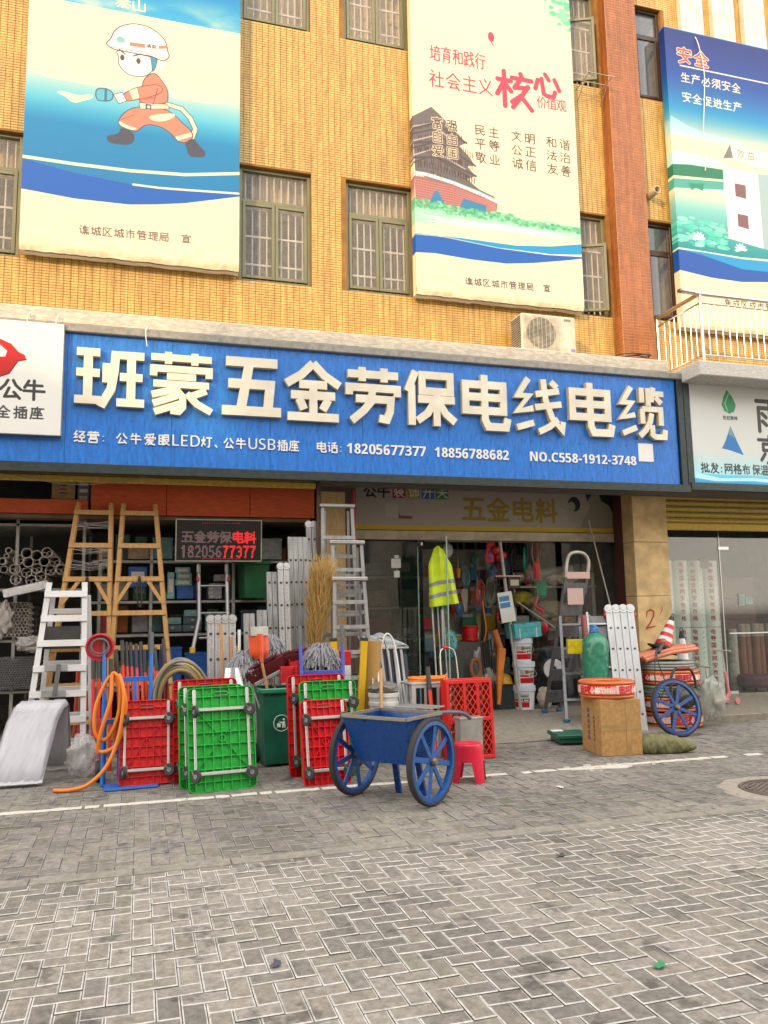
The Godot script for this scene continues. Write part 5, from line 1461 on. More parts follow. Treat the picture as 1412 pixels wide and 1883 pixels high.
# ------------------------------------------------------------------ helpers for goods
func carton(called: String, label: String, category: String, c: Vector3, s: Vector3, m: Material, tape: Material = null, turn := 0.0, group := "") -> Node3D:
	var t := thing(called, label, category, c, turn, group)
	part(t, "body", bx(Vector3(0, s.y * 0.5, 0), s, minf(0.006, s.y * 0.05)), m)
	if tape: part(t, "print_label", bx(Vector3(0, s.y * 0.5, s.z * 0.5 + 0.002), Vector3(s.x * 0.7, s.y * 0.5, 0.003)), tape)
	return t

func plain(key: String, r: float, g: float, b: float, rough := 0.5, metal := 0.0) -> StandardMaterial3D:
	return mat(key, L(r, g, b), rough, metal, {"tex": "grime", "sc": 2.5})

func strip_ladder(t: Node3D, a0: Vector3, a1: Vector3, b0: Vector3, b1: Vector3, n: int, w: float, d: float, rung_h: float, m: Material, start := 0.08, end := 0.97, rung := "rung", proud := 0.0) -> void:
	# two rails a0-a1 and b0-b1 with n flat rungs
	for r in [[a0, a1], [b0, b1]]:
		var q := MB.new()
		q.bar(r[0], r[1], w, d, (b0 - a0).normalized(), 0.003)
		part(t, "rail", q, m)
	var side := (b0 - a0).normalized()
	var nrm := (a1 - a0).normalized().cross(side)
	if nrm.z < 0: nrm = -nrm
	for i in n:
		var k := lerpf(start, end, float(i) / maxf(1, n - 1))
		var q := MB.new()
		var pa := a0.lerp(a1, k) + nrm * proud
		var pb := b0.lerp(b1, k) + nrm * proud
		var e := w * 0.5 if proud > 0.0 else -w * 0.4
		q.bar(pa - side * e, pb + side * e, rung_h, d * 0.5 if proud > 0.0 else d * 0.9, (a1 - a0).normalized(), 0.002)
		part(t, rung, q, m)

func coil(b: MB, o: Vector3, r: float, wire: float, turns: int, per: int, flat := 1.0, wob := 0.01) -> void:
	var pts := []
	var lay := 0
	for i in turns * 24 + 1:
		var an := TAU * i / 24.0
		var k := int(i / 24.0)
		lay = int(float(k) / per)
		var rr := r - (k % per) * wire * 1.9 + sin(an * 3.0 + k) * wob
		pts.append(o + Vector3(cos(an) * rr, wire + lay * wire * 1.9 + sin(an * 2.0 + k * 1.7) * wob * 0.5, sin(an) * rr * flat))
	b.tube(pts, wire, 7)

# ------------------------------------------------------------------ the open stall on the left
func frust(b: MB, o: Vector3, s0: Vector2, s1: Vector2, h: float, bottom := true, top := true, shift := Vector3.ZERO) -> void:
	var p := []
	var q := []
	for k in [Vector2(-1, -1), Vector2(1, -1), Vector2(1, 1), Vector2(-1, 1)]:
		p.append(o + Vector3(k.x * s0.x, 0, k.y * s0.y) * 0.5)
		q.append(o + shift + Vector3(k.x * s1.x * 0.5, h, k.y * s1.y * 0.5))
	for i in 4: b.face([p[i], p[(i + 1) % 4], q[(i + 1) % 4], q[i]], p[i] + p[(i + 1) % 4] - o * 2)
	if bottom: b.face(p, Vector3.DOWN)
	if top: b.face(q, Vector3.UP)

func pipe_mesh(r: float, wall: float, l: float, k := 18) -> MB:
	var b := MB.new()
	b.x = Transform3D(Basis(Vector3.RIGHT, PI / 2), Vector3.ZERO)
	b.lathe([Vector2(r - wall, -l), Vector2(r, -l), Vector2(r, 0), Vector2(r - wall, 0), Vector2(r - wall, -l)], k)
	return b

func rack(called: String, label: String, x0: float, x1: float, z0: float, z1: float, top: float, shelves: Array, posts: Array, m: Material) -> void:
	var t := thing(called, label, "shelf rack", Vector3(x0, 0.1, z0))
	for y in shelves:
		part(t, "shelf", bx(Vector3((x1 - x0) * 0.5, y - 0.12, (z1 - z0) * 0.5), Vector3(x1 - x0, 0.035, absf(z1 - z0)), 0.004), m)
	for x in posts:
		for z in [z0 - 0.02, z1 + 0.02]: part(t, "post", bx(Vector3(x - x0, (top - 0.1) * 0.5, z - z0), Vector3(0.04, top - 0.1, 0.04), 0.003), m)

func fold_ladder(label: String, at: Vector3, h: float, rails: int, w: float, lean: float, hinge: bool, m: Material, turn := 0.0) -> Node3D:
	var t := thing("folded_ladder", label, "ladder", at, turn, "folded aluminium ladders")
	t.rotation_degrees.x = -lean
	for i in rails:
		var x := (i - (rails - 1) * 0.5) * w
		var b := MB.new()
		var hw := w * 0.46
		b.x = Transform3D(Basis(Vector3.RIGHT, -PI / 2), Vector3(x, 0, 0))
		b.prism(PackedVector2Array([Vector2(-hw, 0.03), Vector2(-hw, -0.03), Vector2(-hw + 0.006, -0.033), Vector2(-hw * 0.5, -0.033), Vector2(-hw * 0.4, -0.03), Vector2(hw * 0.4, -0.03), Vector2(hw * 0.5, -0.033), Vector2(hw - 0.006, -0.033), Vector2(hw, -0.03), Vector2(hw, 0.03)]), 0.0, h)
		part(t, "rail", b, m)
		if hinge:
			var g := MB.new()
			g.x = Transform3D(Basis(Vector3.RIGHT, PI / 2), Vector3(x, h + w * 0.35, 0))
			g.lathe([Vector2(0, 0.045), Vector2(w * 0.3, 0.045), Vector2(w * 0.34, 0.04), Vector2(w * 0.62, 0.04), Vector2(w * 0.66, 0.03), Vector2(w * 0.66, -0.03), Vector2(0, -0.03)], 18)
			part(t, "hinge", g, mat("hinge_alu", L(0.48, 0.49, 0.49), 0.35, 0.6, {"tex": "soft"}))
	var ey := 0.22
	while ey < h - 0.05:
		var e := MB.new()
		for i in rails: e.box(Vector3((i - (rails - 1) * 0.5) * w, ey, 0.031), Vector3(0.026, 0.026, 0.006))
		part(t, "rung_ends", e, mat("rung_dark", L(0.02), 0.6, 0, {"tex": ""}))
		ey += 0.29
	return t

func make_left_shop() -> void:
	var steel := mat("rack_steel", L(0.34, 0.34, 0.32), 0.5, 0.4, {"tex": "grime"})
	rack("pipe_rack", "grey steel rack holding the stack of plastic pipes at far left", -3.2, -0.66, -0.28, -1.7, 2.9, [0.7, 1.33, 1.97, 2.8], [-3.1, -1.5, -0.7], steel)
	rack("goods_rack", "grey steel shelf rack of boxes behind the lit board", -0.6, 2.2, -0.4, -1.1, 2.5, [0.66, 1.36, 1.8, 2.34], [-0.5, 0.15, 1.24, 2.15], steel)
	# orange loft front
	var org := mat("loft_orange", L(0.58, 0.085, 0.012), 0.6, 0, {"tex": "stain", "sc": Vector3(0.5, 2.0, 0.5), "world": true})
	var t := thing("loft_front", "orange red painted plank front of the loft above the stall", "plank front", Vector3(0, 2.9, 0))
	part(t, "plank", bx(Vector3(-1.9, 0.09, -0.02), Vector3(2.5, 0.18, 0.04), 0.004), org)
	var xs := [-0.62, 0.32, 1.41, 2.3]
	for i in 3: part(t, "board", bx(Vector3((xs[i] + xs[i + 1]) * 0.5, 0.25, -0.02), Vector3(xs[i + 1] - xs[i] - 0.008, 0.5, 0.04), 0.004), org)
	part(t, "loft_floor", bx(Vector3(-0.4, -0.03, -0.9), Vector3(5.3, 0.05, 1.7)), mat("loft_ply", L(0.16, 0.11, 0.07), 0.8))
	var card := mat("cardboard", L(0.40, 0.25, 0.11), 0.85, 0, {"tex": "mottle", "sc": 1.5})
	var inkm := mat("carton_ink", L(0.06, 0.05, 0.05), 0.8, 0, {"tex": ""})
	t = carton("storage_carton", "brown printed carton on the loft next to stacked white labelled packs", "carton", Vector3(-0.96, 3.08, -0.3), Vector3(0.28, 0.27, 0.36), card)
	for i in 3: part(t, "print_mark", bx(Vector3(jit(0.02), 0.1 + i * 0.05, 0.182), Vector3(0.1 - i * 0.015, 0.018, 0.003)), inkm)
	var pack := mat("pack_grey", L(0.20, 0.21, 0.2), 0.6, 0)
	var lab := mat("pack_label", L(0.62, 0.60, 0.56), 0.7, 0, {"tex": "mottle", "sc": 14.0})
	var place := ["leftmost", "middle", "rightmost"]
	for c in 3:
		for r in 3:
			carton("labelled_pack", "dark pack with white label, %s column, %s in the loft stack" % [place[c], ["bottom", "second", "top"][r]], "pack", Vector3([-0.72, -0.56, -0.28][c], 3.08 + r * 0.092, -0.28 + jit(0.01)), Vector3([0.14, 0.14, 0.2][c], 0.09, 0.3), pack, lab, jit(3.0), "labelled packs on the loft")
	# plastic pipes
	var pvc := mat("pipe_white", L(0.74, 0.66, 0.60), 0.45, 0, {"tex": "grime"})
	var ps := [[-1.39, 2.42, 0.064], [-1.27, 2.39, 0.065], [-1.14, 2.42, 0.064], [-1.48, 2.33, 0.062], [-1.36, 2.30, 0.063], [-1.17, 2.31, 0.060], [-1.05, 2.31, 0.064], [-1.51, 2.21, 0.064], [-1.38, 2.17, 0.064], [-1.26, 2.22, 0.063], [-1.10, 2.20, 0.064], [-0.97, 2.21, 0.064], [-1.50, 2.08, 0.064], [-1.32, 2.07, 0.067], [-1.21, 2.12, 0.065], [-1.66, 2.31, 0.044], [-1.60, 2.45, 0.037], [-1.62, 2.38, 0.029], [-1.65, 2.21, 0.047]]
	var rows := ["top", "upper middle", "lower middle", "bottom"]
	var ord := ["first", "second", "third", "fourth", "fifth", "sixth", "seventh", "eighth"]
	var byrow := [[], [], [], []]
	for q in ps:
		var k := 0 if q[1] > 2.36 else (1 if q[1] > 2.24 else (2 if q[1] > 2.1 else 3))
		byrow[k].append(q)
	for k in 4:
		byrow[k].sort_custom(func(a, b): return a[0] < b[0])
		for i in byrow[k].size():
			var q: Array = byrow[k][i]
			t = thing("plastic_pipe", "%s pale plastic pipe from the left in the %s row of the stack" % [ord[i], rows[k]], "pipe", Vector3(q[0], q[1], -0.25 + jit(0.05)), jit(1.5), "large plastic pipes in the rack")
			part(t, "pipe_wall", pipe_mesh(q[2], 0.005, 1.35), pvc)
			if q[2] > 0.055 and (k >= 2 or i % 3 == 1):
				for s in [-1, 1]:
					var o := part(t, "inner_pipe", pipe_mesh(q[2] * 0.44, 0.003, 1.3, 14), pvc)
					o.position = Vector3(s * q[2] * 0.46, -q[2] * 0.25 + s * 0.006, -0.015)
	for g in [["conduit_bundle", "bundle of thin pale conduit pipes half wrapped in film", 1.36, 0.022, 9, 11, pvc, -1.72], ["tube_bundle", "large honeycomb bundle of thin grey steel tubes", 0.72, 0.0155, 15, 14, mat("tube_grey", L(0.5, 0.5, 0.52), 0.4, 0.5), -1.66]]:
		t = thing(g[0], g[1], "pipe bundle", Vector3(g[7], g[2], -0.22))
		var me := pipe_mesh(g[3], 0.003, 1.3, 10).mesh()
		for j in g[5]:
			for i in g[4]:
				var e: float = i * g[3] * 2.04 + (g[3] if j % 2 else 0.0)
				inst(t, "tube", me, g[6]).position = Vector3(e + jit(0.002), g[3] + j * g[3] * 1.78, jit(0.03))
		part(t, "tie_band", bx(Vector3(g[4] * g[3], g[5] * g[3] * 0.9, -0.5), Vector3(g[4] * g[3] * 2.1 + 0.02, g[5] * g[3] * 1.86 + 0.03, 0.03)), mat("band_black", L(0.04), 0.6))
	var film := filmy("wrap_film", L(0.62, 0.58, 0.55), 0.6)
	for w in [["crumpled pale plastic film over the thin conduit pipes", Vector3(-1.66, 1.58, -0.17), Vector3(0.13, 0.2, 0.05)], ["grey wrapped parcel hanging below the thin conduit pipes", Vector3(-1.3, 1.27, -0.16), Vector3(0.13, 0.09, 0.1)], ["pale greenish plastic bag stuffed between pipes at left edge", Vector3(-1.76, 2.1, -0.2), Vector3(0.08, 0.11, 0.06)]]:
		var b := MB.new()
		lump(b, w[2], 0.8, int(w[1].y * 100))
		solo("plastic_wrap", b, film, w[0], "plastic wrap", w[1])
	carton("flat_white_box", "long white printed box lying aslant on the thin conduit pipes", "box", Vector3(-1.33, 1.9, -0.02), Vector3(0.52, 0.1, 0.14), plain("box_white", 0.62, 0.62, 0.63), lab).rotation_degrees.z = 13
	# boxes on the goods rack
	var teal := plain("case_teal", 0.10, 0.24, 0.24)
	var pale := plain("box_teal", 0.22, 0.42, 0.42)
	var blu := plain("bin_blue", 0.02, 0.10, 0.36, 0.35)
	var grn := plain("bin_green", 0.02, 0.2, 0.06, 0.35)
	var dark := plain("case_dark", 0.05, 0.07, 0.085, 0.45)
	var buf := plain("box_buff", 0.34, 0.24, 0.16, 0.8)
	var mauve := plain("pack_mauve", 0.45, 0.42, 0.48, 0.6)
	var red := plain("dull_red", 0.28, 0.025, 0.03)
	var goods := [["tall teal box standing left of the stacked teal boxes", 0.41, 1.82, 0.09, 0.36, pale, 1], ["lowest of three teal boxes above the blue bin", 0.58, 2.0, 0.22, 0.085, pale, 1], ["middle of three teal boxes above the blue bin", 0.575, 2.088, 0.21, 0.08, pale, 1], ["topmost of three teal boxes above the blue bin", 0.57, 2.17, 0.2, 0.08, pale, 1],
		["bright blue plastic bin on the middle shelf", 0.6, 1.82, 0.22, 0.175, blu, 0], ["green plastic bin left of the bright blue bin", 0.39, 1.82, 0.16, 0.1, grn, 0], ["blue box seen between the rungs of the right wooden ladder", -0.03, 1.98, 0.24, 0.28, blu, 1], ["wooden tray stack behind the right wooden ladder", -0.02, 2.36, 0.28, 0.2, buf, 0],
		["lowest white and mauve pack behind the small jointed ladder", 1.0, 1.82, 0.17, 0.05, mauve, 0], ["second white and mauve pack behind the small jointed ladder", 1.0, 1.873, 0.18, 0.05, mauve, 0], ["third white and mauve pack behind the small jointed ladder", 1.0, 1.926, 0.17, 0.05, mauve, 0], ["topmost white and mauve pack behind the small jointed ladder", 1.01, 1.98, 0.18, 0.05, mauve, 0],
		["folded pale packs lying above the mauve packs", 1.1, 2.06, 0.22, 0.09, mauve, 0], ["dark tool case lowest of the left pair", 0.43, 1.38, 0.25, 0.09, dark, 0], ["dark tool case upper of the left pair", 0.43, 1.48, 0.24, 0.09, teal, 0], ["grey tool case lowest of the right stack of three", 0.7, 1.38, 0.25, 0.095, dark, 0], ["grey tool case middle of the right stack of three", 0.7, 1.48, 0.25, 0.095, dark, 0], ["grey tool case top of the right stack of three", 0.7, 1.58, 0.23, 0.09, teal, 0],
		["teal case behind the legs of the small jointed ladder", 1.05, 1.38, 0.36, 0.24, teal, 0], ["large blue storage bin on the lowest shelf", 0.42, 0.68, 0.3, 0.5, blu, 0], ["second large blue storage bin on the lowest shelf", 0.76, 0.68, 0.3, 0.42, blu, 0], ["dark blue crate on lowest shelf behind red handled tools", 0.05, 0.68, 0.34, 0.5, blu, 0], ["dark blue grey case stack under the green tub", 1.5, 1.38, 0.3, 0.28, dark, 0], ["dark case on lowest shelf behind the wrapped ladder", 1.1, 0.68, 0.34, 0.4, dark, 0],
		["stack of grey sheets right of the lit board", 1.76, 2.36, 0.32, 0.3, plain("sheet_grey", 0.3, 0.32, 0.32), 0], ["grey green parcels left of the lit board", 0.3, 2.36, 0.26, 0.3, teal, 0], ["dark carton behind the lit board", 0.95, 2.36, 0.5, 0.3, buf, 0], ["pale red boxes between the two wooden ladders", -0.42, 1.38, 0.2, 0.3, red, 0], ["buff box on shelf behind the left wooden ladder", -0.42, 1.82, 0.22, 0.2, buf, 0]]
	for g in goods:
		t = carton("shelf_box", g[0], "box", Vector3(g[1], g[2], -0.62 + jit(0.02)), Vector3(g[3], g[4], 0.3), g[5], lab if g[6] == 1 else null, jit(3.0), "boxes on the goods rack")
		if g[4] > 0.15 and g[6] == 0: part(t, "lid", bx(Vector3(0, g[4] - 0.02, 0), Vector3(g[3] + 0.014, 0.035, 0.314), 0.005), g[5])
		elif g[6] == 0: part(t, "clasp", bx(Vector3(0, g[4] * 0.6, 0.153), Vector3(0.04, 0.025, 0.008)), steel)
	var fill := [pale, teal, blu, grn, dark, buf, mauve, red, plain("box_orange", 0.5, 0.16, 0.03), plain("box_cream", 0.5, 0.46, 0.36)]
	for r in 4:
		for i in 11:
			var sx := rng.randf_range(0.14, 0.22)
			carton("rear_box", "stock box, %s from left in the rear line of the rack's %s shelf" % [["first", "second", "third", "fourth", "fifth", "sixth", "seventh", "eighth", "ninth", "tenth", "eleventh"][i], ["lowest", "second", "third", "top"][r]], "box", Vector3(-0.48 + i * 0.245, [0.68, 1.38, 1.82, 2.36][r], -0.95), Vector3(sx, rng.randf_range(0.18, 0.4), 0.2), fill[rng.randi() % 10], lab if rng.randf() < 0.5 else null, jit(4.0), "rear line of stock on the goods rack")
	# light emitting board
	t = thing("lit_board", "black light board with red dotted characters and phone number", "sign", Vector3(0.44, 2.3, 0.0))
	t.rotation_degrees.x = 3
	var p := Print.new(1.1, 0.53, 100, Color.BLACK)
	p.glyphs(glyph, "五金劳保电料", 0.065, 0.235, 0.15, 0.163, 0.15, Color.WHITE)
	p.glyphs(glyph, "18205677377", 0.055, 0.04, 0.155, 0.09, 0.13, Color.WHITE, 0.0, 0.5)
	var al := Image.create_empty(p.w * 6, p.h * 6, false, Image.FORMAT_RGB8)
	var em := al.duplicate()
	al.fill(Color(0.035, 0.04, 0.045))
	for j in p.h:
		for i in p.w:
			var on := p.im.get_pixel(i, j).r > 0.4
			var edge: bool = (j == 3 or j == p.h - 3) and i % 3 == 0 and i > 30 and i < 82
			if not on and not edge: continue
			var lit: bool = (i > 72 and j < 29) or (i > 60 and j >= 29) or (edge and i < 40 + j)
			al.fill_rect(Rect2i(i * 6 + 1, j * 6 + 1, 4, 4), Color(0.75, 0.25, 0.28) if lit else Color(0.74, 0.6, 0.62))
			if lit: em.fill_rect(Rect2i(i * 6 + 1, j * 6 + 1, 4, 4), Color(1.0, 0.12, 0.12))
	var m := MB.new()
	m.face([Vector3(0.01, 0.01, 0.031), Vector3(1.11, 0.01, 0.031), Vector3(1.11, 0.54, 0.031), Vector3(0.01, 0.54, 0.031)], Vector3.BACK, [Vector2(0, 1), Vector2(1, 1), Vector2(1, 0), Vector2(0, 0)])
	var lm := printed("lit_print", ImageTexture.create_from_image(al), 0.4)
	lm.emission_enabled = true
	lm.emission = Color.BLACK
	lm.emission_texture = ImageTexture.create_from_image(em)
	lm.emission_energy_multiplier = 0.9
	part(t, "screen", m, lm)
	var fr := MB.new()
	for q in [[0.56, 0.003, 1.12, 0.014], [0.56, 0.547, 1.12, 0.014]]: fr.box(Vector3(q[0], q[1], 0.02), Vector3(q[2], q[3], 0.05))
	for x in [0.004, 1.116]: fr.box(Vector3(x, 0.275, 0.02), Vector3(0.014, 0.53, 0.05))
	fr.box(Vector3(0.56, 0.275, 0.01), Vector3(1.1, 0.54, 0.03))
	part(t, "frame", fr, mat("frame_alu", L(0.45, 0.44, 0.36), 0.4, 0.5))
	# wooden ladders
	var wood := mat("ladder_wood", L(0.50, 0.28, 0.095), 0.7, 0, {"tex": "stain", "sc": Vector3(2.5, 0.7, 2.5)})
	var strap := mat("strap_black", L(0.02), 0.7)
	for w in [["wooden step ladder with plastic film between its rungs", -0.76, -1.10, -0.37, -0.33], ["wooden step ladder with a hanging black strap nearest the lit board", -0.22, -0.36, 0.17, 0.45]]:
		t = thing("wooden_ladder", w[0], "ladder", Vector3(0, 0.1, 0), 0, "wooden ladders")
		var a1 := Vector3(w[1], 2.93, 0.12)
		var a0 := Vector3(w[2], 0.0, 0.55)
		var b1 := Vector3(w[3], 2.93, 0.12)
		var b0 := Vector3(w[4], 0.0, 0.55)
		strip_ladder(t, a0, a1, b0, b1, 7, 0.05, 0.028, 0.06, wood, 0.09, 0.955, "rung", 0.024)
		var off := Vector3(0.012, 0, -0.045)
		for r in [[a0 + off + Vector3(0, 0, -0.1), a1 + off], [b0 + off + Vector3(0, 0, -0.1), b1 + off]]:
			m = MB.new()
			m.bar(r[0], r[1], 0.05, 0.026, Vector3.RIGHT, 0.002)
			part(t, "rear_leg", m, wood)
		var ka := a0.lerp(a1, 0.665)
		var kb := b0.lerp(b1, 0.665)
		var la := a0.lerp(a1, 0.56)
		var lb := b0.lerp(b1, 0.56)
		for r in [[la, ka.lerp(kb, 0.33)], [lb, kb.lerp(ka, 0.33)]]:
			m = MB.new()
			m.bar(r[0] + Vector3(0, 0, 0.01), r[1] + Vector3(0, 0, 0.01), 0.045, 0.02, Vector3.RIGHT, 0.002)
			part(t, "brace", m, wood)
		m = MB.new()
		var c := ka.lerp(kb, 0.5) + Vector3(0, 0, 0.05)
		m.tube(smoothed([c + Vector3(0.0, 0.04, 0), c + Vector3(-0.03, -0.14, 0.01), c + Vector3(0.0, -0.33, 0.01), c + Vector3(0.03, -0.3, 0.01), c + Vector3(0.025, -0.1, 0.01), c + Vector3(0.0, 0.04, 0)], 4), 0.011, 6)
		part(t, "strap", m, strap)
		if w[1] < -0.5:
			for k in [0.73, 0.8, 0.9]:
				m = MB.new()
				var pa := a0.lerp(a1, k)
				var pb := b0.lerp(b1, k)
				for i in 9:
					var o := 0.012 * i
					m.tube([pa + Vector3(0.02, o - 0.05 + jit(0.03), 0.02), pa.lerp(pb, 0.5) + Vector3(0, o * 0.7 - 0.05 + jit(0.03), 0.03), pb + Vector3(-0.02, o - 0.05 + jit(0.03), 0.02)], 0.002, 4)
				part(t, "film", m, film)
	# white aluminium step ladder
	var alw := mat("alu_white", L(0.68, 0.69, 0.70), 0.38, 0.2, {"tex": "soft"})
	var alu := mat("alu", L(0.34, 0.345, 0.34), 0.4, 0.6, {"tex": "grime", "sc": Vector3(3, 0.5, 3)})
	t = thing("step_ladder", "white aluminium folding ladder with wide steps standing at the left", "ladder", Vector3(0, 0.0, 0))
	strip_ladder(t, Vector3(-1.2, 0, 0.95), Vector3(-1.01, 2.0, 0.66), Vector3(-0.57, 0, 0.95), Vector3(-0.62, 2.0, 0.66), 7, 0.062, 0.03, 0.075, alw, 0.08, 0.93, "step", 0.028)
	strip_ladder(t, Vector3(-1.12, 0, 0.42), Vector3(-0.97, 1.85, 0.6), Vector3(-0.5, 0, 0.42), Vector3(-0.58, 1.85, 0.6), 6, 0.055, 0.028, 0.06, alw, 0.08, 0.9, "rear_step")
	for i in 4:
		var k := 0.08 + 0.283 * i * 0.5
		m = MB.new()
		var pa := Vector3(-1.2, 0, 0.95).lerp(Vector3(-1.01, 2.0, 0.66), k)
		var pb := Vector3(-0.57, 0, 0.95).lerp(Vector3(-0.62, 2.0, 0.66), k)
		m.bar(pa.lerp(pb, 0.18) + Vector3(0, 0.012, 0.055), pa.lerp(pb, 0.66) + Vector3(0, 0.012, 0.055), 0.07, 0.01, Vector3.UP, 0.002)
		part(t, "grip_plate", m, mat("grip_grey", L(0.36), 0.5))
	m = MB.new()
	m.bar(Vector3(-0.86, 1.06, 0.86), Vector3(-0.89, 0.72, 0.91), 0.05, 0.012, Vector3.RIGHT)
	part(t, "strap", m, mat("strap_grey", L(0.13), 0.6))
	part(t, "dark_sheet", bx(Vector3(-0.85, 1.36, 0.72), Vector3(0.4, 0.26, 0.01)), mat("sheet_dark", L(0.05), 0.5))
	# folded ladders leaning to the right of the stall
	fold_ladder("short pair of folded aluminium ladder rails at the front left of the group", Vector3(1.31, 0.0, 0.95), 1.62, 2, 0.07, 9, false, alu)
	fold_ladder("short folded aluminium ladder behind the orange shovel", Vector3(1.47, 0.0, 0.95), 1.66, 2, 0.065, 9, false, alu)
	fold_ladder("taller folded aluminium ladder right of the green tub", Vector3(1.62, 0.05, 0.85), 2.1, 2, 0.07, 9, false, alu)
	fold_ladder("film wrapped folded ladder with two round white hinges", Vector3(1.76, 0.05, 0.95), 2.15, 2, 0.075, 10, true, mat("alu_wrapped", L(0.45, 0.45, 0.45), 0.3, 0.3, {"tex": "mottle", "sc": 3.0}))
	fold_ladder("tall four rail folded aluminium ladder", Vector3(1.97, 0.05, 0.8), 2.56, 4, 0.066, 8, false, alu)
	fold_ladder("tallest folded ladder with round hinges beside the straw brooms", Vector3(2.18, 0.05, 0.7), 2.72, 2, 0.075, 8, true, alu)
	fold_ladder("short folded ladder wrapped in film with round hinges behind the shovel handles", Vector3(0.92, 0.0, 1.45), 1.52, 4, 0.082, 7, true, mats["alu_wrapped"])
	# small jointed ladder hooked on the shelf
	t = thing("jointed_ladder", "small jointed aluminium ladder with splayed legs and yellow feet", "ladder", Vector3(0, 0, 0))
	for s in [-1.0, 1.0]:
		m = MB.new()
		m.tube([Vector3(0.94 + s * 0.185, 2.2, -0.2), Vector3(0.94 + s * 0.185, 1.55, 0.0), Vector3(0.94 + s * 0.27, 1.16, 0.15)], 0.028, 8)
		part(t, "rail", m, alu)
		part(t, "hinge", bx(Vector3(0.94 + s * 0.185, 2.22, -0.19), Vector3(0.05, 0.13, 0.06), 0.015), mats["hinge_alu"])
		part(t, "red_lock", bx(Vector3(0.94 + s * 0.2, 2.07, -0.13), Vector3(0.04, 0.06, 0.05), 0.008), mat("lock_red", L(0.55, 0.03, 0.03), 0.4))
		part(t, "foot", bx(Vector3(0.94 + s * 0.275, 1.15, 0.155), Vector3(0.07, 0.08, 0.06), 0.01), mat("foot_yellow", L(0.65, 0.42, 0.02), 0.5))
	for y in [1.98, 1.62, 1.3]:
		m = MB.new()
		m.rod(Vector3(0.75, y, -0.13 + (1.98 - y) * 0.3), Vector3(1.13, y, -0.13 + (1.98 - y) * 0.3), 0.017, 8)
		part(t, "rung", m, alu)
	# green tub hanging on the rack
	m = MB.new()
	frust(m, Vector3(0, 0, 0), Vector2(0.3, 0.3), Vector2(0.36, 0.36), 0.46)
	t = thing("green_tub", "dark green plastic bin stored on the shelf above the short ladders", "bin", Vector3(1.49, 1.82, -0.32), 12)
	part(t, "body", m, mat("tub_green", L(0.02, 0.11, 0.045), 0.35))
	part(t, "rim", bx(Vector3(0, 0.47, 0), Vector3(0.4, 0.05, 0.4), 0.012), mats["tub_green"])
	# plywood boards and a red pipe against the pillar
	solo("plywood_board", bx(Vector3(0, 1.6, 0), Vector3(0.34, 3.15, 0.018)), mat("plywood", L(0.50, 0.35, 0.16), 0.75, 0, {"tex": "stain", "sc": Vector3(2, 0.4, 2)}), "tall plywood board standing against the brown pillar", "board", Vector3(2.56, 0.1, 0.03), 0).rotation_degrees.x = -0.5
	m = MB.new()
	m.rod(Vector3(2.86, 0.1, 0.25), Vector3(2.84, 3.3, 0.05), 0.022, 10)
	solo("red_pipe", m, mat("pipe_red", L(0.42, 0.03, 0.035), 0.45), "red painted pipe standing at the pillar behind the aluminium ladders", "pipe")
	# brush bundle of straw
	t = thing("straw_broom", "tall bundle of golden straw brooms standing upside down by the ladders", "broom", Vector3(2.12, 0.0, 1.02))
	var st := MB.new()
	for i in 1500:
		var an := rng.randf() * TAU
		var rr := sqrt(rng.randf())
		var y := rng.randf_range(1.1, 2.05)
		var spread := 0.035 + 0.085 * smoothstep(1.1, 1.7, y)
		var o := Vector3(cos(an) * rr * spread + (y - 1.6) * 0.12, y, sin(an) * rr * spread * 0.8)
		var q := o + Vector3(cos(an) * 0.03 + jit(0.09) + 0.02, rng.randf_range(0.08, 0.34), sin(an) * 0.03 + jit(0.08))
		st.tube([o, o.lerp(q, 0.55) + Vector3(jit(0.02), 0, jit(0.02)), q], [0.005, 0.004, 0.0015], 3, false, false)
	part(t, "bristles", st, mat("straw", L(0.66, 0.43, 0.14), 0.8, 0, {"tex": "stain", "sc": 6.0}))
	st = MB.new()
	st.tube([Vector3(-0.12, 0.0, 0.1), Vector3(-0.07, 0.8, 0.04), Vector3(-0.02, 1.25, 0)], [0.018, 0.03, 0.06], 8)
	part(t, "stalks", st, mat("straw_dark", L(0.38, 0.24, 0.08), 0.8))
	# aluminium step ladders in front of the pillar
	for w in [["tallest aluminium step ladder in front of the plywood board", 3.0, 0.42, 0.5, 0.0, 2.5], ["middle aluminium step ladder in front of the plywood board", 2.48, 0.4, 0.85, 0.06, 2.54], ["shortest aluminium step ladder in front of the plywood board", 2.0, 0.4, 1.1, -0.0, 2.5]]:
		t = thing("aluminium_ladder", w[0], "ladder", Vector3(w[5], 0, 0), 0, "aluminium step ladders")
		var hw: float = w[2] * 0.5
		var h: float = w[1]
		var zt: float = w[3]
		strip_ladder(t, Vector3(-hw - 0.05, 0, zt + 0.24), Vector3(-hw + 0.01, h, zt), Vector3(hw + 0.05, 0, zt + 0.24), Vector3(hw - 0.01, h, zt), int(h / 0.3), 0.045, 0.025, 0.05, alu, 0.1, 0.86, "step", 0.012)
		strip_ladder(t, Vector3(-hw + 0.03, 0, zt - 0.12), Vector3(-hw + 0.05, h - 0.05, zt - 0.04), Vector3(hw - 0.03, 0, zt - 0.12), Vector3(hw - 0.05, h - 0.05, zt - 0.04), 4, 0.035, 0.02, 0.03, alu, 0.1, 0.8, "rear_bar")
		part(t, "top_step", bx(Vector3(0, h + 0.01, zt - 0.02), Vector3(w[2] + 0.06, 0.045, 0.13), 0.008), mats["hinge_alu"])

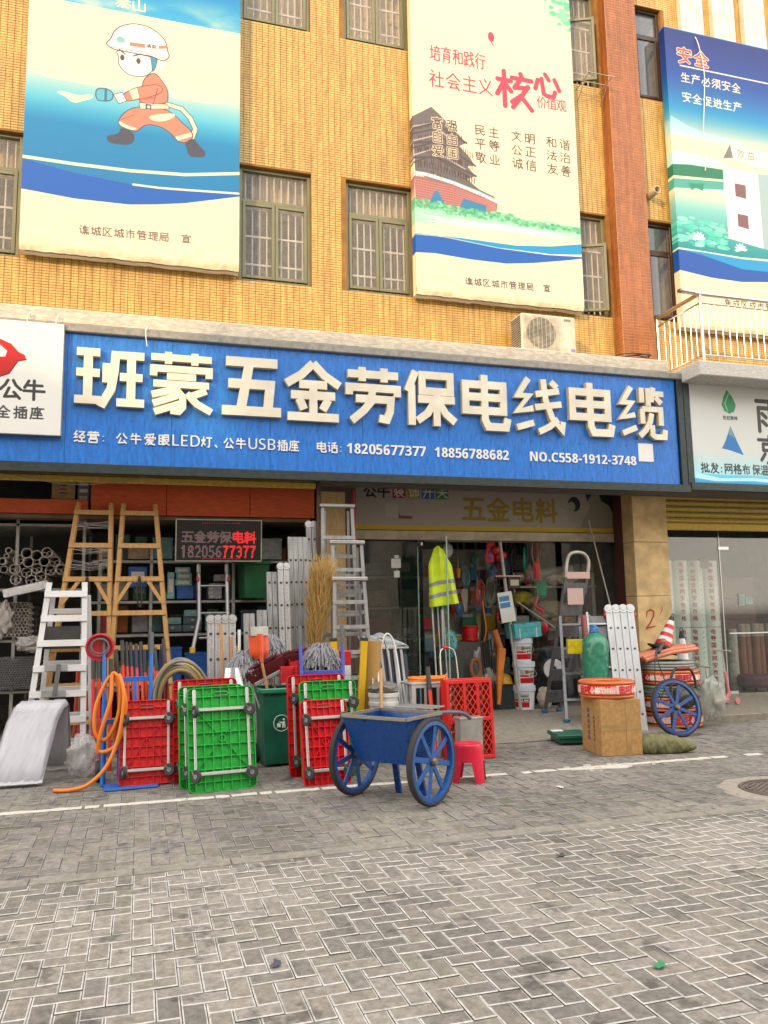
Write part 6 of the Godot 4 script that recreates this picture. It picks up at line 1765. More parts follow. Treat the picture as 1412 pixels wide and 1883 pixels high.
func lump(b: MB, r: Vector3, rough: float, sd: int) -> void:
	var f := FastNoiseLite.new()
	f.seed = sd
	f.frequency = 0.9
	f.fractal_octaves = 4
	b.grid(func(s, t):
		var d := Vector3(-cos(TAU * s) * sin(PI * t), -cos(PI * t), sin(TAU * s) * sin(PI * t))
		var k: float = 1.0 + rough * f.get_noise_3d(d.x * 1.5, d.y * 1.5, d.z * 1.5) + rough * 0.35 * absf(f.get_noise_3d(d.x * 5.0, d.y * 5.0, d.z * 5.0))
		return d * r * k, 30, 18, true)

# ------------------------------------------------------------------ goods standing in front
func trolley(label: String, at: Vector3, turn: float, lean: float, w: float, h: float, m: Material, group := "platform trolleys stood on end") -> Node3D:
	var t := thing("platform_trolley", label, "trolley", at, turn, group)
	t.rotation_degrees.x = -lean
	var b := MB.new()
	b.x = Transform3D(Basis(), Vector3(0, h * 0.5, 0))
	b.prism(rrect(w, h, 0.05, 5), -0.045, -0.03)
	part(t, "deck", b, m)
	b = MB.new()   # raised edge
	b.x = Transform3D(Basis(), Vector3(0, h * 0.5, 0))
	var o := rrect(w, h, 0.05, 5)
	var i2 := rrect(w - 0.016, h - 0.016, 0.042, 5)
	for i in o.size():
		var j := (i + 1) % o.size()
		b.face([Vector3(o[i].x, o[i].y, 0), Vector3(o[j].x, o[j].y, 0), Vector3(i2[j].x, i2[j].y, 0), Vector3(i2[i].x, i2[i].y, 0)], Vector3.BACK)
		b.face([Vector3(o[i].x, o[i].y, 0), Vector3(o[j].x, o[j].y, 0), Vector3(o[j].x, o[j].y, -0.04), Vector3(o[i].x, o[i].y, -0.04)], Vector3(o[i].x, o[i].y, 0))
		b.face([Vector3(i2[i].x, i2[i].y, 0), Vector3(i2[j].x, i2[j].y, 0), Vector3(i2[j].x, i2[j].y, -0.03), Vector3(i2[i].x, i2[i].y, -0.03)], -Vector3(o[i].x, o[i].y, 0))
	part(t, "edge", b, m)
	for i in 7: part(t, "rib", bx(Vector3((i - 3) * w / 7.6, h * 0.5, -0.018), Vector3(0.01, h - 0.02, 0.034), 0.003), m)
	for i in 8: part(t, "rib", bx(Vector3(0, (i + 0.8) * h / 8.6, -0.019), Vector3(w - 0.02, 0.01, 0.034), 0.003), m)
	b = MB.new()
	for s in [-1, 1]:
		for q in [-1, 1]:
			b.bar(Vector3(s * 0.035, h * 0.5 + q * 0.035, -0.016), Vector3(s * w * 0.36, h * 0.5 + q * h * 0.28, -0.016), 0.005, 0.026, Vector3.UP)
			for k in 3: b.bar(Vector3(s * (w * 0.5 - 0.075), h * 0.5 + q * (h * 0.5 - 0.075), -0.016), Vector3(s * (w * 0.5 - 0.075 + 0.068 * sin(0.4 + k * 0.4)), h * 0.5 + q * (h * 0.5 - 0.075 + 0.068 * cos(0.4 + k * 0.4)), -0.016), 0.004, 0.026, Vector3.UP)
	part(t, "diagonal_ribs", b, m)
	b = MB.new()
	b.x = Transform3D(Basis(Vector3.RIGHT, PI / 2), Vector3(0, h * 0.5, -0.03))
	b.lathe([Vector2(0.026, 0), Vector2(0.026, 0.028), Vector2(0.034, 0.028), Vector2(0.034, 0)], 18)
	part(t, "hub_ring", b, m)
	b = MB.new()
	b.x = Transform3D(Basis(), Vector3(0, h - 0.062, 0.0))
	b.tube(smoothed([Vector3(-0.06, 0.014, 0), Vector3(0.06, 0.014, 0), Vector3(0.06, -0.014, 0), Vector3(-0.06, -0.014, 0), Vector3(-0.06, 0.014, 0)], 2), 0.005, 6)
	part(t, "grip_slot", b, m)
	part(t, "grip_hole", bx(Vector3(0, h - 0.062, -0.012), Vector3(0.12, 0.026, 0.018), 0.004), mat("hole_dark", L(0.08, 0.07, 0.06), 0.7))
	var al := mat("trolley_alu", L(0.62, 0.62, 0.60), 0.32, 0.6, {"tex": "soft"})
	var yl := h * 0.17
	var yh := h * 0.78
	for y in [yl, yh]: part(t, "cross_bar", bx(Vector3(0, y, 0.012), Vector3(w * 0.72, 0.028, 0.028), 0.003), al)
	for s in [-1, 1]:
		part(t, "side_bar", bx(Vector3(s * w * 0.4, h * 0.5, 0.008), Vector3(0.024, h * 0.7, 0.022), 0.003), al)
		part(t, "handle_stub", bx(Vector3(s * w * 0.4, h * 0.91, 0.008), Vector3(0.03, h * 0.14, 0.024), 0.004), al)
		for y in [yl, yh]:
			var c := node("caster", t, Vector3(s * w * 0.4, y, 0.02))
			part(c, "plate", bx(Vector3(0, 0, 0.003), Vector3(0.06, 0.085, 0.006)), mat("caster_steel", L(0.2), 0.35, 0.8))
			b = MB.new()
			var sw := Transform3D(Basis(Vector3.UP, 0.85 + 0.35 * s + jit(0.25)), Vector3(s * 0.006, -0.02, 0.05))
			b.x = sw * Transform3D(Basis(Vector3.BACK, PI / 2), Vector3(0, 0, 0))
			b.lathe([Vector2(0.022, -0.013), Vector2(0.05, -0.014), Vector2(0.055, -0.009), Vector2(0.055, 0.009), Vector2(0.05, 0.014), Vector2(0.022, 0.013)], 20)
			part(c, "tyre", b, mat("rubber", L(0.022), 0.6, 0, {"tex": ""}))
			var g := MB.new()
			g.x = b.x
			g.lathe([Vector2(0, -0.018), Vector2(0.02, -0.016), Vector2(0.02, 0.016), Vector2(0, 0.018)], 14)
			part(c, "hub", g, mat("caster_hub", L(0.28), 0.4))
			b = MB.new()
			b.x = sw
			for k in [-1, 1]: b.bar(Vector3(k * 0.019, 0.045, -0.035), Vector3(k * 0.019, 0.0, 0.004), 0.014, 0.003, Vector3.UP)
			part(c, "fork", b, mats["caster_steel"])
	return t

func spoked(t: Node3D, called: String, o: Vector3, ax: Vector3, r: float, spokes: int, rim: Material, phase := 0.0) -> void:
	var c := node(called, t, o)
	var y := ax.normalized()
	var z := y.cross(Vector3.UP).normalized()
	var bs := Basis(y.cross(z), y, z)
	var b := MB.new()
	b.x = Transform3D(bs, Vector3.ZERO)
	b.lathe([Vector2(r - 0.032, -0.022), Vector2(r - 0.014, -0.027), Vector2(r - 0.004, -0.022), Vector2(r, -0.008), Vector2(r, 0.008), Vector2(r - 0.004, 0.022), Vector2(r - 0.014, 0.027), Vector2(r - 0.032, 0.022)], 44, true)
	part(c, "tyre", b, mat("tyre_rubber", L(0.03, 0.028, 0.027), 0.75, 0, {"tex": "mottle", "sc": 6.0, "bump": "bump", "bs": 0.3}))
	b = MB.new()
	b.x = Transform3D(bs, Vector3.ZERO)
	b.lathe([Vector2(r - 0.028, -0.024), Vector2(r - 0.028, 0.024), Vector2(r - 0.058, 0.026), Vector2(r - 0.062, 0.012), Vector2(r - 0.062, -0.012), Vector2(r - 0.058, -0.026), Vector2(r - 0.028, -0.024)], 44)
	part(c, "rim", b, rim)
	for i in spokes:
		b = MB.new()
		var an := TAU * i / spokes + phase
		var d := bs * Vector3(cos(an), 0, sin(an))
		b.bar(d * 0.02, d * (r - 0.055), 0.044, 0.016, d.cross(y), 0.003)
		part(c, "spoke", b, rim)
	b = MB.new()
	b.x = Transform3D(bs, Vector3.ZERO)
	b.lathe([Vector2(0, -0.05), Vector2(0.022, -0.05), Vector2(0.034, -0.03), Vector2(0.034, 0.03), Vector2(0.022, 0.05), Vector2(0, 0.05)], 18)
	part(c, "hub", b, mat("hub_steel", L(0.25, 0.2, 0.15), 0.5, 0.7))

func hand_truck(label: String, at: Vector3, turn: float, h: float, m: Material) -> Node3D:
	var t := thing("hand_truck", label, "hand truck", at, turn)
	for s in [-1, 1]:
		var b := MB.new()
		b.tube([Vector3(s * 0.215, 0.0, 0), Vector3(s * 0.215, h * 0.6, -0.12)], 0.024, 4)
		b.tube([Vector3(s * 0.215, h * 0.6, -0.12), Vector3(s * 0.225, h - 0.08, -0.2)], 0.019, 10)
		part(t, "upright", b, m)
		b = MB.new()
		b.tube([Vector3(s * 0.225, h - 0.08, -0.2), Vector3(s * 0.226, h + 0.12, -0.235)], 0.021, 10)
		part(t, "grip", b, mat("grip_dull", L(0.12, 0.13, 0.14), 0.6))
		b = MB.new()
		b.bar(Vector3(s * 0.215, 0.32, -0.06), Vector3(s * 0.215, 0.1, -0.24), 0.04, 0.02, Vector3.UP)
		b.bar(Vector3(s * 0.215, 0.04, -0.01), Vector3(s * 0.215, 0.1, -0.24), 0.04, 0.02, Vector3.UP)
		part(t, "wheel_bracket", b, m)
		b = MB.new()
		b.x = Transform3D(Basis(Vector3.BACK, PI / 2), Vector3(s * 0.25, 0.1, -0.24))
		b.lathe([Vector2(0, -0.03), Vector2(0.05, -0.03), Vector2(0.09, -0.028), Vector2(0.1, -0.015), Vector2(0.1, 0.015), Vector2(0.09, 0.028), Vector2(0.05, 0.03), Vector2(0, 0.03)], 22)
		part(t, "wheel", b, mat("rubber", L(0.022), 0.6, 0, {"tex": ""}))
	for y in [0.3, 0.58, 0.97]:
		part(t, "cross_bar", bx(Vector3(0, y, -0.17 * y), Vector3(0.42, 0.045, 0.02), 0.003), m)
	for x in [-0.07, 0.07]:
		var b := MB.new()
		b.bar(Vector3(x, 0.05, -0.01), Vector3(x, 0.97, -0.165), 0.035, 0.012, Vector3.RIGHT)
		part(t, "slat", b, m)
	part(t, "toe_plate", bx(Vector3(0.03, 0.01, 0.14), Vector3(0.48, 0.012, 0.3), 0.002), m)
	return t

func pole_tool(called: String, label: String, a: Vector3, b: Vector3, r: float, m: Material, grip: Material, g := 0.3, group := "") -> Node3D:
	var t := thing(called, label, "tool", a, 0, group)
	var q := MB.new()
	q.rod(Vector3.ZERO, (b - a) * (1.0 - g), r, 8)
	part(t, "shaft", q, m)
	q = MB.new()
	q.rod((b - a) * (1.0 - g), b - a, r * 1.12, 8)
	part(t, "grip", q, grip)
	return t

func mop_head(b: MB, o: Vector3, r: Vector3, n: int, th := 0.007) -> void:
	for i in n:
		var an := rng.randf() * TAU
		var el := rng.randf_range(-0.2, 1.2)
		var d := Vector3(cos(an) * cos(el), sin(el), sin(an) * cos(el))
		var p0 := o + d * r * 0.5
		var p1 := o + d * r * rng.randf_range(0.85, 1.05)
		var p2 := p1 + Vector3(d.x * 0.05 + jit(0.03), -rng.randf_range(0.06, 0.16), d.z * 0.05 + jit(0.03))
		b.tube(smoothed([p0, p1, p2], 3), th, 5)

func make_front_goods() -> void:
	var m := MB.new()
	# folded white covered mat
	var t := thing("folded_mat", "white film wrapped folded mat standing like a tent at the left edge", "mat", Vector3(-1.08, 0.0, 0))
	var fn := FastNoiseLite.new()
	fn.seed = 9
	fn.frequency = 1.0
	fn.fractal_octaves = 3
	var path := [Vector2(2.36, 0.02), Vector2(2.2, 0.3), Vector2(2.06, 0.56), Vector2(2.0, 0.68), Vector2(1.92, 0.71), Vector2(1.84, 0.67), Vector2(1.76, 0.5), Vector2(1.66, 0.26), Vector2(1.55, 0.02)]
	for side in 2:
		var off := 0.0 if side == 0 else -0.055
		m = MB.new()
		m.grid(func(s, q):
			var k: float = q * (path.size() - 1)
			var i := mini(int(k), path.size() - 2)
			var p: Vector2 = path[i].lerp(path[i + 1], k - i)
			var d: Vector2 = (path[i + 1] - path[i]).normalized()
			var nn := Vector2(d.y, -d.x) * -1.0
			var edge := minf(minf(s, 1.0 - s), minf(q, 1.0 - q))
			var lo: float = lerpf(0.028, 0.0, clampf(edge * 14.0, 0, 1) ** 0.5)
			var wr: float = 0.008 * fn.get_noise_2d(s * 6.0 + q * 3.0, q * 5.0) + 0.012 * absf(fn.get_noise_2d(s * 14.0 - q * 9.0, q * 7.0))
			var e: float = (off - (0.028 - lo) + 0.028 if side == 1 else off) + (-lo if side == 0 else lo) + (wr if side == 0 else -wr)
			var wide := 0.47
			return Vector3((s - 0.5) * wide + 0.15 * minf(1.0, q / 0.45) + 0.05 * q, p.y - nn.y * e * -1.0, p.x + nn.x * e), 34, 44)
		part(t, "outer_cover" if side == 0 else "inner_cover", m, mat("film_white", L(0.44, 0.44, 0.48), 0.3, 0, {"tex": "soft", "sc": 1.5}))
	m = MB.new()
	var gx := 0.0
	for ch in "J-98":
		for st in glyph[ch]:
			var pts := []
			for e in st: pts.append(Vector3(0.03 + e.y * 0.05, 0.2 + gx + e.x * 0.045, 2.29 - (gx + e.x * 0.045) * 0.55))
			m.tube(pts, 0.003, 4)
		gx += 0.055
	part(t, "scribble", m, mat("ink_dark", L(0.05), 0.7, 0, {"tex": ""}))
	# blue hand trucks
	var tb := mat("truck_blue", L(0.015, 0.16, 0.6), 0.4, 0, {"tex": "scuff", "sc": 2.0})
	hand_truck("bright blue hand truck with an orange hose hung on it", Vector3(-0.08, 0.0, 2.56), 4, 1.3, tb)
	hand_truck("violet blue hand truck behind the red and green trolleys", Vector3(1.84, 0.0, 2.62), -4, 1.34, mat("truck_violet", L(0.06, 0.10, 0.5), 0.4, 0, {"tex": "grime"}))
	# hose on the left truck
	m = MB.new()
	var cx := Vector3(-0.27, 0, 2.56)
	var pts := [cx + Vector3(0.06, 0.42, 0.02), cx + Vector3(0.12, 0.8, 0.03), cx + Vector3(0.03, 1.02, 0.0), cx + Vector3(-0.1, 0.75, 0.02), cx + Vector3(-0.1, 0.5, 0.05), cx + Vector3(0.0, 0.44, 0.07), cx + Vector3(0.1, 0.65, 0.07), cx + Vector3(0.11, 0.95, 0.04), cx + Vector3(0.04, 1.04, 0.02), cx + Vector3(0.03, 0.8, 0.07), cx + Vector3(-0.05, 0.5, 0.09), cx + Vector3(-0.06, 0.33, 0.08), cx + Vector3(0.1, 0.4, 0.12), cx + Vector3(0.17, 0.75, 0.08), cx + Vector3(0.1, 1.03, 0.03), cx + Vector3(0.15, 0.85, 0.1), cx + Vector3(0.12, 0.5, 0.14), cx + Vector3(0.02, 0.22, 0.18), cx + Vector3(-0.14, 0.06, 0.2), cx + Vector3(-0.3, 0.021, 0.2), cx + Vector3(-0.44, 0.02, 0.16)]
	m.tube(smoothed(pts, 6), 0.019, 9)
	solo("orange_hose", m, mat("hose_orange", L(0.72, 0.2, 0.015), 0.35, 0, {"tex": "soft"}), "orange hose looped over the blue hand truck and trailing on the ground", "hose")
	# red reel on top
	t = thing("red_reel", "round red cable reel hanging on the blue hand truck", "reel", Vector3(-0.36, 1.29, 2.36))
	m = MB.new()
	m.x = Transform3D(Basis(Vector3.RIGHT, PI / 2), Vector3.ZERO)
	m.lathe([Vector2(0, -0.03), Vector2(0.125, -0.03), Vector2(0.135, -0.02), Vector2(0.135, 0.03), Vector2(0.118, 0.035), Vector2(0.11, 0.0), Vector2(0, -0.01)], 28)
	part(t, "drum", m, mat("reel_red", L(0.55, 0.015, 0.03), 0.35))
	m = MB.new()
	for i in 3: m.tube(ring(Vector3(jit(0.01), jit(0.01), 0.02 + i * 0.012), 0.095 - i * 0.008, 0.09 - i * 0.01, Vector3.RIGHT, Vector3.UP, 20), 0.005, 5, true)
	part(t, "cable", m, mat("cable_grey", L(0.2), 0.5))
	# trolleys
	var rd := mat("trolley_red", L(0.78, 0.006, 0.014), 0.32, 0, {"tex": "scuff", "sc": 1.6})
	var gr := mat("trolley_green", L(0.012, 0.47, 0.05), 0.32, 0, {"tex": "scuff", "sc": 1.6})
	trolley("small red platform trolley standing alone right of the blue hand truck", Vector3(0.1, 0.017, 2.73), 2, 13, 0.5, 0.78, rd)
	trolley("green platform trolley in front of the left trolley stack", Vector3(0.77, 0.0, 3.2), 6, 12, 0.62, 0.93, gr)
	trolley("green platform trolley second in the left trolley stack", Vector3(0.7, 0.0, 2.98), 6, 11, 0.62, 0.93, gr)
	trolley("red platform trolley at the back of the left trolley stack", Vector3(0.66, 0.0, 2.72), 6, 9, 0.63, 0.97, rd)
	trolley("small red platform trolley in front behind the cart's left wheel", Vector3(1.72, 0.0, 3.3), 4, 12, 0.46, 0.78, rd)
	trolley("green platform trolley between two red ones behind the cart", Vector3(1.82, 0.0, 3.02), 3, 9, 0.58, 0.93, gr)
	trolley("red platform trolley at the back of the stack behind the cart", Vector3(1.74, 0.0, 2.84), 4, 8, 0.6, 0.98, rd)
	# red handled tools
	var orr := mat("sleeve_red", L(0.62, 0.055, 0.02), 0.4, 0, {"tex": "soft"})
	var blk := mat("grip_black", L(0.03), 0.5, 0, {"tex": "soft"})
	var nm := ["first", "second", "third", "fourth", "fifth", "sixth", "seventh", "eighth", "ninth", "tenth", "eleventh", "twelfth"]
	for i in 12:
		var x := -0.2 + i * 0.046
		pole_tool("long_handle_tool", "red shafted tool with black grip, %s from left behind the small trolley" % nm[i], Vector3(x + 0.07 + jit(0.02), 0.0, 1.75 + jit(0.08)), Vector3(x - 0.02 + jit(0.02), 1.28 + jit(0.06), 1.45 + jit(0.04)), 0.018, orr, blk, 0.2 if i % 5 else 0.3, "red handled tools in a row")
	for i in 4:
		pole_tool("long_handle_tool", "bright red shafted tool with black grip, %s from left behind the hose" % nm[i], Vector3(-0.42 + i * 0.055, 0.0, 1.8), Vector3(-0.46 + i * 0.06, 1.12 + jit(0.06), 1.55), 0.018, mat("sleeve_scarlet", L(0.6, 0.015, 0.015), 0.4), blk, 0.2, "red handled tools in a row")
	for i in 3:
		pole_tool("orange_pole", "%s orange pole standing behind the white step ladder" % nm[i], Vector3(-0.72 + i * 0.06, 0.1, 0.2), Vector3(-0.7 + i * 0.06, 1.05 - i * 0.12, 0.1), 0.024, orr, orr, 0.1, "orange poles behind the ladder")
	# coiled two tone hose
	t = thing("hose_coil", "large coil of grey and yellow striped hose behind the trolleys", "hose", Vector3(0.45, 0.62, 1.75))
	for k in 2:
		m = MB.new()
		for i in 11:
			var rr := 0.5 - 0.025 * (i % 5) + jit(0.015)
			var z := -0.14 + 0.028 * i
			var rg := ring(Vector3(jit(0.03), jit(0.02), z), rr * 0.62, rr, Vector3(1, 0.1, 0.25).normalized(), Vector3(-0.1, 1, 0).normalized(), 30)
			for q in rg.size(): rg[q] += Vector3(0, 0, sin(q * 0.6 + i) * 0.02)
			if i % 2 == k or k == 0: m.tube(rg, 0.018 if k == 0 else 0.0192, 8 if k == 0 else 4, true)
		if k == 0: part(t, "hose", m, mat("hose_grey", L(0.24, 0.22, 0.19), 0.55))
		else: part(t, "yellow_stripe", m, mat("hose_yellow", L(0.5, 0.34, 0.05), 0.5))
	# shovel handles and blades behind
	var wd := mat("handle_wood", L(0.5, 0.26, 0.1), 0.6, 0, {"tex": "stain", "sc": Vector3(4, 0.6, 4)})
	pole_tool("shovel_handle", "plain wooden handle standing in front of the wrapped ladder", Vector3(0.93, 0.0, 2.0), Vector3(0.87, 1.48, 1.7), 0.016, wd, wd)
	pole_tool("shovel_handle", "orange lacquered handle standing in front of the wrapped ladder", Vector3(0.99, 0.0, 2.0), Vector3(0.98, 1.34, 1.72), 0.016, mat("handle_orange", L(0.65, 0.2, 0.03), 0.4), wd)
	pole_tool("shovel_handle", "white bent handle standing in front of the wrapped ladder", Vector3(1.06, 0.0, 2.0), Vector3(1.07, 1.42, 1.75), 0.015, mat("handle_white", L(0.7), 0.4), mats["handle_white"])
	t = thing("steel_shovel", "bright curved steel shovel blade behind the back red trolley", "shovel", Vector3(0.95, 0.8, 2.3))
	m = MB.new()
	m.grid(func(s, q): return Vector3((s - 0.5) * 0.22 * (1.0 - 0.3 * q), q * 0.24, 0.06 * sin(s * PI) - 0.04 * q), 10, 8)
	part(t, "blade", m, mat("blade_steel", L(0.55, 0.57, 0.58), 0.25, 0.85, {"tex": "soft"}))
	m = MB.new()
	m.rod(Vector3(0, 0.1, 0.02), Vector3(0.02, -0.78, -0.05), 0.015, 8)
	part(t, "handle", m, wd)
	# green wheelie bin with tools
	t = thing("wheeled_bin", "dark green wheeled litter bin with a white round emblem, full of brooms", "bin", Vector3(1.46, 0.0, 2.05), 4)
	var bg := mat("bin_body", L(0.01, 0.15, 0.085), 0.35, 0, {"tex": "grime"})
	m = MB.new()
	frust(m, Vector3(0, 0.03, 0), Vector2(0.36, 0.32), Vector2(0.43, 0.42), 0.74, true, false)
	frust(m, Vector3(0, 0.05, 0), Vector2(0.34, 0.3), Vector2(0.41, 0.4), 0.73, true, false)
	part(t, "body", m, bg)
	m = MB.new()
	for q in [[0, 0.225, 0.5, 0.05], [0, -0.225, 0.5, 0.05], [0.235, 0, 0.05, 0.4], [-0.235, 0, 0.05, 0.4]]: m.box(Vector3(q[0], 0.785, q[1]), Vector3(q[2], 0.055, q[3]), 0.012)
	part(t, "rim", m, mat("bin_rim", L(0.02, 0.22, 0.12), 0.35))
	for s in [-1, 1]:
		m = MB.new()
		m.x = Transform3D(Basis(Vector3.BACK, PI / 2), Vector3(s * 0.2, 0.1, -0.2))
		m.lathe([Vector2(0, -0.025), Vector2(0.085, -0.025), Vector2(0.1, -0.015), Vector2(0.1, 0.015), Vector2(0.085, 0.025), Vector2(0, 0.025)], 22)
		part(t, "wheel", m, mats["rubber"])
	m = MB.new()
	m.x = Transform3D(Basis(Vector3.RIGHT, -0.065), Vector3(-0.02, 0.45, 0.205))
	m.tube(ring(Vector3.ZERO, 0.082, 0.082, Vector3.RIGHT, Vector3.UP, 26), 0.0045, 5, true)
	m.prism(PackedVector2Array([Vector2(-0.045, -0.04), Vector2(-0.01, -0.04), Vector2(-0.006, 0.0), Vector2(-0.048, 0.0)]), 0.0, 0.003)
	m.prism(PackedVector2Array([Vector2(0.008, -0.05), Vector2(0.02, -0.05), Vector2(0.024, -0.02), Vector2(0.032, -0.05), Vector2(0.042, -0.05), Vector2(0.038, 0.02), Vector2(0.0, 0.012), Vector2(-0.03, 0.02), Vector2(-0.02, 0.008), Vector2(0.008, -0.002)]), 0.0, 0.003)
	m.ball(Vector3(0.026, 0.036, 0.002), Vector3(0.012, 0.012, 0.003), 10, 6)
	part(t, "emblem", m, mat("emblem_white", L(0.65, 0.7, 0.66), 0.5, 0, {"tex": ""}))
	# mops, brooms and shovels stuck in it
	var mg := mat("mop_grey", L(0.27, 0.275, 0.3), 0.9, 0, {"tex": "fine", "sc": 8.0})
	var base := Vector3(1.46, 0.08, 2.05)
	var i := 0
	for q in [["grey string mop at the left of the bin", Vector3(1.12, 1.06, 2.0)], ["grey string mop behind the orange shovel", Vector3(1.36, 1.22, 1.88)], ["grey string mop at the right of the bin", Vector3(1.93, 1.12, 2.05)]]:
		t = thing("string_mop", q[0], "mop", q[1], 0, "mops in the bin")
		m = MB.new()
		mop_head(m, Vector3.ZERO, Vector3(0.16, 0.15, 0.14), 420, 0.0095)
		m.ball(Vector3.ZERO, Vector3(0.09, 0.08, 0.08))
		part(t, "strings", m, mg)
		m = MB.new()
		m.rod(Vector3.ZERO, base + Vector3(jit(0.08), 0, jit(0.08)) - q[1], 0.012, 8)
		part(t, "handle", m, mats["handle_white"])
	t = thing("plastic_shovel", "bright orange plastic shovel with a wooden handle in the bin", "shovel", Vector3(1.25, 1.08, 2.2))
	t.rotation_degrees = Vector3(-8, 10, 0)
	m = MB.new()
	m.grid(func(s, q): return Vector3((s - 0.5) * (0.1 + 0.12 * clampf(q * 5.0, 0, 1)), 0.04 + q * 0.26, 0.03 * cos((s - 0.5) * PI * 2.0) - 0.02), 10, 8)
	part(t, "blade", m, mat("shovel_orange", L(0.68, 0.075, 0.015), 0.35))
	m = MB.new()
	m.box(Vector3(0.0, 0.33, -0.015), Vector3(0.19, 0.1, 0.02), 0.004)
	part(t, "scoop_back", m, mat("clear_grey", L(0.5, 0.5, 0.46), 0.3))
	m = MB.new()
	m.tube([Vector3(0, 0.1, 0.02), Vector3(0.0, 0.0, 0.02)], 0.022, 8)
	part(t, "socket", m, mats["shovel_orange"])
	m = MB.new()
	m.rod(Vector3(0, 0.0, 0.02), Vector3(0.2, -0.95, -0.1), 0.016, 8)
	part(t, "handle", m, wd)
	var mar := mat("bristle_maroon", L(0.13, 0.006, 0.012), 0.7, 0, {"tex": "fine", "sc": 9.0})
	for q in [["maroon bristled push broom lying across the bin, nearest", Vector3(1.33, 0.94, 2.12), 26.0], ["maroon bristled broom at the back of the bin", Vector3(1.62, 1.02, 1.95), 10.0], ["dark red bristled broom at the right of the bin", Vector3(1.95, 0.88, 2.0), -12.0]]:
		t = thing("push_broom", q[0], "broom", q[1], 0, "brooms in the bin")
		t.rotation_degrees = Vector3(10, 8, q[2])
		m = MB.new()
		frust(m, Vector3(0, 0.0, 0), Vector2(0.38, 0.05), Vector2(0.44, 0.1), 0.13)
		for k in 130: m.tube([Vector3(jit(0.19), 0.1, jit(0.03)), Vector3(jit(0.2), 0.1, jit(0.04)) + Vector3(0, 0.06 + jit(0.015), 0)], 0.004, 3)
		part(t, "bristles", m, mar)
		part(t, "head", bx(Vector3(0, -0.02, 0), Vector3(0.34, 0.05, 0.06), 0.01), mat("broom_head", L(0.42, 0.5, 0.54), 0.4))
		m = MB.new()
		m.rod(Vector3(0, -0.04, 0), Vector3(0.1, -0.78, 0), 0.012, 8)
		part(t, "handle", m, wd)
	var dp := mat("dustpan_red", L(0.55, 0.012, 0.02), 0.35)
	for q in [["red dustpan standing in front in the bin", Vector3(1.53, 0.86, 2.2), 0.16, 0.17, dp], ["wide red dustpan at the back right of the bin", Vector3(1.75, 0.86, 2.0), 0.32, 0.24, dp], ["light green dustpan at the right of the bin", Vector3(1.85, 0.94, 1.92), 0.2, 0.2, mat("pan_green", L(0.3, 0.5, 0.04), 0.4)]]:
		t = thing("dustpan", q[0], "dustpan", q[1], 0, "dustpans in the bin")
		t.rotation_degrees = Vector3(-6, 5, jit(4.0))
		m = MB.new()
		m.box(Vector3(0, q[3] * 0.5, 0), Vector3(q[2], q[3], 0.012), 0.004)
		for s in [-1, 1]: m.box(Vector3(s * q[2] * 0.5, q[3] * 0.5, 0.03), Vector3(0.01, q[3], 0.06), 0.003)
		m.box(Vector3(0, 0, 0.03), Vector3(q[2], 0.012, 0.06), 0.003)
		part(t, "pan", m, q[4])
		m = MB.new()
		m.rod(Vector3(0, 0.0, 0), Vector3(0.02, -0.35, 0), 0.016, 8)
		part(t, "handle", m, q[4])
	# yellow boards, cork roll and red jar behind the second truck
	var yel := mat("board_yellow", L(0.68, 0.42, 0.01), 0.4, 0, {"tex": "soft"})
	for q in [["yellow level bar left of the violet hand truck grip", 2.1, -2.0], ["yellow level bar beside the brown roll", 2.32, 4.0]]:
		t = thing("level_bar", q[0], "level", Vector3(q[1], 0.0, 2.1), 0, "yellow level bars")
		t.rotation_degrees.z = -q[2]
		part(t, "bar", bx(Vector3(0, 0.64, 0), Vector3(0.075, 1.28, 0.04), 0.004), yel)
		part(t, "end_cap", bx(Vector3(0, 1.295, 0), Vector3(0.08, 0.04, 0.045), 0.004), blk)
	t = thing("red_white_jar", "red and white container between the yellow bars", "container", Vector3(2.21, 0.0, 2.0))
	for q in [[0.55, 0.7, mats["handle_white"]], [0.95, 0.12, mats["handle_white"]], [1.09, 0.16, dp]]:
		part(t, "band", bx(Vector3(0, q[0], 0), Vector3(0.12, q[1], 0.1), 0.01), q[2])
	m = MB.new()
	m.lathe([Vector2(0, 0), Vector2(0.115, 0), Vector2(0.115, 1.27), Vector2(0.1, 1.265), Vector2(0.02, 1.26), Vector2(0, 1.2)], 20)
	solo("brown_roll", m, mat("roll_brown", L(0.42, 0.25, 0.07), 0.7, 0, {"tex": "mottle", "sc": Vector3(6, 6, 6)}), "tall brown rolled matting standing right of the yellow bars", "roll", Vector3(2.47, 0.0, 1.95)).rotation_degrees.z = -3
	# white and red bucket
	t = thing("plastic_bucket", "white bucket with a red band standing behind the cart", "bucket", Vector3(2.58, 0.28, 2.25))
	m = MB.new()
	m.lathe([Vector2(0, 0), Vector2(0.14, 0), Vector2(0.152, 0.22)], 28)
	part(t, "base", m, dp)
	m = MB.new()
	m.lathe([Vector2(0.152, 0.22), Vector2(0.156, 0.3), Vector2(0.166, 0.305), Vector2(0.166, 0.34), Vector2(0.158, 0.345), Vector2(0.16, 0.39), Vector2(0.17, 0.395), Vector2(0.17, 0.44), Vector2(0.155, 0.44), Vector2(0.14, 0.1), Vector2(0, 0.1)], 28)
	part(t, "wall", m, mats["handle_white"])
	carton("grey_tray", "low grey wooden box under the white and red bucket", "box", Vector3(2.58, 0.0, 2.25), Vector3(0.4, 0.28, 0.36), plain("tray_grey", 0.25, 0.24, 0.22))
	m = MB.new()
	lump(m, Vector3(0.17, 0.07, 0.16), 0.3, 12)
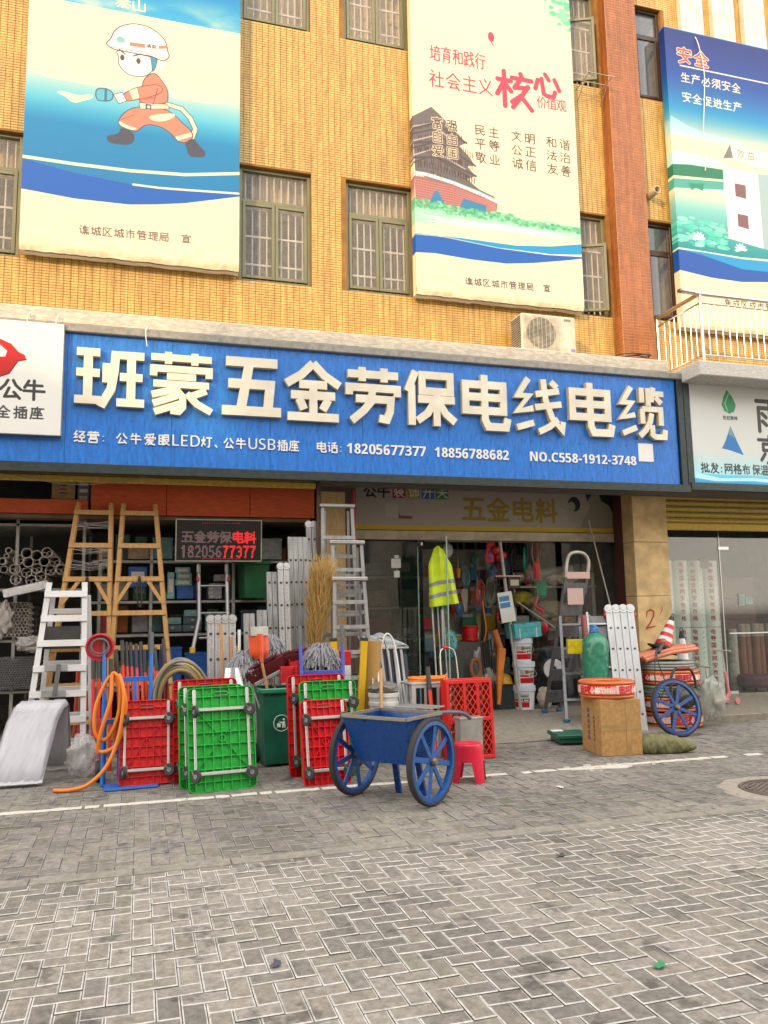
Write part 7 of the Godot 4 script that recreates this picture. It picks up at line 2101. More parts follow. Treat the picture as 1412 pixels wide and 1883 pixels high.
	solo("clear_bag", m, plain("bag_grey", 0.2, 0.19, 0.17, 0.3), "dark crumpled plastic bag on the white and red bucket", "bag", Vector3(2.58, 0.76, 2.25))
	# bent white pipes
	for q in [["grey bent pipe arching over the bucket, left", 2.5, 2.74, 0.0], ["white bent pipe arching over the bucket, right", 2.57, 2.84, 0.04]]:
		m = MB.new()
		m.tube(smoothed([Vector3(q[1], 0.75, 2.1), Vector3(q[1] + 0.03, 1.0, 2.0), Vector3(q[1] + 0.1, 1.26, 1.95), Vector3(lerpf(q[1], q[2], 0.6), 1.3 + q[3], 1.95), Vector3(q[2] - 0.03, 1.2, 1.95), Vector3(q[2], 0.72, 2.05), Vector3(q[2] + 0.01, 0.0, 2.1)], 5), 0.013, 8)
		solo("bent_pipe", m, mats["handle_white"] if q[3] > 0 else alu_m(), q[0], "pipe", Vector3.ZERO, 0, "bent pipes")
	m = MB.new()
	m.rod(Vector3(2.44, 0.42, 2.62), Vector3(2.54, 0.97, 2.3), 0.019, 9)
	solo("wooden_stick", m, wd, "short wooden tool handle leaning against the bucket", "handle")
	# slatted grey metal rack with a plastic sheet
	t = thing("slatted_rack", "grey metal slatted frame under a clear sheet in front of the glass", "rack", Vector3(2.98, 0.1, 1.2), 0)
	t.rotation_degrees.x = -14
	for k in 7:
		m = MB.new()
		m.bar(Vector3(-0.26 + k * 0.085, 0, 0), Vector3(-0.3 + k * 0.088, 1.05, 0), 0.035, 0.02, Vector3.RIGHT, 0.003)
		part(t, "slat", m, alu_m())
	part(t, "top_bar", bx(Vector3(0, 1.07, 0), Vector3(0.66, 0.03, 0.04), 0.004), alu_m())
	part(t, "back_sheet", bx(Vector3(0, 0.5, -0.03), Vector3(0.62, 1.0, 0.01)), mat("navy_sheet", L(0.015, 0.022, 0.05), 0.5))
	m = MB.new()
	m.grid(func(s, q): return Vector3(-0.3 + s * (0.34 + 0.28 * (1.0 - q)), 1.08 + q * 0.2 + 0.02 * sin(s * 9.0), 0.02 - q * 0.12 + 0.02 * sin(s * 7.0 + q * 5.0)), 16, 8)
	part(t, "clear_sheet", m, mat("sheet_clear", L(0.36, 0.40, 0.42), 0.15, 0, {"tex": "mottle", "sc": 3.0}))
	# aluminium frame box with an orange hose on top
	t = thing("aluminium_stand", "pale aluminium frame box carrying an orange hose coil", "frame", Vector3(3.12, 0.0, 2.2), 3)
	var pal := mat("alu_pale", L(0.56, 0.57, 0.56), 0.35, 0.35, {"tex": "soft"})
	for x in [-0.24, -0.1, 0.05, 0.13, 0.24]: part(t, "upright", bx(Vector3(x, 0.4, 0.15), Vector3(0.05 if absf(x) > 0.2 else 0.028, 0.8, 0.025), 0.003), pal)
	for y in [0.3, 0.78]: part(t, "rail", bx(Vector3(0, y, 0.151), Vector3(0.53, 0.05, 0.02), 0.003), pal)
	for x in [-0.24, 0.24]: part(t, "upright", bx(Vector3(x, 0.4, -0.15), Vector3(0.04, 0.8, 0.025), 0.003), pal)
	part(t, "top", bx(Vector3(0, 0.805, 0), Vector3(0.54, 0.02, 0.34), 0.003), pal)
	m = MB.new()
	coil(m, Vector3.ZERO, 0.22, 0.012, 8, 4, 0.62, 0.012)
	solo("flat_hose_coil", m, mats["hose_orange"], "flat orange hose coil lying on the aluminium frame box", "hose", Vector3(3.12, 0.815, 2.2))
	t = pole_tool("red_black_bar", "red bar with a black top standing behind the cart", Vector3(3.05, 0.0, 2.6), Vector3(3.06, 0.98, 2.35), 0.024, orr, blk, 0.25)
	m = MB.new()
	for k in 7: m.tube([Vector3(2.8 + k * 0.022, 0.1, 2.35 + jit(0.05)), Vector3(2.78 + k * 0.026 + jit(0.02), 0.8 + jit(0.07), 2.2 + jit(0.05))], 0.012, 6)
	solo("wrapped_rods", m, plain("rod_pale", 0.5, 0.52, 0.5, 0.3), "bundle of pale wrapped rods left of the aluminium frame", "rods")
	# red mesh crates on end
	var cr := mat("crate_red", L(0.62, 0.015, 0.012), 0.35, 0, {"tex": "soft"})
	for q in [["front red plastic mesh crate standing on end beside the cart", Vector3(3.45, 0.0, 2.55)], ["rear red plastic mesh crate standing on end beside the cart", Vector3(3.5, 0.0, 2.36)]]:
		t = thing("mesh_crate", q[0], "crate", q[1], 5, "red mesh crates")
		t.rotation_degrees.x = -3
		m = MB.new()
		for y in [0.02, 0.42, 0.82]: m.box(Vector3(0, y, 0), Vector3(0.54, 0.04, 0.15), 0.004)
		for x in [-0.26, -0.06, 0.1, 0.26]: m.box(Vector3(x, 0.42, 0), Vector3(0.035, 0.84, 0.148), 0.004)
		part(t, "frame", m, cr)
		for z in [0.066, -0.066]:
			m = MB.new()
			for k in 18:
				var a := -0.26 + k * 0.068 - 0.62
				for s in [-1, 1]:
					var p0 := Vector2(a, 0.03)
					var p1 := Vector2(a + 0.56, 0.82)
					var lo := clampf((-0.26 - p0.x) / 0.56, 0, 1)
					var hi := clampf((0.26 - p0.x) / 0.56, 0, 1)
					if hi - lo < 0.02: continue
					var c0 := p0.lerp(p1, lo)
					var c1 := p0.lerp(p1, hi)
					m.bar(Vector3(c0.x * s, c0.y, z), Vector3(c1.x * s, c1.y, z), 0.008, 0.006, Vector3.RIGHT)
			part(t, "lattice", m, mat("crate_lattice", L(0.66, 0.06, 0.03), 0.4))
	t = carton("metal_box", "small bare steel box behind the red stool", "box", Vector3(3.33, 0.0, 2.83), Vector3(0.26, 0.47, 0.14), mat("box_steel", L(0.45, 0.44, 0.42), 0.35, 0.6, {"tex": "grime"}), null, 4)
	part(t, "lid", bx(Vector3(0, 0.475, 0), Vector3(0.28, 0.02, 0.16), 0.003), mats["box_steel"])
	# the blue cart
	cart()
	# red stool
	t = thing("plastic_stool", "bright red plastic stool right of the blue cart", "stool", Vector3(2.99, 0.0, 3.62), 62)
	var sr := mat("stool_red", L(0.66, 0.012, 0.05), 0.32, 0, {"tex": "soft"})
	m = MB.new()
	m.lathe([Vector2(0, 0.34), Vector2(0.02, 0.34), Vector2(0.024, 0.347), Vector2(0.11, 0.352), Vector2(0.125, 0.347), Vector2(0.132, 0.335), Vector2(0.135, 0.3)], 30)
	part(t, "seat", m, sr)
	m = MB.new()   # the skirt with its four arches, one continuous shell
	for k in 40:
		var a0 := TAU * k / 40.0
		var a1 := TAU * (k + 1) / 40.0
		var low := func(a: float) -> float: return 0.0 if absf(cos(2.0 * a)) < 0.6 else 0.19 * sqrt(clampf((absf(cos(2.0 * a)) - 0.6) / 0.2, 0, 1))
		var rad := func(y: float) -> float: return 0.175 - 0.04 * y / 0.31
		for ly in 4:
			var y0a: float = lerpf(low.call(a0), 0.31, ly / 4.0)
			var y0b: float = lerpf(low.call(a1), 0.31, ly / 4.0)
			var y1a: float = lerpf(low.call(a0), 0.31, (ly + 1) / 4.0)
			var y1b: float = lerpf(low.call(a1), 0.31, (ly + 1) / 4.0)
			var d0 := Vector3(cos(a0), 0, sin(a0))
			var d1 := Vector3(cos(a1), 0, sin(a1))
			for inn in [0.0, 0.006]:
				var g: float = -1.0 if inn > 0 else 1.0
				m.tri(d0 * (rad.call(y0a) - inn) + Vector3(0, y0a, 0), d1 * (rad.call(y0b) - inn) + Vector3(0, y0b, 0), d1 * (rad.call(y1b) - inn) + Vector3(0, y1b, 0), d0 * g, d1 * g, d1 * g)
				m.tri(d0 * (rad.call(y0a) - inn) + Vector3(0, y0a, 0), d1 * (rad.call(y1b) - inn) + Vector3(0, y1b, 0), d0 * (rad.call(y1a) - inn) + Vector3(0, y1a, 0), d0 * g, d1 * g, d0 * g)
	part(t, "legs", m, sr)
	# plastic bag beside the truck
	m = MB.new()
	lump(m, Vector3(0.14, 0.19, 0.1), 0.55, 31)
	solo("clear_bag", m, filmy("bag_clear", L(0.62, 0.62, 0.62), 0.42), "crumpled clear plastic bag left of the blue hand truck", "bag", Vector3(-0.5, 0.2, 2.05))

func alu_m() -> Material:
	return mats["alu"]

func cart() -> void:
	var bl := mat("cart_blue", L(0.004, 0.055, 0.24), 0.38, 0, {"tex": "rusty", "sc": 1.1, "rt": "rough"})
	var worn := mat("cart_worn", L(0.28, 0.26, 0.22), 0.5, 0.6, {"tex": "stain", "sc": 3.0})
	# local x: towards the handles, z: along the axle
	var t := thing("hand_cart", "blue two wheeled hand cart with spoked wheels and an open tipping body", "cart", Vector3(2.09, 0.0, 4.12), 38)
	var top := [Vector3(-0.27, 0.71, -0.33), Vector3(0.28, 0.71, -0.33), Vector3(0.28, 0.71, 0.33), Vector3(-0.27, 0.71, 0.33)]
	var bot := [Vector3(-0.14, 0.33, -0.26), Vector3(0.22, 0.33, -0.26), Vector3(0.22, 0.33, 0.26), Vector3(-0.14, 0.33, 0.26)]
	var m := MB.new()
	for i in 4:
		var j := (i + 1) % 4
		var out: Vector3 = (top[i] + top[j]) * 0.5 - Vector3(0, 0.71, 0)
		m.face([bot[i], bot[j], top[j], top[i]], out)
		var k := 0.985
		var e := Vector3(1, 1, 1) * k
		m.face([bot[i] * Vector3(k, 1.01, k), bot[j] * Vector3(k, 1.01, k), top[j] * Vector3(k, 1, k), top[i] * Vector3(k, 1, k)], -out)
	m.face(bot, Vector3.DOWN)
	m.face([bot[0] + Vector3(0, 0.006, 0), bot[1] + Vector3(0, 0.006, 0), bot[2] + Vector3(0, 0.006, 0), bot[3] + Vector3(0, 0.006, 0)], Vector3.UP)
	part(t, "body", m, bl)
	m = MB.new()
	for i in 4: m.bar(top[i], top[(i + 1) % 4], 0.03, 0.016, Vector3.UP, 0.003)
	part(t, "rim", m, worn)
	m = MB.new()
	m.rod(Vector3(0, 0.345, -0.42), Vector3(0, 0.345, 0.42), 0.017, 10)
	part(t, "axle", m, worn)
	for s in [-1, 1]: spoked(t, "wheel", Vector3(0, 0.352, s * 0.395), Vector3(0, 0, 1), 0.352, 8, mat("wheel_blue", L(0.006, 0.09, 0.34), 0.4, 0, {"tex": "scuff", "sc": 2.0}), 0.2 * s)
	for s in [-1, 1]:
		m = MB.new()
		m.tube(smoothed([Vector3(0.3, 0.7, s * 0.25), Vector3(0.5, 0.69, s * 0.26), Vector3(0.72, 0.66, s * 0.28), Vector3(0.86, 0.6, s * 0.28)], 4), 0.018, 9)
		part(t, "handle", m, mat("cart_handle", L(0.12, 0.15, 0.2), 0.5, 0.3))
		m = MB.new()
		m.bar(Vector3(0.34, 0.68, s * 0.25), Vector3(0.24, 0.4, s * 0.24), 0.025, 0.012, Vector3.RIGHT)
		part(t, "stay", m, bl)
	for s in [-1, 1]:
		m = MB.new()
		m.bar(Vector3(0.2, 0.34, s * 0.12), Vector3(0.28, 0.0, s * 0.13), 0.055, 0.03, Vector3(0, 0, 1), 0.003)
		part(t, "leg", m, bl)
	part(t, "front_plate", bx(Vector3(0.42, 0.735, 0.0), Vector3(0.24, 0.012, 0.42), 0.003), mat("plate_grey", L(0.36, 0.36, 0.36), 0.4, 0.5))

# ------------------------------------------------------------------ inside the middle shop
func spool(b: MB, r: float, core: float, h: float) -> void:
	b.lathe([Vector2(0, 0), Vector2(r, 0), Vector2(r, 0.02), Vector2(core, 0.025), Vector2(core, h - 0.025), Vector2(r, h - 0.02), Vector2(r, h), Vector2(r * 0.3, h), Vector2(r * 0.3, h - 0.05), Vector2(0, h - 0.05)], 24)

func make_middle_shop() -> void:
	var m := MB.new()
	var t: Node3D
	var steel: Material = mats["rack_steel"]
	rack("dark_shelf", "long dim shelf rack along the back of the middle shop", 3.1, 7.3, -3.0, -3.7, 2.6, [0.6, 1.15, 1.7, 2.25], [3.2, 4.5, 5.8, 7.2], steel)
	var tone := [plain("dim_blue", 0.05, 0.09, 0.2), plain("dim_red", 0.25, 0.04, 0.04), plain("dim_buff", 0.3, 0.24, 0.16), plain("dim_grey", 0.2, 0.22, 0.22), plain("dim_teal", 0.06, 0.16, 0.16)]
	var lv := ["lowest", "second", "third", "top"]
	for s in 4:
		for i in 7:
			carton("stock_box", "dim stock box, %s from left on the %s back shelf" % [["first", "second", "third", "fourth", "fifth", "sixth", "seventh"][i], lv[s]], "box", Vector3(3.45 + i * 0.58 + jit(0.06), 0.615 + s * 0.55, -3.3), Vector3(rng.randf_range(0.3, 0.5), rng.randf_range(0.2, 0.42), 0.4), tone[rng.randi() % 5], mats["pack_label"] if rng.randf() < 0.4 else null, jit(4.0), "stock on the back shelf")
	rack("side_shelf", "grey shelf inside the middle shop behind the right pane", 5.75, 7.3, -1.05, -1.75, 2.2, [0.6, 1.3, 1.99], [5.8, 7.25], steel)
	# goods on that shelf
	m = MB.new()
	m.tube([Vector3(5.95, 2.12, -1.3), Vector3(6.9, 2.24, -1.15)], 0.1, 16)
	solo("grey_roll", m, plain("roll_grey", 0.36, 0.36, 0.34), "thick grey roll lying on the upper side shelf", "roll", Vector3(0, 0.0, 0))
	for q in [["pale bundled gloves on the upper side shelf", Vector3(6.62, 2.1, -1.05), Vector3(0.26, 0.09, 0.12), plain("glove_pale", 0.45, 0.38, 0.33, 0.9)], ["olive yellow folded canvas on the side shelf", Vector3(5.9, 1.78, -0.98), Vector3(0.2, 0.11, 0.14), plain("canvas_olive", 0.34, 0.29, 0.03, 0.9)], ["khaki canvas sacks heaped in the middle of the side shelf", Vector3(6.45, 1.58, -1.1), Vector3(0.36, 0.15, 0.2), plain("canvas_khaki", 0.2, 0.17, 0.09, 0.9)], ["brown canvas sack low on the side shelf", Vector3(6.6, 1.4, -1.05), Vector3(0.24, 0.1, 0.18), plain("canvas_brown", 0.24, 0.15, 0.07, 0.9)], ["pale crumpled wire bundle beside the lowest bucket", Vector3(5.97, 0.27, -0.5), Vector3(0.11, 0.16, 0.1), plain("wire_pale", 0.45, 0.38, 0.31, 0.6)], ["teal plastic bag behind the open door leaf", Vector3(4.5, 1.1, -0.75), Vector3(0.13, 0.24, 0.13), mat("bag_teal", L(0.06, 0.3, 0.3), 0.25)], ["grey plastic wrapped rolls inside the doorway", Vector3(5.05, 0.75, -1.0), Vector3(0.13, 0.5, 0.12), plain("wrap_grey", 0.32, 0.33, 0.31, 0.25)], ["pale sack behind the red mesh crates", Vector3(5.2, 0.55, -0.85), Vector3(0.13, 0.16, 0.1), plain("sack_pale", 0.42, 0.4, 0.36, 0.6)], ["dark machine parts heap beside the leaning tools", Vector3(5.3, 0.3, -1.0), Vector3(0.22, 0.2, 0.2), plain("heap_dark", 0.04, 0.05, 0.05)], ["dark bag heap under the side shelf", Vector3(6.4, 0.55, -1.0), Vector3(0.3, 0.45, 0.25), plain("heap_navy", 0.02, 0.025, 0.04)]]:
		m = MB.new()
		lump(m, q[2], 0.4, int(q[1].x * 100))
		solo("soft_goods", m, q[3], q[0], "soft goods", q[1])
	carton("stand_crate", "dark crate under the teal plastic bag", "crate", Vector3(4.5, 0.1, -0.8), Vector3(0.4, 0.78, 0.36), plain("heap_dark", 0.04, 0.05, 0.05))
	carton("flat_carton", "flat grey carton on the low side shelf", "carton", Vector3(5.9, 1.31, -1.2), Vector3(0.3, 0.2, 0.25), plain("dim_grey", 0.2, 0.22, 0.22))
	# paint buckets
	var p := Print.new(1.0, 0.34, 200, Color(0.82, 0.84, 0.87))
	for k in 2:
		var o := k * 0.5
		p.rect(o + 0.06, 0.04, o + 0.34, 0.13, Color(0.7, 0.06, 0.08)); p.rect(o + 0.06, 0.14, o + 0.22, 0.18, Color(0.75, 0.12, 0.12)); p.rect(o + 0.23, 0.135, o + 0.35, 0.185, Color(0.06, 0.06, 0.06)); p.rect(o + 0.25, 0.15, o + 0.33, 0.17, Color(0.85, 0.85, 0.85))
		p.rect(o + 0.06, 0.19, o + 0.34, 0.27, Color(0.66, 0.66, 0.6)); p.glyphs(glyph, "8", o + 0.14, 0.205, 0.05, 0.1, 0.2, Color(0.25, 0.28, 0.1)); p.seg(Vector2(o + 0.2, 0.23), Vector2(o + 0.3, 0.23), 0.02, Color(0.3, 0.3, 0.3))
	var bl := printed("bucket_print", p.tex(), 0.4)
	var lid := mat("bucket_lid", L(0.6, 0.63, 0.74), 0.35, 0, {"tex": "soft"})
	for i in 3:
		t = thing("paint_bucket", "white and red labelled paint bucket, %s of the stack of three" % ["lowest", "middle", "topmost"][i], "bucket", Vector3(5.67 + jit(0.015), 0.1 + i * 0.358, -0.6), [150.0, 20.0, 12.0][i], "stacked paint buckets")
		m = MB.new()
		m.lathe([Vector2(0.142, 0.0), Vector2(0.162, 0.3)], 32)
		part(t, "wall", m, bl)
		m = MB.new()
		m.lathe([Vector2(0.0, 0.0), Vector2(0.142, 0.0)], 32)
		m.lathe([Vector2(0.162, 0.27), Vector2(0.174, 0.275), Vector2(0.174, 0.345), Vector2(0.165, 0.355), Vector2(0.0, 0.355)], 32)
		part(t, "lid", m, lid)
		m = MB.new()
		m.tube(smoothed([Vector3(-0.168, 0.27, 0.02), Vector3(-0.11, 0.17, 0.16), Vector3(0, 0.13, 0.19), Vector3(0.11, 0.17, 0.16), Vector3(0.168, 0.27, 0.02)], 4), 0.004, 5)
		part(t, "bail", m, mat("bail_wire", L(0.5), 0.4, 0.6))
	t = carton("cyan_box", "cyan blue box tied with white string on top of the paint buckets", "box", Vector3(5.7, 1.175, -0.58), Vector3(0.46, 0.22, 0.3), plain("box_cyan", 0.08, 0.44, 0.47), null, 4)
	t.rotation_degrees.z = 4
	for x in [-0.15, 0.14]: part(t, "string", bx(Vector3(x, 0.11, 0), Vector3(0.014, 0.226, 0.306)), lid)
	part(t, "lid", bx(Vector3(0, 0.19, 0), Vector3(0.475, 0.07, 0.314), 0.004), mats["box_cyan"])
	# pole and leaning tools
	m = MB.new()
	m.rod(Vector3(5.56, 0.1, -0.5), Vector3(5.36, 2.66, -0.6), 0.026, 10)
	solo("grey_pole", m, plain("pole_grey", 0.42, 0.42, 0.4, 0.5), "grey pole standing left of the paint buckets", "pole")
	t = thing("orange_tool", "long tapered orange tool leaning left of the grey pole", "tool", Vector3(5.18, 0.1, -0.45))
	m = MB.new()
	m.tube([Vector3(0, 0.1, 0), Vector3(0.05, 0.5, -0.05), Vector3(0.12, 0.92, -0.1)], [0.028, 0.05, 0.075], 10)
	part(t, "body", m, mat("tool_orange", L(0.62, 0.17, 0.01), 0.4, 0, {"tex": "grime"}))
	m = MB.new()
	m.tube([Vector3(0.1, 0.92, -0.1), Vector3(0.02, 1.2, -0.12)], [0.05, 0.055], 10)
	part(t, "head", m, mat("tool_brown", L(0.42, 0.12, 0.02), 0.5))
	for i in 5: pole_tool("dark_rod", "black rod with grey stripe, %s from left inside the doorway" % ["first", "second", "third", "fourth", "fifth"][i], Vector3(5.1 + i * 0.04, 0.1, -0.7), Vector3(5.12 + i * 0.04, 1.1 + i * 0.015, -0.9), 0.014, mats["grip_black"], mats["grip_black"], 0.1, "black rods in the doorway")
	t = thing("red_spool", "bright red plastic spool inside the doorway", "spool", Vector3(4.98, 1.14, -1.0))
	m = MB.new()
	spool(m, 0.14, 0.12, 0.23)
	part(t, "drum", m, mat("spool_red", L(0.6, 0.012, 0.01), 0.35))
	carton("work_table", "dark work table carrying the red spool", "table", Vector3(4.95, 0.1, -1.15), Vector3(0.6, 1.03, 0.5), plain("table_dark", 0.1, 0.09, 0.08))
	# things hanging in the doorway
	var rail := MB.new()
	rail.rod(Vector3(4.2, 2.68, -0.85), Vector3(6.4, 2.68, -0.85), 0.012, 8)
	solo("hanging_rail", rail, steel, "thin steel rail hung with goods inside the doorway", "rail")
	t = thing("red_tool_pack", "red carded tool pack with two blue discs hanging in the doorway", "tool pack", Vector3(5.3, 2.36, -0.88), 0)
	t.rotation_degrees.z = -6
	part(t, "card", bx(Vector3(0, 0.17, 0), Vector3(0.15, 0.34, 0.02), 0.01), mats["stool_red"])
	for y in [0.07, 0.16]:
		m = MB.new()
		m.x = Transform3D(Basis(Vector3.RIGHT, PI / 2), Vector3(0, y, 0.008))
		m.lathe([Vector2(0.035, 0), Vector2(0.033, 0.01), Vector2(0, 0.012)], 14)
		part(t, "disc", m, mat("disc_blue", L(0.08, 0.1, 0.4), 0.4))
	for i in 2:
		m = MB.new()
		m.x = Transform3D(Basis(Vector3.BACK, 0.5 - i * 0.3), Vector3.ZERO)
		m.ball(Vector3(0, 0.1, 0), Vector3(0.11 - i * 0.03, 0.075, 0.05), 16, 10)
		solo("red_pouch", m, mat("pouch_red", L(0.55, 0.01, 0.03), 0.35), "%s glossy red pouch hanging beside the red tool pack" % ["larger", "smaller"][i], "pouch", Vector3(5.54 - i * 0.12, 2.36 + i * 0.09, -0.86))
	t = thing("teal_wheel", "thin teal ring with spokes hanging in the doorway", "ring", Vector3(5.92, 2.42, -0.9), 62)
	m = MB.new()
	m.tube(ring(Vector3.ZERO, 0.14, 0.17, Vector3.RIGHT, Vector3.UP), 0.022, 8, true)
	for i in 3: m.rod(Vector3(cos(i * 2.1), sin(i * 2.1), 0) * 0.14, Vector3.ZERO, 0.012, 6)
	part(t, "hoop", m, mat("teal_plastic", L(0.02, 0.38, 0.27), 0.35))
	t = thing("chain_hoist", "green and red chain hoist hanging in the doorway", "hoist", Vector3(6.1, 1.2, -0.7))
	part(t, "green_body", bx(Vector3(0.0, 0.72, 0), Vector3(0.17, 0.28, 0.08), 0.04), mat("hoist_green", L(0.01, 0.2, 0.1), 0.35))
	part(t, "red_block", bx(Vector3(-0.08, 1.02, 0), Vector3(0.12, 0.3, 0.08), 0.04), mats["pouch_red"])
	m = MB.new()
	m.tube(smoothed([Vector3(-0.08, 0.6, 0), Vector3(-0.13, 0.45, 0.02), Vector3(-0.02, 0.38, 0.02), Vector3(-0.04, 0.28, 0.0)], 4), 0.024, 8)
	m.ball(Vector3(0.02, 0.12, 0), Vector3(0.075, 0.11, 0.05))
	part(t, "hook_block", m, mats["pouch_red"])
	m = MB.new()
	m.rod(Vector3(-0.02, 0.85, 0.02), Vector3(-0.05, 1.5, 0), 0.012, 6)
	for i in 3: m.tube(ring(Vector3(-0.1, 1.3, 0.01 * i), 0.04 + 0.01 * i, 0.18, Vector3.RIGHT, Vector3.UP, 18), 0.008, 5, true)
	part(t, "strap", m, mat("strap_orange", L(0.45, 0.16, 0.05), 0.6))
	for q in [["orange red cable loops hanging left in the doorway", Vector3(5.1, 1.9, -0.85), L(0.42, 0.06, 0.03)], ["grey green cable loops hanging beside the orange ones", Vector3(5.3, 1.9, -0.88), L(0.2, 0.23, 0.18)], ["thin black cable loops hanging at the top of the doorway", Vector3(5.72, 2.45, -0.9), L(0.03, 0.03, 0.03)]]:
		m = MB.new()
		for i in 7: m.tube(ring(Vector3(jit(0.03), jit(0.04), jit(0.03)), 0.06 + jit(0.02), 0.18 + jit(0.03), Vector3(1, 0, jit(0.5)).normalized(), Vector3(jit(0.2), 1, 0).normalized(), 20), 0.007, 5, true)
		m.rod(Vector3(0, 0.16, 0), Vector3(0, 0.6, 0), 0.004, 4)
		solo("cable_loops", m, mat("loops%d" % int(q[1].x * 100), q[2], 0.5), q[0], "cable", q[1])
	m = MB.new()
	m.tube([Vector3(5.12, 1.75, -0.8), Vector3(5.15, 1.3, -0.75), Vector3(5.13, 1.12, -0.8)], 0.013, 6)
	solo("orange_rod", m, mat("hose_orange"), "thin orange rod hanging under the cable loops", "rod")
	t = thing("price_sheet", "white printed card with blue panels fixed to the grey pole", "card", Vector3(5.42, 1.42, -0.5))
	t.rotation_degrees.z = 8
	part(t, "card", bx(Vector3(0, 0.23, 0), Vector3(0.24, 0.46, 0.006)), mats["paper_white"])
	for i in 2: part(t, "panel", bx(Vector3(-0.02, 0.26 + i * 0.1, 0.004), Vector3(0.17, 0.08, 0.004)), mat("panel_blue", L(0.06, 0.24, 0.5), 0.5, 0, {"tex": "mottle", "sc": 12.0}))
	t = carton("tissue_box", "cream and black window box on a pink shelf in the doorway", "box", Vector3(5.56, 1.93, -0.62), Vector3(0.2, 0.18, 0.14), mat("box_black", L(0.03), 0.5), mat("cream_panel", L(0.55, 0.53, 0.36), 0.5))
	part(t, "pink_board", bx(Vector3(-0.1, 0.19, 0), Vector3(0.45, 0.025, 0.2), 0.004), plain("board_pink", 0.55, 0.32, 0.32))
	m = MB.new()
	m.rod(Vector3(5.62, 1.72, -0.6), Vector3(6.45, 1.15, -0.5), 0.013, 8)
	solo("slanting_rod", m, plain("rod_dull", 0.3, 0.28, 0.25, 0.5), "grey rod slanting across the doorway above the cyan box", "rod")
	t = thing("safety_helmet", "yellow safety helmet low beside the grey pole", "helmet", Vector3(5.42, 0.48, -0.75))
	m = MB.new()
	m.lathe([Vector2(0.15, 0.0), Vector2(0.13, 0.01), Vector2(0.12, 0.06), Vector2(0.09, 0.12), Vector2(0.04, 0.15), Vector2(0, 0.155)], 20, true)
	part(t, "shell", m, mat("helmet_yellow", L(0.65, 0.38, 0.01), 0.35))
	carton("helmet_stand", "low dark box under the yellow safety helmet", "box", Vector3(5.42, 0.1, -0.8), Vector3(0.3, 0.38, 0.3), plain("heap_dark", 0.04, 0.05, 0.05))
	m = MB.new()
	m.x = Transform3D(Basis(Vector3.RIGHT, PI / 2) * Basis(Vector3.BACK, 0.3), Vector3.ZERO)
	m.lathe([Vector2(0.05, 0), Vector2(0.15, 0.0), Vector2(0.16, 0.03), Vector2(0.15, 0.06), Vector2(0.05, 0.06)], 24)
	solo("white_drum", m, mats["handle_white"], "round white drum leaning beside the grey step ladder", "drum", Vector3(6.2, 0.68, -0.62))
	m = MB.new()
	m.tube(ring(Vector3.ZERO, 0.08, 0.14, Vector3.RIGHT, Vector3.UP), 0.035, 8, true)
	solo("brown_rope", m, plain("rope_brown", 0.3, 0.13, 0.06, 0.9), "thick brown rope coil behind the red mesh crates", "rope", Vector3(4.95, 0.72, -0.75))
	# high visibility vest hung on the door leaf
	t = thing("safety_vest", "fluorescent yellow safety vest with grey bands hung on the glass door", "vest", Vector3(4.1, 1.68, 0.12), -10)
	var yl := mat("vest_yellow", L(0.55, 0.72, 0.02), 0.7, 0, {"tex": "soft", "sc": 3.0})
	var gb := mat("vest_band", L(0.28, 0.29, 0.3), 0.4)
	var f := func(s: float, q: float) -> Vector3:
		var w := 0.16 + 0.05 * (1.0 - q) - 0.09 * clampf((q - 0.72) / 0.28, 0, 1)
		return Vector3((s - 0.5) * 2.0 * w - 0.06 * q + 0.03, q * 0.84 - 0.1 * absf(s - 0.35) * q + 0.05 * (s - 0.5) * (1.0 - q), 0.045 * sin(s * 9.0 + q * 2.0) * (1.1 - q) + 0.02 * sin(s * 17.0) + 0.06 * sin(s * PI))
	m = MB.new()
	m.grid(f, 22, 20)
	part(t, "cloth", m, yl)
	for y in [0.16, 0.36]:
		m = MB.new()
		m.grid(func(s, q): return f.call(s, y + q * 0.065) + Vector3(0, 0.05 * (s - 0.5), 0.004), 22, 2)
		part(t, "reflective_band", m, gb)
	for q in [["white striped pole standing under the vest", 3.98, 0.012], ["second white striped pole standing under the vest", 4.14, 0.011], ["pale green pole standing under the vest", 4.06, 0.009]]:
		pole_tool("striped_pole", q[0], Vector3(q[1], 0.1, 0.2), Vector3(q[1] - 0.01, 1.76, 0.05), q[2], plain("pole_cream", 0.55, 0.53, 0.45), mats["rod_pale"], 0.3, "poles under the vest")
	t = thing("luggage_trolley", "small folding trolley with a chrome loop handle before the glass door", "trolley", Vector3(3.95, 0.05, 0.75))
	m = MB.new()
	m.tube(smoothed([Vector3(-0.12, 0.0, 0.1), Vector3(-0.12, 0.5, 0), Vector3(-0.11, 0.95, -0.08), Vector3(-0.05, 1.05, -0.1), Vector3(0.05, 1.05, -0.1), Vector3(0.11, 0.95, -0.08), Vector3(0.12, 0.5, 0), Vector3(0.12, 0.0, 0.1)], 4), 0.011, 8)
	part(t, "handle", m, mats["stainless"])
	part(t, "grip", bx(Vector3(-0.02, 1.06, -0.1), Vector3(0.09, 0.04, 0.04), 0.015), mats["stool_red"])
	part(t, "base", bx(Vector3(0, 0.04, 0.12), Vector3(0.3, 0.04, 0.2), 0.01), mats["grip_black"])
	m = MB.new()
	m.ball(Vector3.ZERO, Vector3(0.09, 0.12, 0.06), 14, 10)
	solo("pale_lamp", m, plain("lamp_pale", 0.5, 0.5, 0.48), "pale square work lamp hanging at the top left of the doorway", "lamp", Vector3(4.62, 2.55, -0.95))
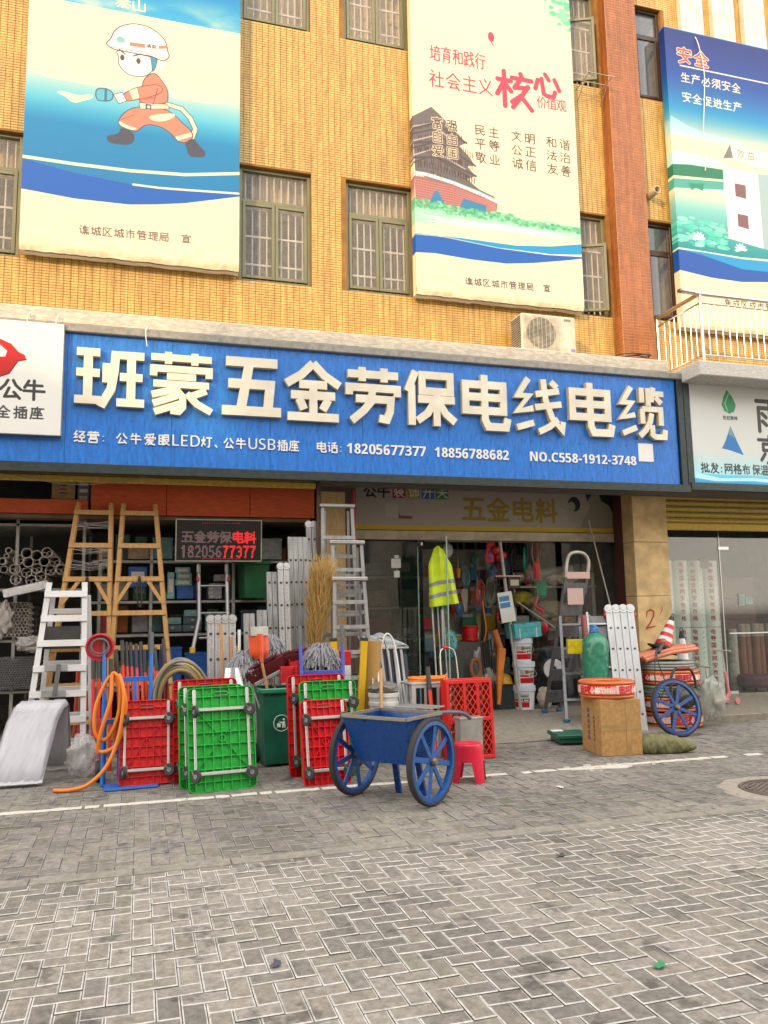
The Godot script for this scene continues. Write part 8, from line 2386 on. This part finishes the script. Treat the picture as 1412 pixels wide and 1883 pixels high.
	# more goods hung close together above the buckets
	for i in 26:
		var o := Vector3(4.72 + 0.265 * (i % 7) + jit(0.08), 2.5 - 0.3 * int(i / 7.0) + jit(0.08), -1.15 - rng.randf() * 0.35)
		var hu := [L(0.55, 0.03, 0.03), L(0.55, 0.3, 0.04), L(0.1, 0.35, 0.3), L(0.5, 0.47, 0.38), L(0.1, 0.2, 0.4), L(0.3, 0.28, 0.1)]
		var hm := mat("hung%d" % (i % 6), hu[i % 6], 0.45)
		t = thing("hung_goods", "small %s, %s along hanging row %s inside the doorway" % [["cable hank", "long brush", "soft pouch", "hand saw"][i % 4], ["first", "second", "third", "fourth", "fifth", "sixth", "seventh"][i % 7], ["one", "two", "three", "four"][int(i / 7.0)]], "hanging goods", o, jit(40.0), "goods hung inside the doorway")
		m = MB.new()
		match i % 4:
			0:
				for k in 5: m.tube(ring(Vector3(jit(0.015), -0.14, jit(0.02)), 0.05 + jit(0.012), 0.13 + jit(0.02), Vector3(1, 0, jit(0.4)).normalized(), Vector3.UP, 16), 0.008, 5, true)
			1: m.tube([Vector3.ZERO, Vector3(0, -0.2, 0), Vector3(0, -0.21, 0), Vector3(0, -0.36, 0)], [0.012, 0.012, 0.045, 0.03], 8)
			2: lump(m, Vector3(0.07, 0.11, 0.05), 0.5, i)
			3: m.prism(PackedVector2Array([Vector2(-0.05, 0), Vector2(0.04, 0), Vector2(0.05, -0.1), Vector2(0.02, -0.36), Vector2(-0.01, -0.36), Vector2(-0.06, -0.1)]), 0.0, 0.006)
		part(t, "body", m, hm)
		m = MB.new()
		m.rod(Vector3(0, -0.05, 0), Vector3(0, 2.75 - o.y, 0), 0.003, 4)
		part(t, "hook_wire", m, steel)
	m = MB.new()
	for z in [-1.2, -1.45]: m.rod(Vector3(4.3, 2.74, z), Vector3(6.7, 2.74, z), 0.012, 6)
	solo("ceiling_rails", m, steel, "pair of steel rails under the shop ceiling carrying hung goods", "rail")
	for i in 7:
		carton("floor_carton", "stock carton, %s from left on the floor deep in the doorway" % ["first", "second", "third", "fourth", "fifth", "sixth", "seventh"][i], "carton", Vector3(4.35 + i * 0.33, 0.1, -1.5 + jit(0.1)), Vector3(0.3, rng.randf_range(0.3, 0.85), 0.3), tone[i % 5], mats["pack_label"] if i % 2 else null, jit(8.0), "cartons on the doorway floor")
	# a panel hung with packets behind the doorway
	t = thing("peg_panel", "grey perforated panel hung with packets behind the doorway", "panel", Vector3(5.2, 0.1, -1.95))
	part(t, "sheet", bx(Vector3(0, 1.3, 0), Vector3(1.3, 2.5, 0.03), 0.004), steel)
	var hues := [L(0.6, 0.03, 0.03), L(0.05, 0.25, 0.55), L(0.65, 0.42, 0.03), L(0.03, 0.35, 0.2), L(0.6, 0.58, 0.52), L(0.6, 0.18, 0.03), L(0.08, 0.08, 0.1), L(0.3, 0.5, 0.55)]
	var ordn := ["first", "second", "third", "fourth", "fifth", "sixth", "seventh", "eighth", "ninth"]
	for r in 6:
		for i in 7:
			var hu := rng.randi() % 8
			var w := rng.randf_range(0.09, 0.22)
			var h := rng.randf_range(0.14, 0.4)
			t = thing("hanging_packet", "small hanging packet, %s from left in the %s row of the doorway panel" % [ordn[i], ["top", "second", "third", "fourth", "fifth", "bottom"][r]], "packet", Vector3(4.64 + i * 0.19 + jit(0.06), 2.34 - r * 0.36 - h + jit(0.07), -1.9 + rng.randf() * 0.3), jit(25.0), "packets on the doorway panel")
			part(t, "pouch", bx(Vector3(0, h * 0.42, 0), Vector3(w, h * 0.8, 0.035), 0.012), mat("packet%d" % hu, hues[hu], 0.4, 0, {"tex": "mottle", "sc": 6.0}))
			part(t, "header", bx(Vector3(0, h * 0.9, 0), Vector3(w * 0.9, h * 0.2, 0.006)), mats["pack_label"] if (i + r) % 2 else mat("packet%d" % ((hu + 3) % 8), hues[(hu + 3) % 8], 0.4, 0, {"tex": "mottle", "sc": 6.0}))

# ------------------------------------------------------------------ goods at the right
func hose_roll(label: String, o: Vector3, r: float, h: float, cl: Material, band: Material, turn := 0.0) -> void:
	var t := thing("hose_roll", label, "hose", o, turn, "wrapped orange hose rolls")
	var m := MB.new()
	var n := int(h / 0.036)
	for i in n: m.tube(ring(Vector3(jit(0.006), 0.019 + i * 0.036, jit(0.006)), r - 0.02 + jit(0.006), r - 0.02 + jit(0.006), Vector3.RIGHT, Vector3.BACK, 36), 0.0195, 8, true)
	for k in 3: m.tube(ring(Vector3(0, n * 0.036 - 0.017, 0), r - 0.056 - k * 0.037, r - 0.056 - k * 0.037, Vector3.RIGHT, Vector3.BACK, 32), 0.0195, 8, true)
	part(t, "hose", m, cl)
	if band:
		m = MB.new()
		m.lathe([Vector2(r + 0.001, h * 0.28), Vector2(r + 0.006, h * 0.3), Vector2(r + 0.006, h * 0.72), Vector2(r + 0.001, h * 0.74)], 40)
		part(t, "label_band", m, band)

func cone(label: String, at: Vector3, rot: Vector3, h: float) -> void:
	var t := thing("traffic_cone", label, "traffic cone", at, 0, "traffic cones")
	t.rotation_degrees = rot
	var rd := mat("cone_red", L(0.6, 0.02, 0.02), 0.4)
	var wh := mat("cone_white", L(0.7), 0.4)
	var bk := mat("cone_black", L(0.03), 0.6)
	var r0 := 0.13
	var y := 0.0
	for i in 8:
		var y1 := y + h / 8.0
		var m := MB.new()
		m.lathe([Vector2(lerpf(r0, 0.03, y / h), y), Vector2(lerpf(r0, 0.03, y1 / h), y1)], 20)
		part(t, "band", m, bk if i == 7 or i == 0 else (rd if i % 2 else wh))
		y = y1
	var m := MB.new()
	m.tube(ring(Vector3(0, h + 0.02, 0), 0.025, 0.03, Vector3.RIGHT, Vector3.UP, 14), 0.006, 6, true)
	part(t, "loop", m, bk)
	part(t, "base", bx(Vector3(0, 0.012, 0), Vector3(0.3, 0.024, 0.3), 0.006), bk)

func scooter(label: String, at: Vector3, turn: float, m: Material, h: float) -> void:
	var t := thing("kick_scooter", label, "scooter", at, turn, "children's scooters")
	part(t, "deck", bx(Vector3(-0.1, 0.07, 0), Vector3(0.42, 0.03, 0.12), 0.012), m)
	var b := MB.new()
	b.tube([Vector3(0.1, 0.08, 0), Vector3(0.16, 0.16, 0), Vector3(0.17, 0.2, 0)], 0.03, 8)
	part(t, "neck", b, m)
	b = MB.new()
	b.tube([Vector3(0.17, 0.12, 0), Vector3(0.11, h * 0.6, 0)], 0.024, 10)
	part(t, "stem", b, m)
	b = MB.new()
	b.rod(Vector3(0.11, h * 0.6, 0), Vector3(0.08, h, 0), 0.013, 8)
	b.rod(Vector3(0.08, h, -0.16), Vector3(0.08, h, 0.16), 0.013, 8)
	part(t, "handlebar", b, mats["pole_cream"])
	for w in [Vector3(0.22, 0.055, 0.1), Vector3(0.22, 0.055, -0.1), Vector3(-0.3, 0.05, 0)]:
		b = MB.new()
		b.x = Transform3D(Basis(Vector3.RIGHT, PI / 2), w)
		b.lathe([Vector2(0, -0.018), Vector2(0.05, -0.018), Vector2(0.055, 0), Vector2(0.05, 0.018), Vector2(0, 0.018)], 18)
		part(t, "wheel", b, m if w.x > 0 else mats["rubber"])

func make_right_goods() -> void:
	var m := MB.new()
	var al := mat("alu_dull", L(0.16, 0.168, 0.175), 0.4, 0.6, {"tex": "grime", "sc": Vector3(3, 0.6, 3)})
	# grey step ladder, opened, with a hoop on top
	var t := thing("hoop_step_ladder", "dark grey aluminium step ladder with a tall hoop handle and blue feet", "ladder", Vector3(0, 0.06, 0))
	var a0 := Vector3(5.7, 0.04, 0.0)
	var a1 := Vector3(6.0, 2.0, 0.25)
	var b0 := Vector3(5.98, 0.04, -0.08)
	var b1 := Vector3(6.38, 2.0, 0.2)
	strip_ladder(t, a0, a1, b0, b1, 6, 0.055, 0.03, 0.17, al, 0.12, 0.92, "tread", 0.015)
	var c0 := Vector3(5.58, 0.0, 0.85)
	var d0 := Vector3(5.8, 0.0, 0.95)
	strip_ladder(t, c0, a0.lerp(a1, 0.72), d0, b0.lerp(b1, 0.72), 4, 0.045, 0.028, 0.035, al, 0.2, 0.9, "rear_bar", 0.012)
	for k in 4: part(t, "blue_cap", bx(d0.lerp(b0.lerp(b1, 0.72), 0.2 + k * 0.233) + Vector3(0.02, 0, 0.02), Vector3(0.05, 0.045, 0.05), 0.01), mat("foot_blue", L(0.02, 0.12, 0.24), 0.5))
	for q in [a0, b0, c0, d0]: part(t, "foot", bx(q + Vector3(0, 0.02, 0), Vector3(0.08, 0.07, 0.06), 0.01), mats["foot_blue"])
	m = MB.new()
	m.tube(smoothed([a1, Vector3(6.04, 2.24, 0.24), Vector3(6.12, 2.36, 0.24), Vector3(6.32, 2.36, 0.22), Vector3(6.42, 2.24, 0.2), b1], 5), 0.026, 9)
	part(t, "hoop", m, mat("hoop_pale", L(0.5, 0.47, 0.42), 0.4, 0.4))
	mat("label_pink", L(0.6, 0.42, 0.38), 0.6, 0, {"tex": "mottle", "sc": 9.0})
	part(t, "pink_label", bx(Vector3(6.2, 2.03, 0.27), Vector3(0.38, 0.1, 0.012), 0.003), mats["label_pink"])
	part(t, "pink_label", bx(Vector3(6.14, 1.72, 0.26), Vector3(0.26, 0.24, 0.008), 0.003), mats["label_pink"])
	t = carton("yellow_box", "bright yellow printed box on a tread of the grey step ladder", "box", Vector3(5.9, 0.97, 0.62), Vector3(0.24, 0.2, 0.14), plain("box_yellow", 0.72, 0.58, 0.01), null, -20)
	part(t, "green_corner", bx(Vector3(0.06, 0.03, 0.066), Vector3(0.075, 0.055, 0.003)), mat("corner_green", L(0.03, 0.15, 0.04), 0.5))
	part(t, "print_mark", bx(Vector3(-0.02, 0.11, 0.066), Vector3(0.1, 0.04, 0.003)), mats["carton_ink"])
	# wrapped green roll
	t = thing("wrapped_roll", "tall green roll in clear film with a blue tie behind the carton", "roll", Vector3(5.95, 0.05, 1.05))
	m = MB.new()
	var fn := FastNoiseLite.new()
	fn.frequency = 2.0
	m.grid(func(s, q):
		var r: float = 0.175 * (1.0 - 0.75 * clampf((q - 0.88) / 0.12, 0, 1) ** 2) + 0.016 * fn.get_noise_2d(s * 6.0, q * 5.0) + 0.01 * absf(fn.get_noise_2d(s * 16.0, q * 22.0))
		return Vector3(-cos(TAU * s) * r, q * 1.22, sin(TAU * s) * r), 32, 40, true)
	part(t, "film", m, mat("film_green", L(0.05, 0.26, 0.16), 0.2, 0, {"tex": "mottle", "sc": 4.0}))
	m = MB.new()
	lump(m, Vector3(0.06, 0.08, 0.05), 0.5, 4)
	part(t, "blue_tie", m, mat("tie_blue", L(0.05, 0.2, 0.5), 0.4)).position = Vector3(0, 1.24, 0)
	m = MB.new()
	m.tube([Vector3(6.12, 0.1, 0.75), Vector3(6.18, 1.5, 0.45)], [0.05, 0.07], 10)
	solo("red_roll", m, plain("roll_red", 0.5, 0.12, 0.11), "red and white wrapped roll leaning behind the green roll", "roll")
	# bright folding ladder
	t = fold_ladder("bright silver folding ladder with four round hinges beside the carton", Vector3(6.17, 0.0, 1.5), 1.62, 4, 0.096, 17, true, mat("alu_bright", L(0.42, 0.43, 0.44), 0.34, 0.55, {"tex": "soft"}), -22)
	for s in [-1, 1]: part(t, "red_lock", bx(Vector3(s * 0.2, 1.58, 0.0), Vector3(0.03, 0.07, 0.06), 0.01), mats["lock_red"])
	for i in 5: part(t, "side_rung", bx(Vector3(-0.31, 0.25 + i * 0.3, -0.02), Vector3(0.24, 0.028, 0.05), 0.004), mats["alu_bright"])
	part(t, "side_rail", bx(Vector3(-0.44, 0.81, -0.02), Vector3(0.03, 1.62, 0.06), 0.003), mats["alu_bright"])
	part(t, "inner_sheet", bx(Vector3(-0.31, 0.8, -0.05), Vector3(0.24, 1.55, 0.012)), al)
	# carton with hose roll on top
	t = carton("shipping_carton", "large taped brown carton with an orange hose roll on top", "carton", Vector3(5.08, 0.0, 2.74), Vector3(0.47, 0.6, 0.52), mat("carton_big", L(0.45, 0.255, 0.09), 0.8, 0, {"tex": "stain", "sc": 1.2}), null, -7)
	for q in [[Vector3(0, 0.3, 0.262), Vector3(0.46, 0.06, 0.002)], [Vector3(0.08, 0.3, 0.2635), Vector3(0.05, 0.59, 0.002)], [Vector3(-0.237, 0.3, 0.08), Vector3(0.002, 0.59, 0.004)]]: part(t, "tape", bx(q[0], q[1]), mat("tape_tan", L(0.42, 0.26, 0.1), 0.3))
	p_marks(t)
	var oc := mat("hose_wrap", L(0.66, 0.15, 0.035), 0.25, 0, {"tex": "mottle", "sc": 3.0})
	var p := Print.new(1.9, 0.12, 170, Color(0.85, 0.74, 0.7))
	for k in 4:
		p.rect(k * 0.48, 0.0, k * 0.48 + 0.3, 0.12, Color(0.75, 0.06, 0.1))
		p.glyphs(glyph, "全等国电网", k * 0.48 + 0.02, 0.02, 0.055, 0.055, 0.16, Color(0.9, 0.85, 0.8))
		p.glyphs(glyph, "电线", k * 0.48 + 0.33, 0.02, 0.07, 0.075, 0.16, Color(0.75, 0.1, 0.15))
	var band := printed("band_print", p.tex(), 0.4)
	hose_roll("orange hose roll with red printed band on the brown carton", Vector3(5.06, 0.605, 2.72), 0.31, 0.19, oc, band, 200.0)
	# platform scale
	t = thing("platform_scale", "low dark green platform scale on the ground left of the carton", "scale", Vector3(4.98, 0.0, 1.98), -12)
	var sg := mat("scale_green", L(0.012, 0.12, 0.07), 0.4)
	part(t, "base", bx(Vector3(0, 0.05, 0), Vector3(0.36, 0.06, 0.4), 0.01), sg)
	part(t, "plate", bx(Vector3(0, 0.1, 0), Vector3(0.42, 0.045, 0.46), 0.008), sg)
	for x in [-0.15, 0.15]:
		for z in [-0.17, 0.17]: part(t, "foot", bx(Vector3(x, 0.012, z), Vector3(0.05, 0.024, 0.05), 0.006), mats["rubber"])
	part(t, "papers", bx(Vector3(-0.12, 0.128, -0.12), Vector3(0.14, 0.01, 0.1), 0.002), mats["paper_white"])
	# stack of hose rolls
	var ty := 0.02
	var pk := mat("hose_pink", L(0.66, 0.22, 0.12), 0.25, 0, {"tex": "mottle", "sc": 3.0})
	for q in [["lowest hose roll of the stack behind the blue wheel", 0.2, oc, 0.42], ["second hose roll of the stack behind the blue wheel", 0.19, oc, 0.41], ["grey green hose roll in the middle of the stack", 0.16, plain("hose_green", 0.22, 0.27, 0.22, 0.3), 0.39], ["orange hose roll fourth in the stack by the pillar", 0.19, oc, 0.4], ["greyish hose roll near the top of the stack", 0.13, plain("hose_dull", 0.3, 0.33, 0.3, 0.3), 0.38]]:
		hose_roll(q[0], Vector3(6.95 + jit(0.02), ty, 1.2 + jit(0.02)), q[3], q[1], q[2], band if q[2] == oc else null, rng.randf() * 300.0)
		ty += q[1]
	t = thing("pink_bundle", "flat pink orange hose bundle tilted on top of the stack", "hose", Vector3(6.95, ty + 0.0, 1.15), 0)
	t.rotation_degrees.z = 9
	m = MB.new()
	for i in 9: m.tube([Vector3(-0.42, 0.07 + 0.03 * (i % 2), -0.2 + i * 0.05), Vector3(0.0, 0.1 + 0.03 * (i % 2), -0.22 + i * 0.055), Vector3(0.42, 0.07 + 0.03 * (i % 2), -0.2 + i * 0.05)], 0.03, 8)
	part(t, "hoses", m, pk)
	cone("striped traffic cone tilted on top of the hose stack", Vector3(6.95, ty + 0.12, 1.12), Vector3(8, 20, -24), 0.5)
	cone("striped traffic cone standing behind the hose stack", Vector3(7.6, 0.4, 0.7), Vector3(0, 0, 0), 0.85)
	carton("cone_stand", "low grey crate under the upright traffic cone", "crate", Vector3(7.6, 0.1, 0.7), Vector3(0.4, 0.3, 0.4), plain("dim_grey", 0.2, 0.22, 0.22))
	t = thing("angle_grinder", "black and orange power tool with cable lying on the hose stack", "power tool", Vector3(6.72, ty + 0.14, 1.42), 30)
	t.rotation_degrees.z = 35
	part(t, "body", bx(Vector3(0, 0.03, 0), Vector3(0.22, 0.06, 0.06), 0.02), mats["grip_black"])
	part(t, "gear_head", bx(Vector3(0.14, 0.03, 0), Vector3(0.09, 0.07, 0.07), 0.02), mat("tool_coral", L(0.55, 0.09, 0.03), 0.4))
	m = MB.new()
	for s in [-1.0, 1.0]: m.tube(smoothed([Vector3(6.6, 1.06, 1.5), Vector3(6.5 + s * 0.02, 0.9, 1.62), Vector3(6.52 + s * 0.07, 0.6, 1.65), Vector3(6.5 - s * 0.04, 0.35, 1.66)], 5), 0.008, 6)
	solo("black_cable", m, mats["cable_black"], "thin black cable hanging in front of the hose stack", "cable")
	# dark engine frame with an arched handle
	t = thing("portable_pump", "dark portable pump in a frame with a maroon arched grip", "pump", Vector3(6.8, 0.02, 1.74), 10)
	m = MB.new()
	m.tube(smoothed([Vector3(-0.23, 0.0, 0), Vector3(-0.23, 0.5, 0), Vector3(-0.19, 0.7, 0), Vector3(-0.1, 0.78, 0), Vector3(0.1, 0.78, 0), Vector3(0.19, 0.7, 0), Vector3(0.23, 0.5, 0), Vector3(0.23, 0.0, 0)], 4), 0.018, 8)
	part(t, "frame", m, mats["grip_black"])
	m = MB.new()
	m.rod(Vector3(-0.11, 0.78, 0), Vector3(0.11, 0.78, 0), 0.026, 10)
	part(t, "grip", m, mat("grip_maroon", L(0.22, 0.02, 0.04), 0.6))
	m = MB.new()
	lump(m, Vector3(0.22, 0.14, 0.1), 0.3, 8)
	part(t, "engine", m, mat("engine_dark", L(0.05), 0.45)).position = Vector3(0.05, 0.42, -0.02)
	t = thing("spare_wheel", "blue spoked spare wheel leaning on the hose stack", "wheel", Vector3(6.42, 0.0, 2.13), 0)
	t.rotation_degrees = Vector3(-13, -6, 0)
	spoked(t, "rim_assembly", Vector3(0.02, 0.36, 0), Vector3(0.12, 0, 1), 0.36, 8, mats["cart_blue"], 0.35)
	# olive sack lying on the ground
	t = thing("canvas_sack", "olive green canvas sack lying rolled on the ground by the carton", "sack", Vector3(5.55, 0.0, 2.98), -22)
	m = MB.new()
	fn.seed = 21
	m.grid(func(s, q):
		var r: float = 0.125 * sqrt(clampf(sin(PI * clampf(q * 0.94 + 0.03, 0, 1)), 0, 1)) * (1.0 - 0.25 * q) + 0.03 * fn.get_noise_2d(s * 2.0 + 3.0, q * 4.0) * sin(PI * q) + 0.016 * absf(fn.get_noise_2d(s * 5.0 + q * 6.0, q * 12.0)) * sin(PI * q)
		var y := maxf(0.004, 0.1 * (1.0 - 0.3 * q) - cos(TAU * s) * r)
		return Vector3((q - 0.5) * 0.72, y, sin(TAU * s) * r * 1.25 + 0.03 * sin(q * 7.0)), 34, 50, true)
	part(t, "cloth", m, mat("sack_olive", L(0.17, 0.165, 0.075), 0.9, 0, {"tex": "stain", "sc": 4.0}))
	m = MB.new()
	lump(m, Vector3(0.17, 0.27, 0.15), 0.5, 17)
	solo("clear_sack", m, filmy("sack_clear", L(0.5, 0.54, 0.47), 0.5), "tall clear plastic sack right of the blue wheel", "sack", Vector3(7.42, 0.36, 1.5))
	scooter("pink kick scooter parked on the step before the right shop", Vector3(8.62, 0.1, 0.2), 8, mat("scooter_pink", L(0.68, 0.24, 0.26), 0.35), 0.82)
	scooter("small black kick scooter with a red stem by the clear sack", Vector3(7.95, 0.1, 0.62), -5, plain("scooter_black", 0.06, 0.04, 0.04, 0.4), 0.62)

func p_marks(t: Node3D) -> void:
	for q in [[0.16, 0.05, 0.36, mat("mark_purple", L(0.1, 0.08, 0.16), 0.8)], [0.02, 0.03, 0.28, mats["carton_ink"]]]:
		for i in 6: part(t, "print_mark", bx(Vector3(-0.2365, 0.16 + i * q[2] / 6.0, -q[0] + 0.1 + 0.0), Vector3(0.002, q[2] / 8.5, q[1])), q[3])

# ------------------------------------------------------------------ the shop at the right
func make_right_shop() -> void:
	var t := thing("right_glass_front", "frameless glass front of the right shop with a hinged door", "shop front", Vector3(0, 0.1, -0.75))
	var gl: Material = mats["door_glass"]
	var st: Material = mats["patch_steel"]
	for q in [[8.75, 1.56], [10.3, 1.5], [11.85, 1.5], [13.4, 1.5]]: part(t, "pane", bx(Vector3(q[0], 1.4, 0), Vector3(q[1], 2.76, 0.012)), gl)
	for y in [2.5, 0.06]: part(t, "patch_fitting", bx(Vector3(9.62, y, 0), Vector3(0.22, 0.06, 0.035), 0.004), st)
	part(t, "bottom_sill", bx(Vector3(11.2, 0.02, 0.0), Vector3(6.6, 0.05, 0.08), 0.006), mats["floor_concrete"])
	part(t, "door_edge", bx(Vector3(9.54, 1.4, 0.002), Vector3(0.012, 2.76, 0.016)), st)
	part(t, "door_bar", bx(Vector3(10.2, 1.05, 0.04), Vector3(1.2, 0.03, 0.03), 0.005), st)
	for q in [[9.93, 1.62, 0.13, 0.2], [10.08, 1.6, 0.15, 0.13]]: part(t, "notice", bx(Vector3(q[0], q[1], 0.009), Vector3(q[2], q[3], 0.003)), mat("notice_green", L(0.45, 0.58, 0.53), 0.7))
	part(t, "notice", bx(Vector3(9.22, 2.24, 0.009), Vector3(0.16, 0.18, 0.003)), mats["paper_white"])
	# white rolls with red writing
	var p := Print.new(1.0, 1.15, 200, Color(0.80, 0.86, 0.82))
	for k in 2:
		for i in 9: p.glyphs(glyph, "电等国全网安布市格"[i], 0.12 + k * 0.5, 1.03 - i * 0.115, 0.085, 0.1, 0.13, Color(0.62, 0.16, 0.18))
		for i in 12: p.seg(Vector2(0.3 + k * 0.5, 1.05 - i * 0.085), Vector2(0.33 + k * 0.5, 1.07 - i * 0.085), 0.012, Color(0.5, 0.6, 0.6))
	var pm := printed("roll_print", p.tex(), 0.4)
	for r in 2:
		for i in 4:
			var b := MB.new()
			b.lathe([Vector2(0.148, 0.0), Vector2(0.148, 1.15)], 24)
			t = thing("mesh_roll", "tall white roll with red printed characters, %s from left, %s tier" % [["first", "second", "third", "fourth"][i], ["lower", "upper"][r]], "roll", Vector3(8.72 + i * 0.31, 0.1 + r * 1.16, -1.2), [168.0, 184.0, 160.0, 178.0][i] + r * 8.0, "white mesh rolls behind the glass")
			part(t, "sleeve", b, pm)
			b = MB.new()
			b.lathe([Vector2(0, 0), Vector2(0.148, 0.0)], 24)
			b.lathe([Vector2(0.148, 1.15), Vector2(0.05, 1.152), Vector2(0.05, 1.1), Vector2(0, 1.1)], 24)
			part(t, "end", b, mats["pack_label"])
	for i in 6:
		var b := MB.new()
		b.lathe([Vector2(0, 0), Vector2(0.07, 0), Vector2(0.07, 0.95)], 16)
		t = thing("brown_tube", "%s reddish brown wrapped tube behind the glass door" % ["first", "second", "third", "fourth", "fifth", "sixth"][i], "roll", Vector3(10.68 + i * 0.155, 0.1, -1.7 - 0.05 * (i % 2)), 0, "brown tubes behind the glass")
		part(t, "sleeve", b, mat("tube_brown", L(0.26, 0.10, 0.05), 0.6))
		b = MB.new()
		b.lathe([Vector2(0.071, 0.95), Vector2(0.071, 1.18), Vector2(0.03, 1.185), Vector2(0, 1.18)], 16)
		part(t, "top", b, plain("tube_top", 0.4, 0.34, 0.28))
	var m := MB.new()
	m.lathe([Vector2(0, 0), Vector2(0.1, 0), Vector2(0.1, 1.08), Vector2(0.09, 1.1), Vector2(0, 1.1)], 20)
	solo("pale_roll", m, plain("roll_pale", 0.42, 0.44, 0.36), "pale greenish roll standing alone behind the glass door", "roll", Vector3(10.42, 0.1, -1.65))
	t = thing("round_pouf", "low plum coloured round seat behind the glass door", "seat", Vector3(10.55, 0.1, -1.25))
	m = MB.new()
	m.lathe([Vector2(0, 0.08), Vector2(0.28, 0.08), Vector2(0.32, 0.14), Vector2(0.32, 0.24), Vector2(0.28, 0.29), Vector2(0, 0.3)], 26)
	part(t, "cushion", m, mat("plum", L(0.13, 0.05, 0.08), 0.8))
	for a in 4: part(t, "leg", bx(Vector3(cos(a * 1.57 + 0.7) * 0.2, 0.04, sin(a * 1.57 + 0.7) * 0.2), Vector3(0.04, 0.08, 0.04)), mats["grip_black"])
	for i in 5: carton("brown_pack", "dim reddish carton, %s in the stack deep in the right shop" % ["lowest", "second", "third", "fourth", "topmost"][i], "carton", Vector3(11.3 + jit(0.05), 0.1 + i * 0.42, -3.0), Vector3(1.2, 0.41, 0.7), plain("dim_brown", 0.16, 0.06, 0.045), null, jit(3.0), "cartons deep in the right shop")
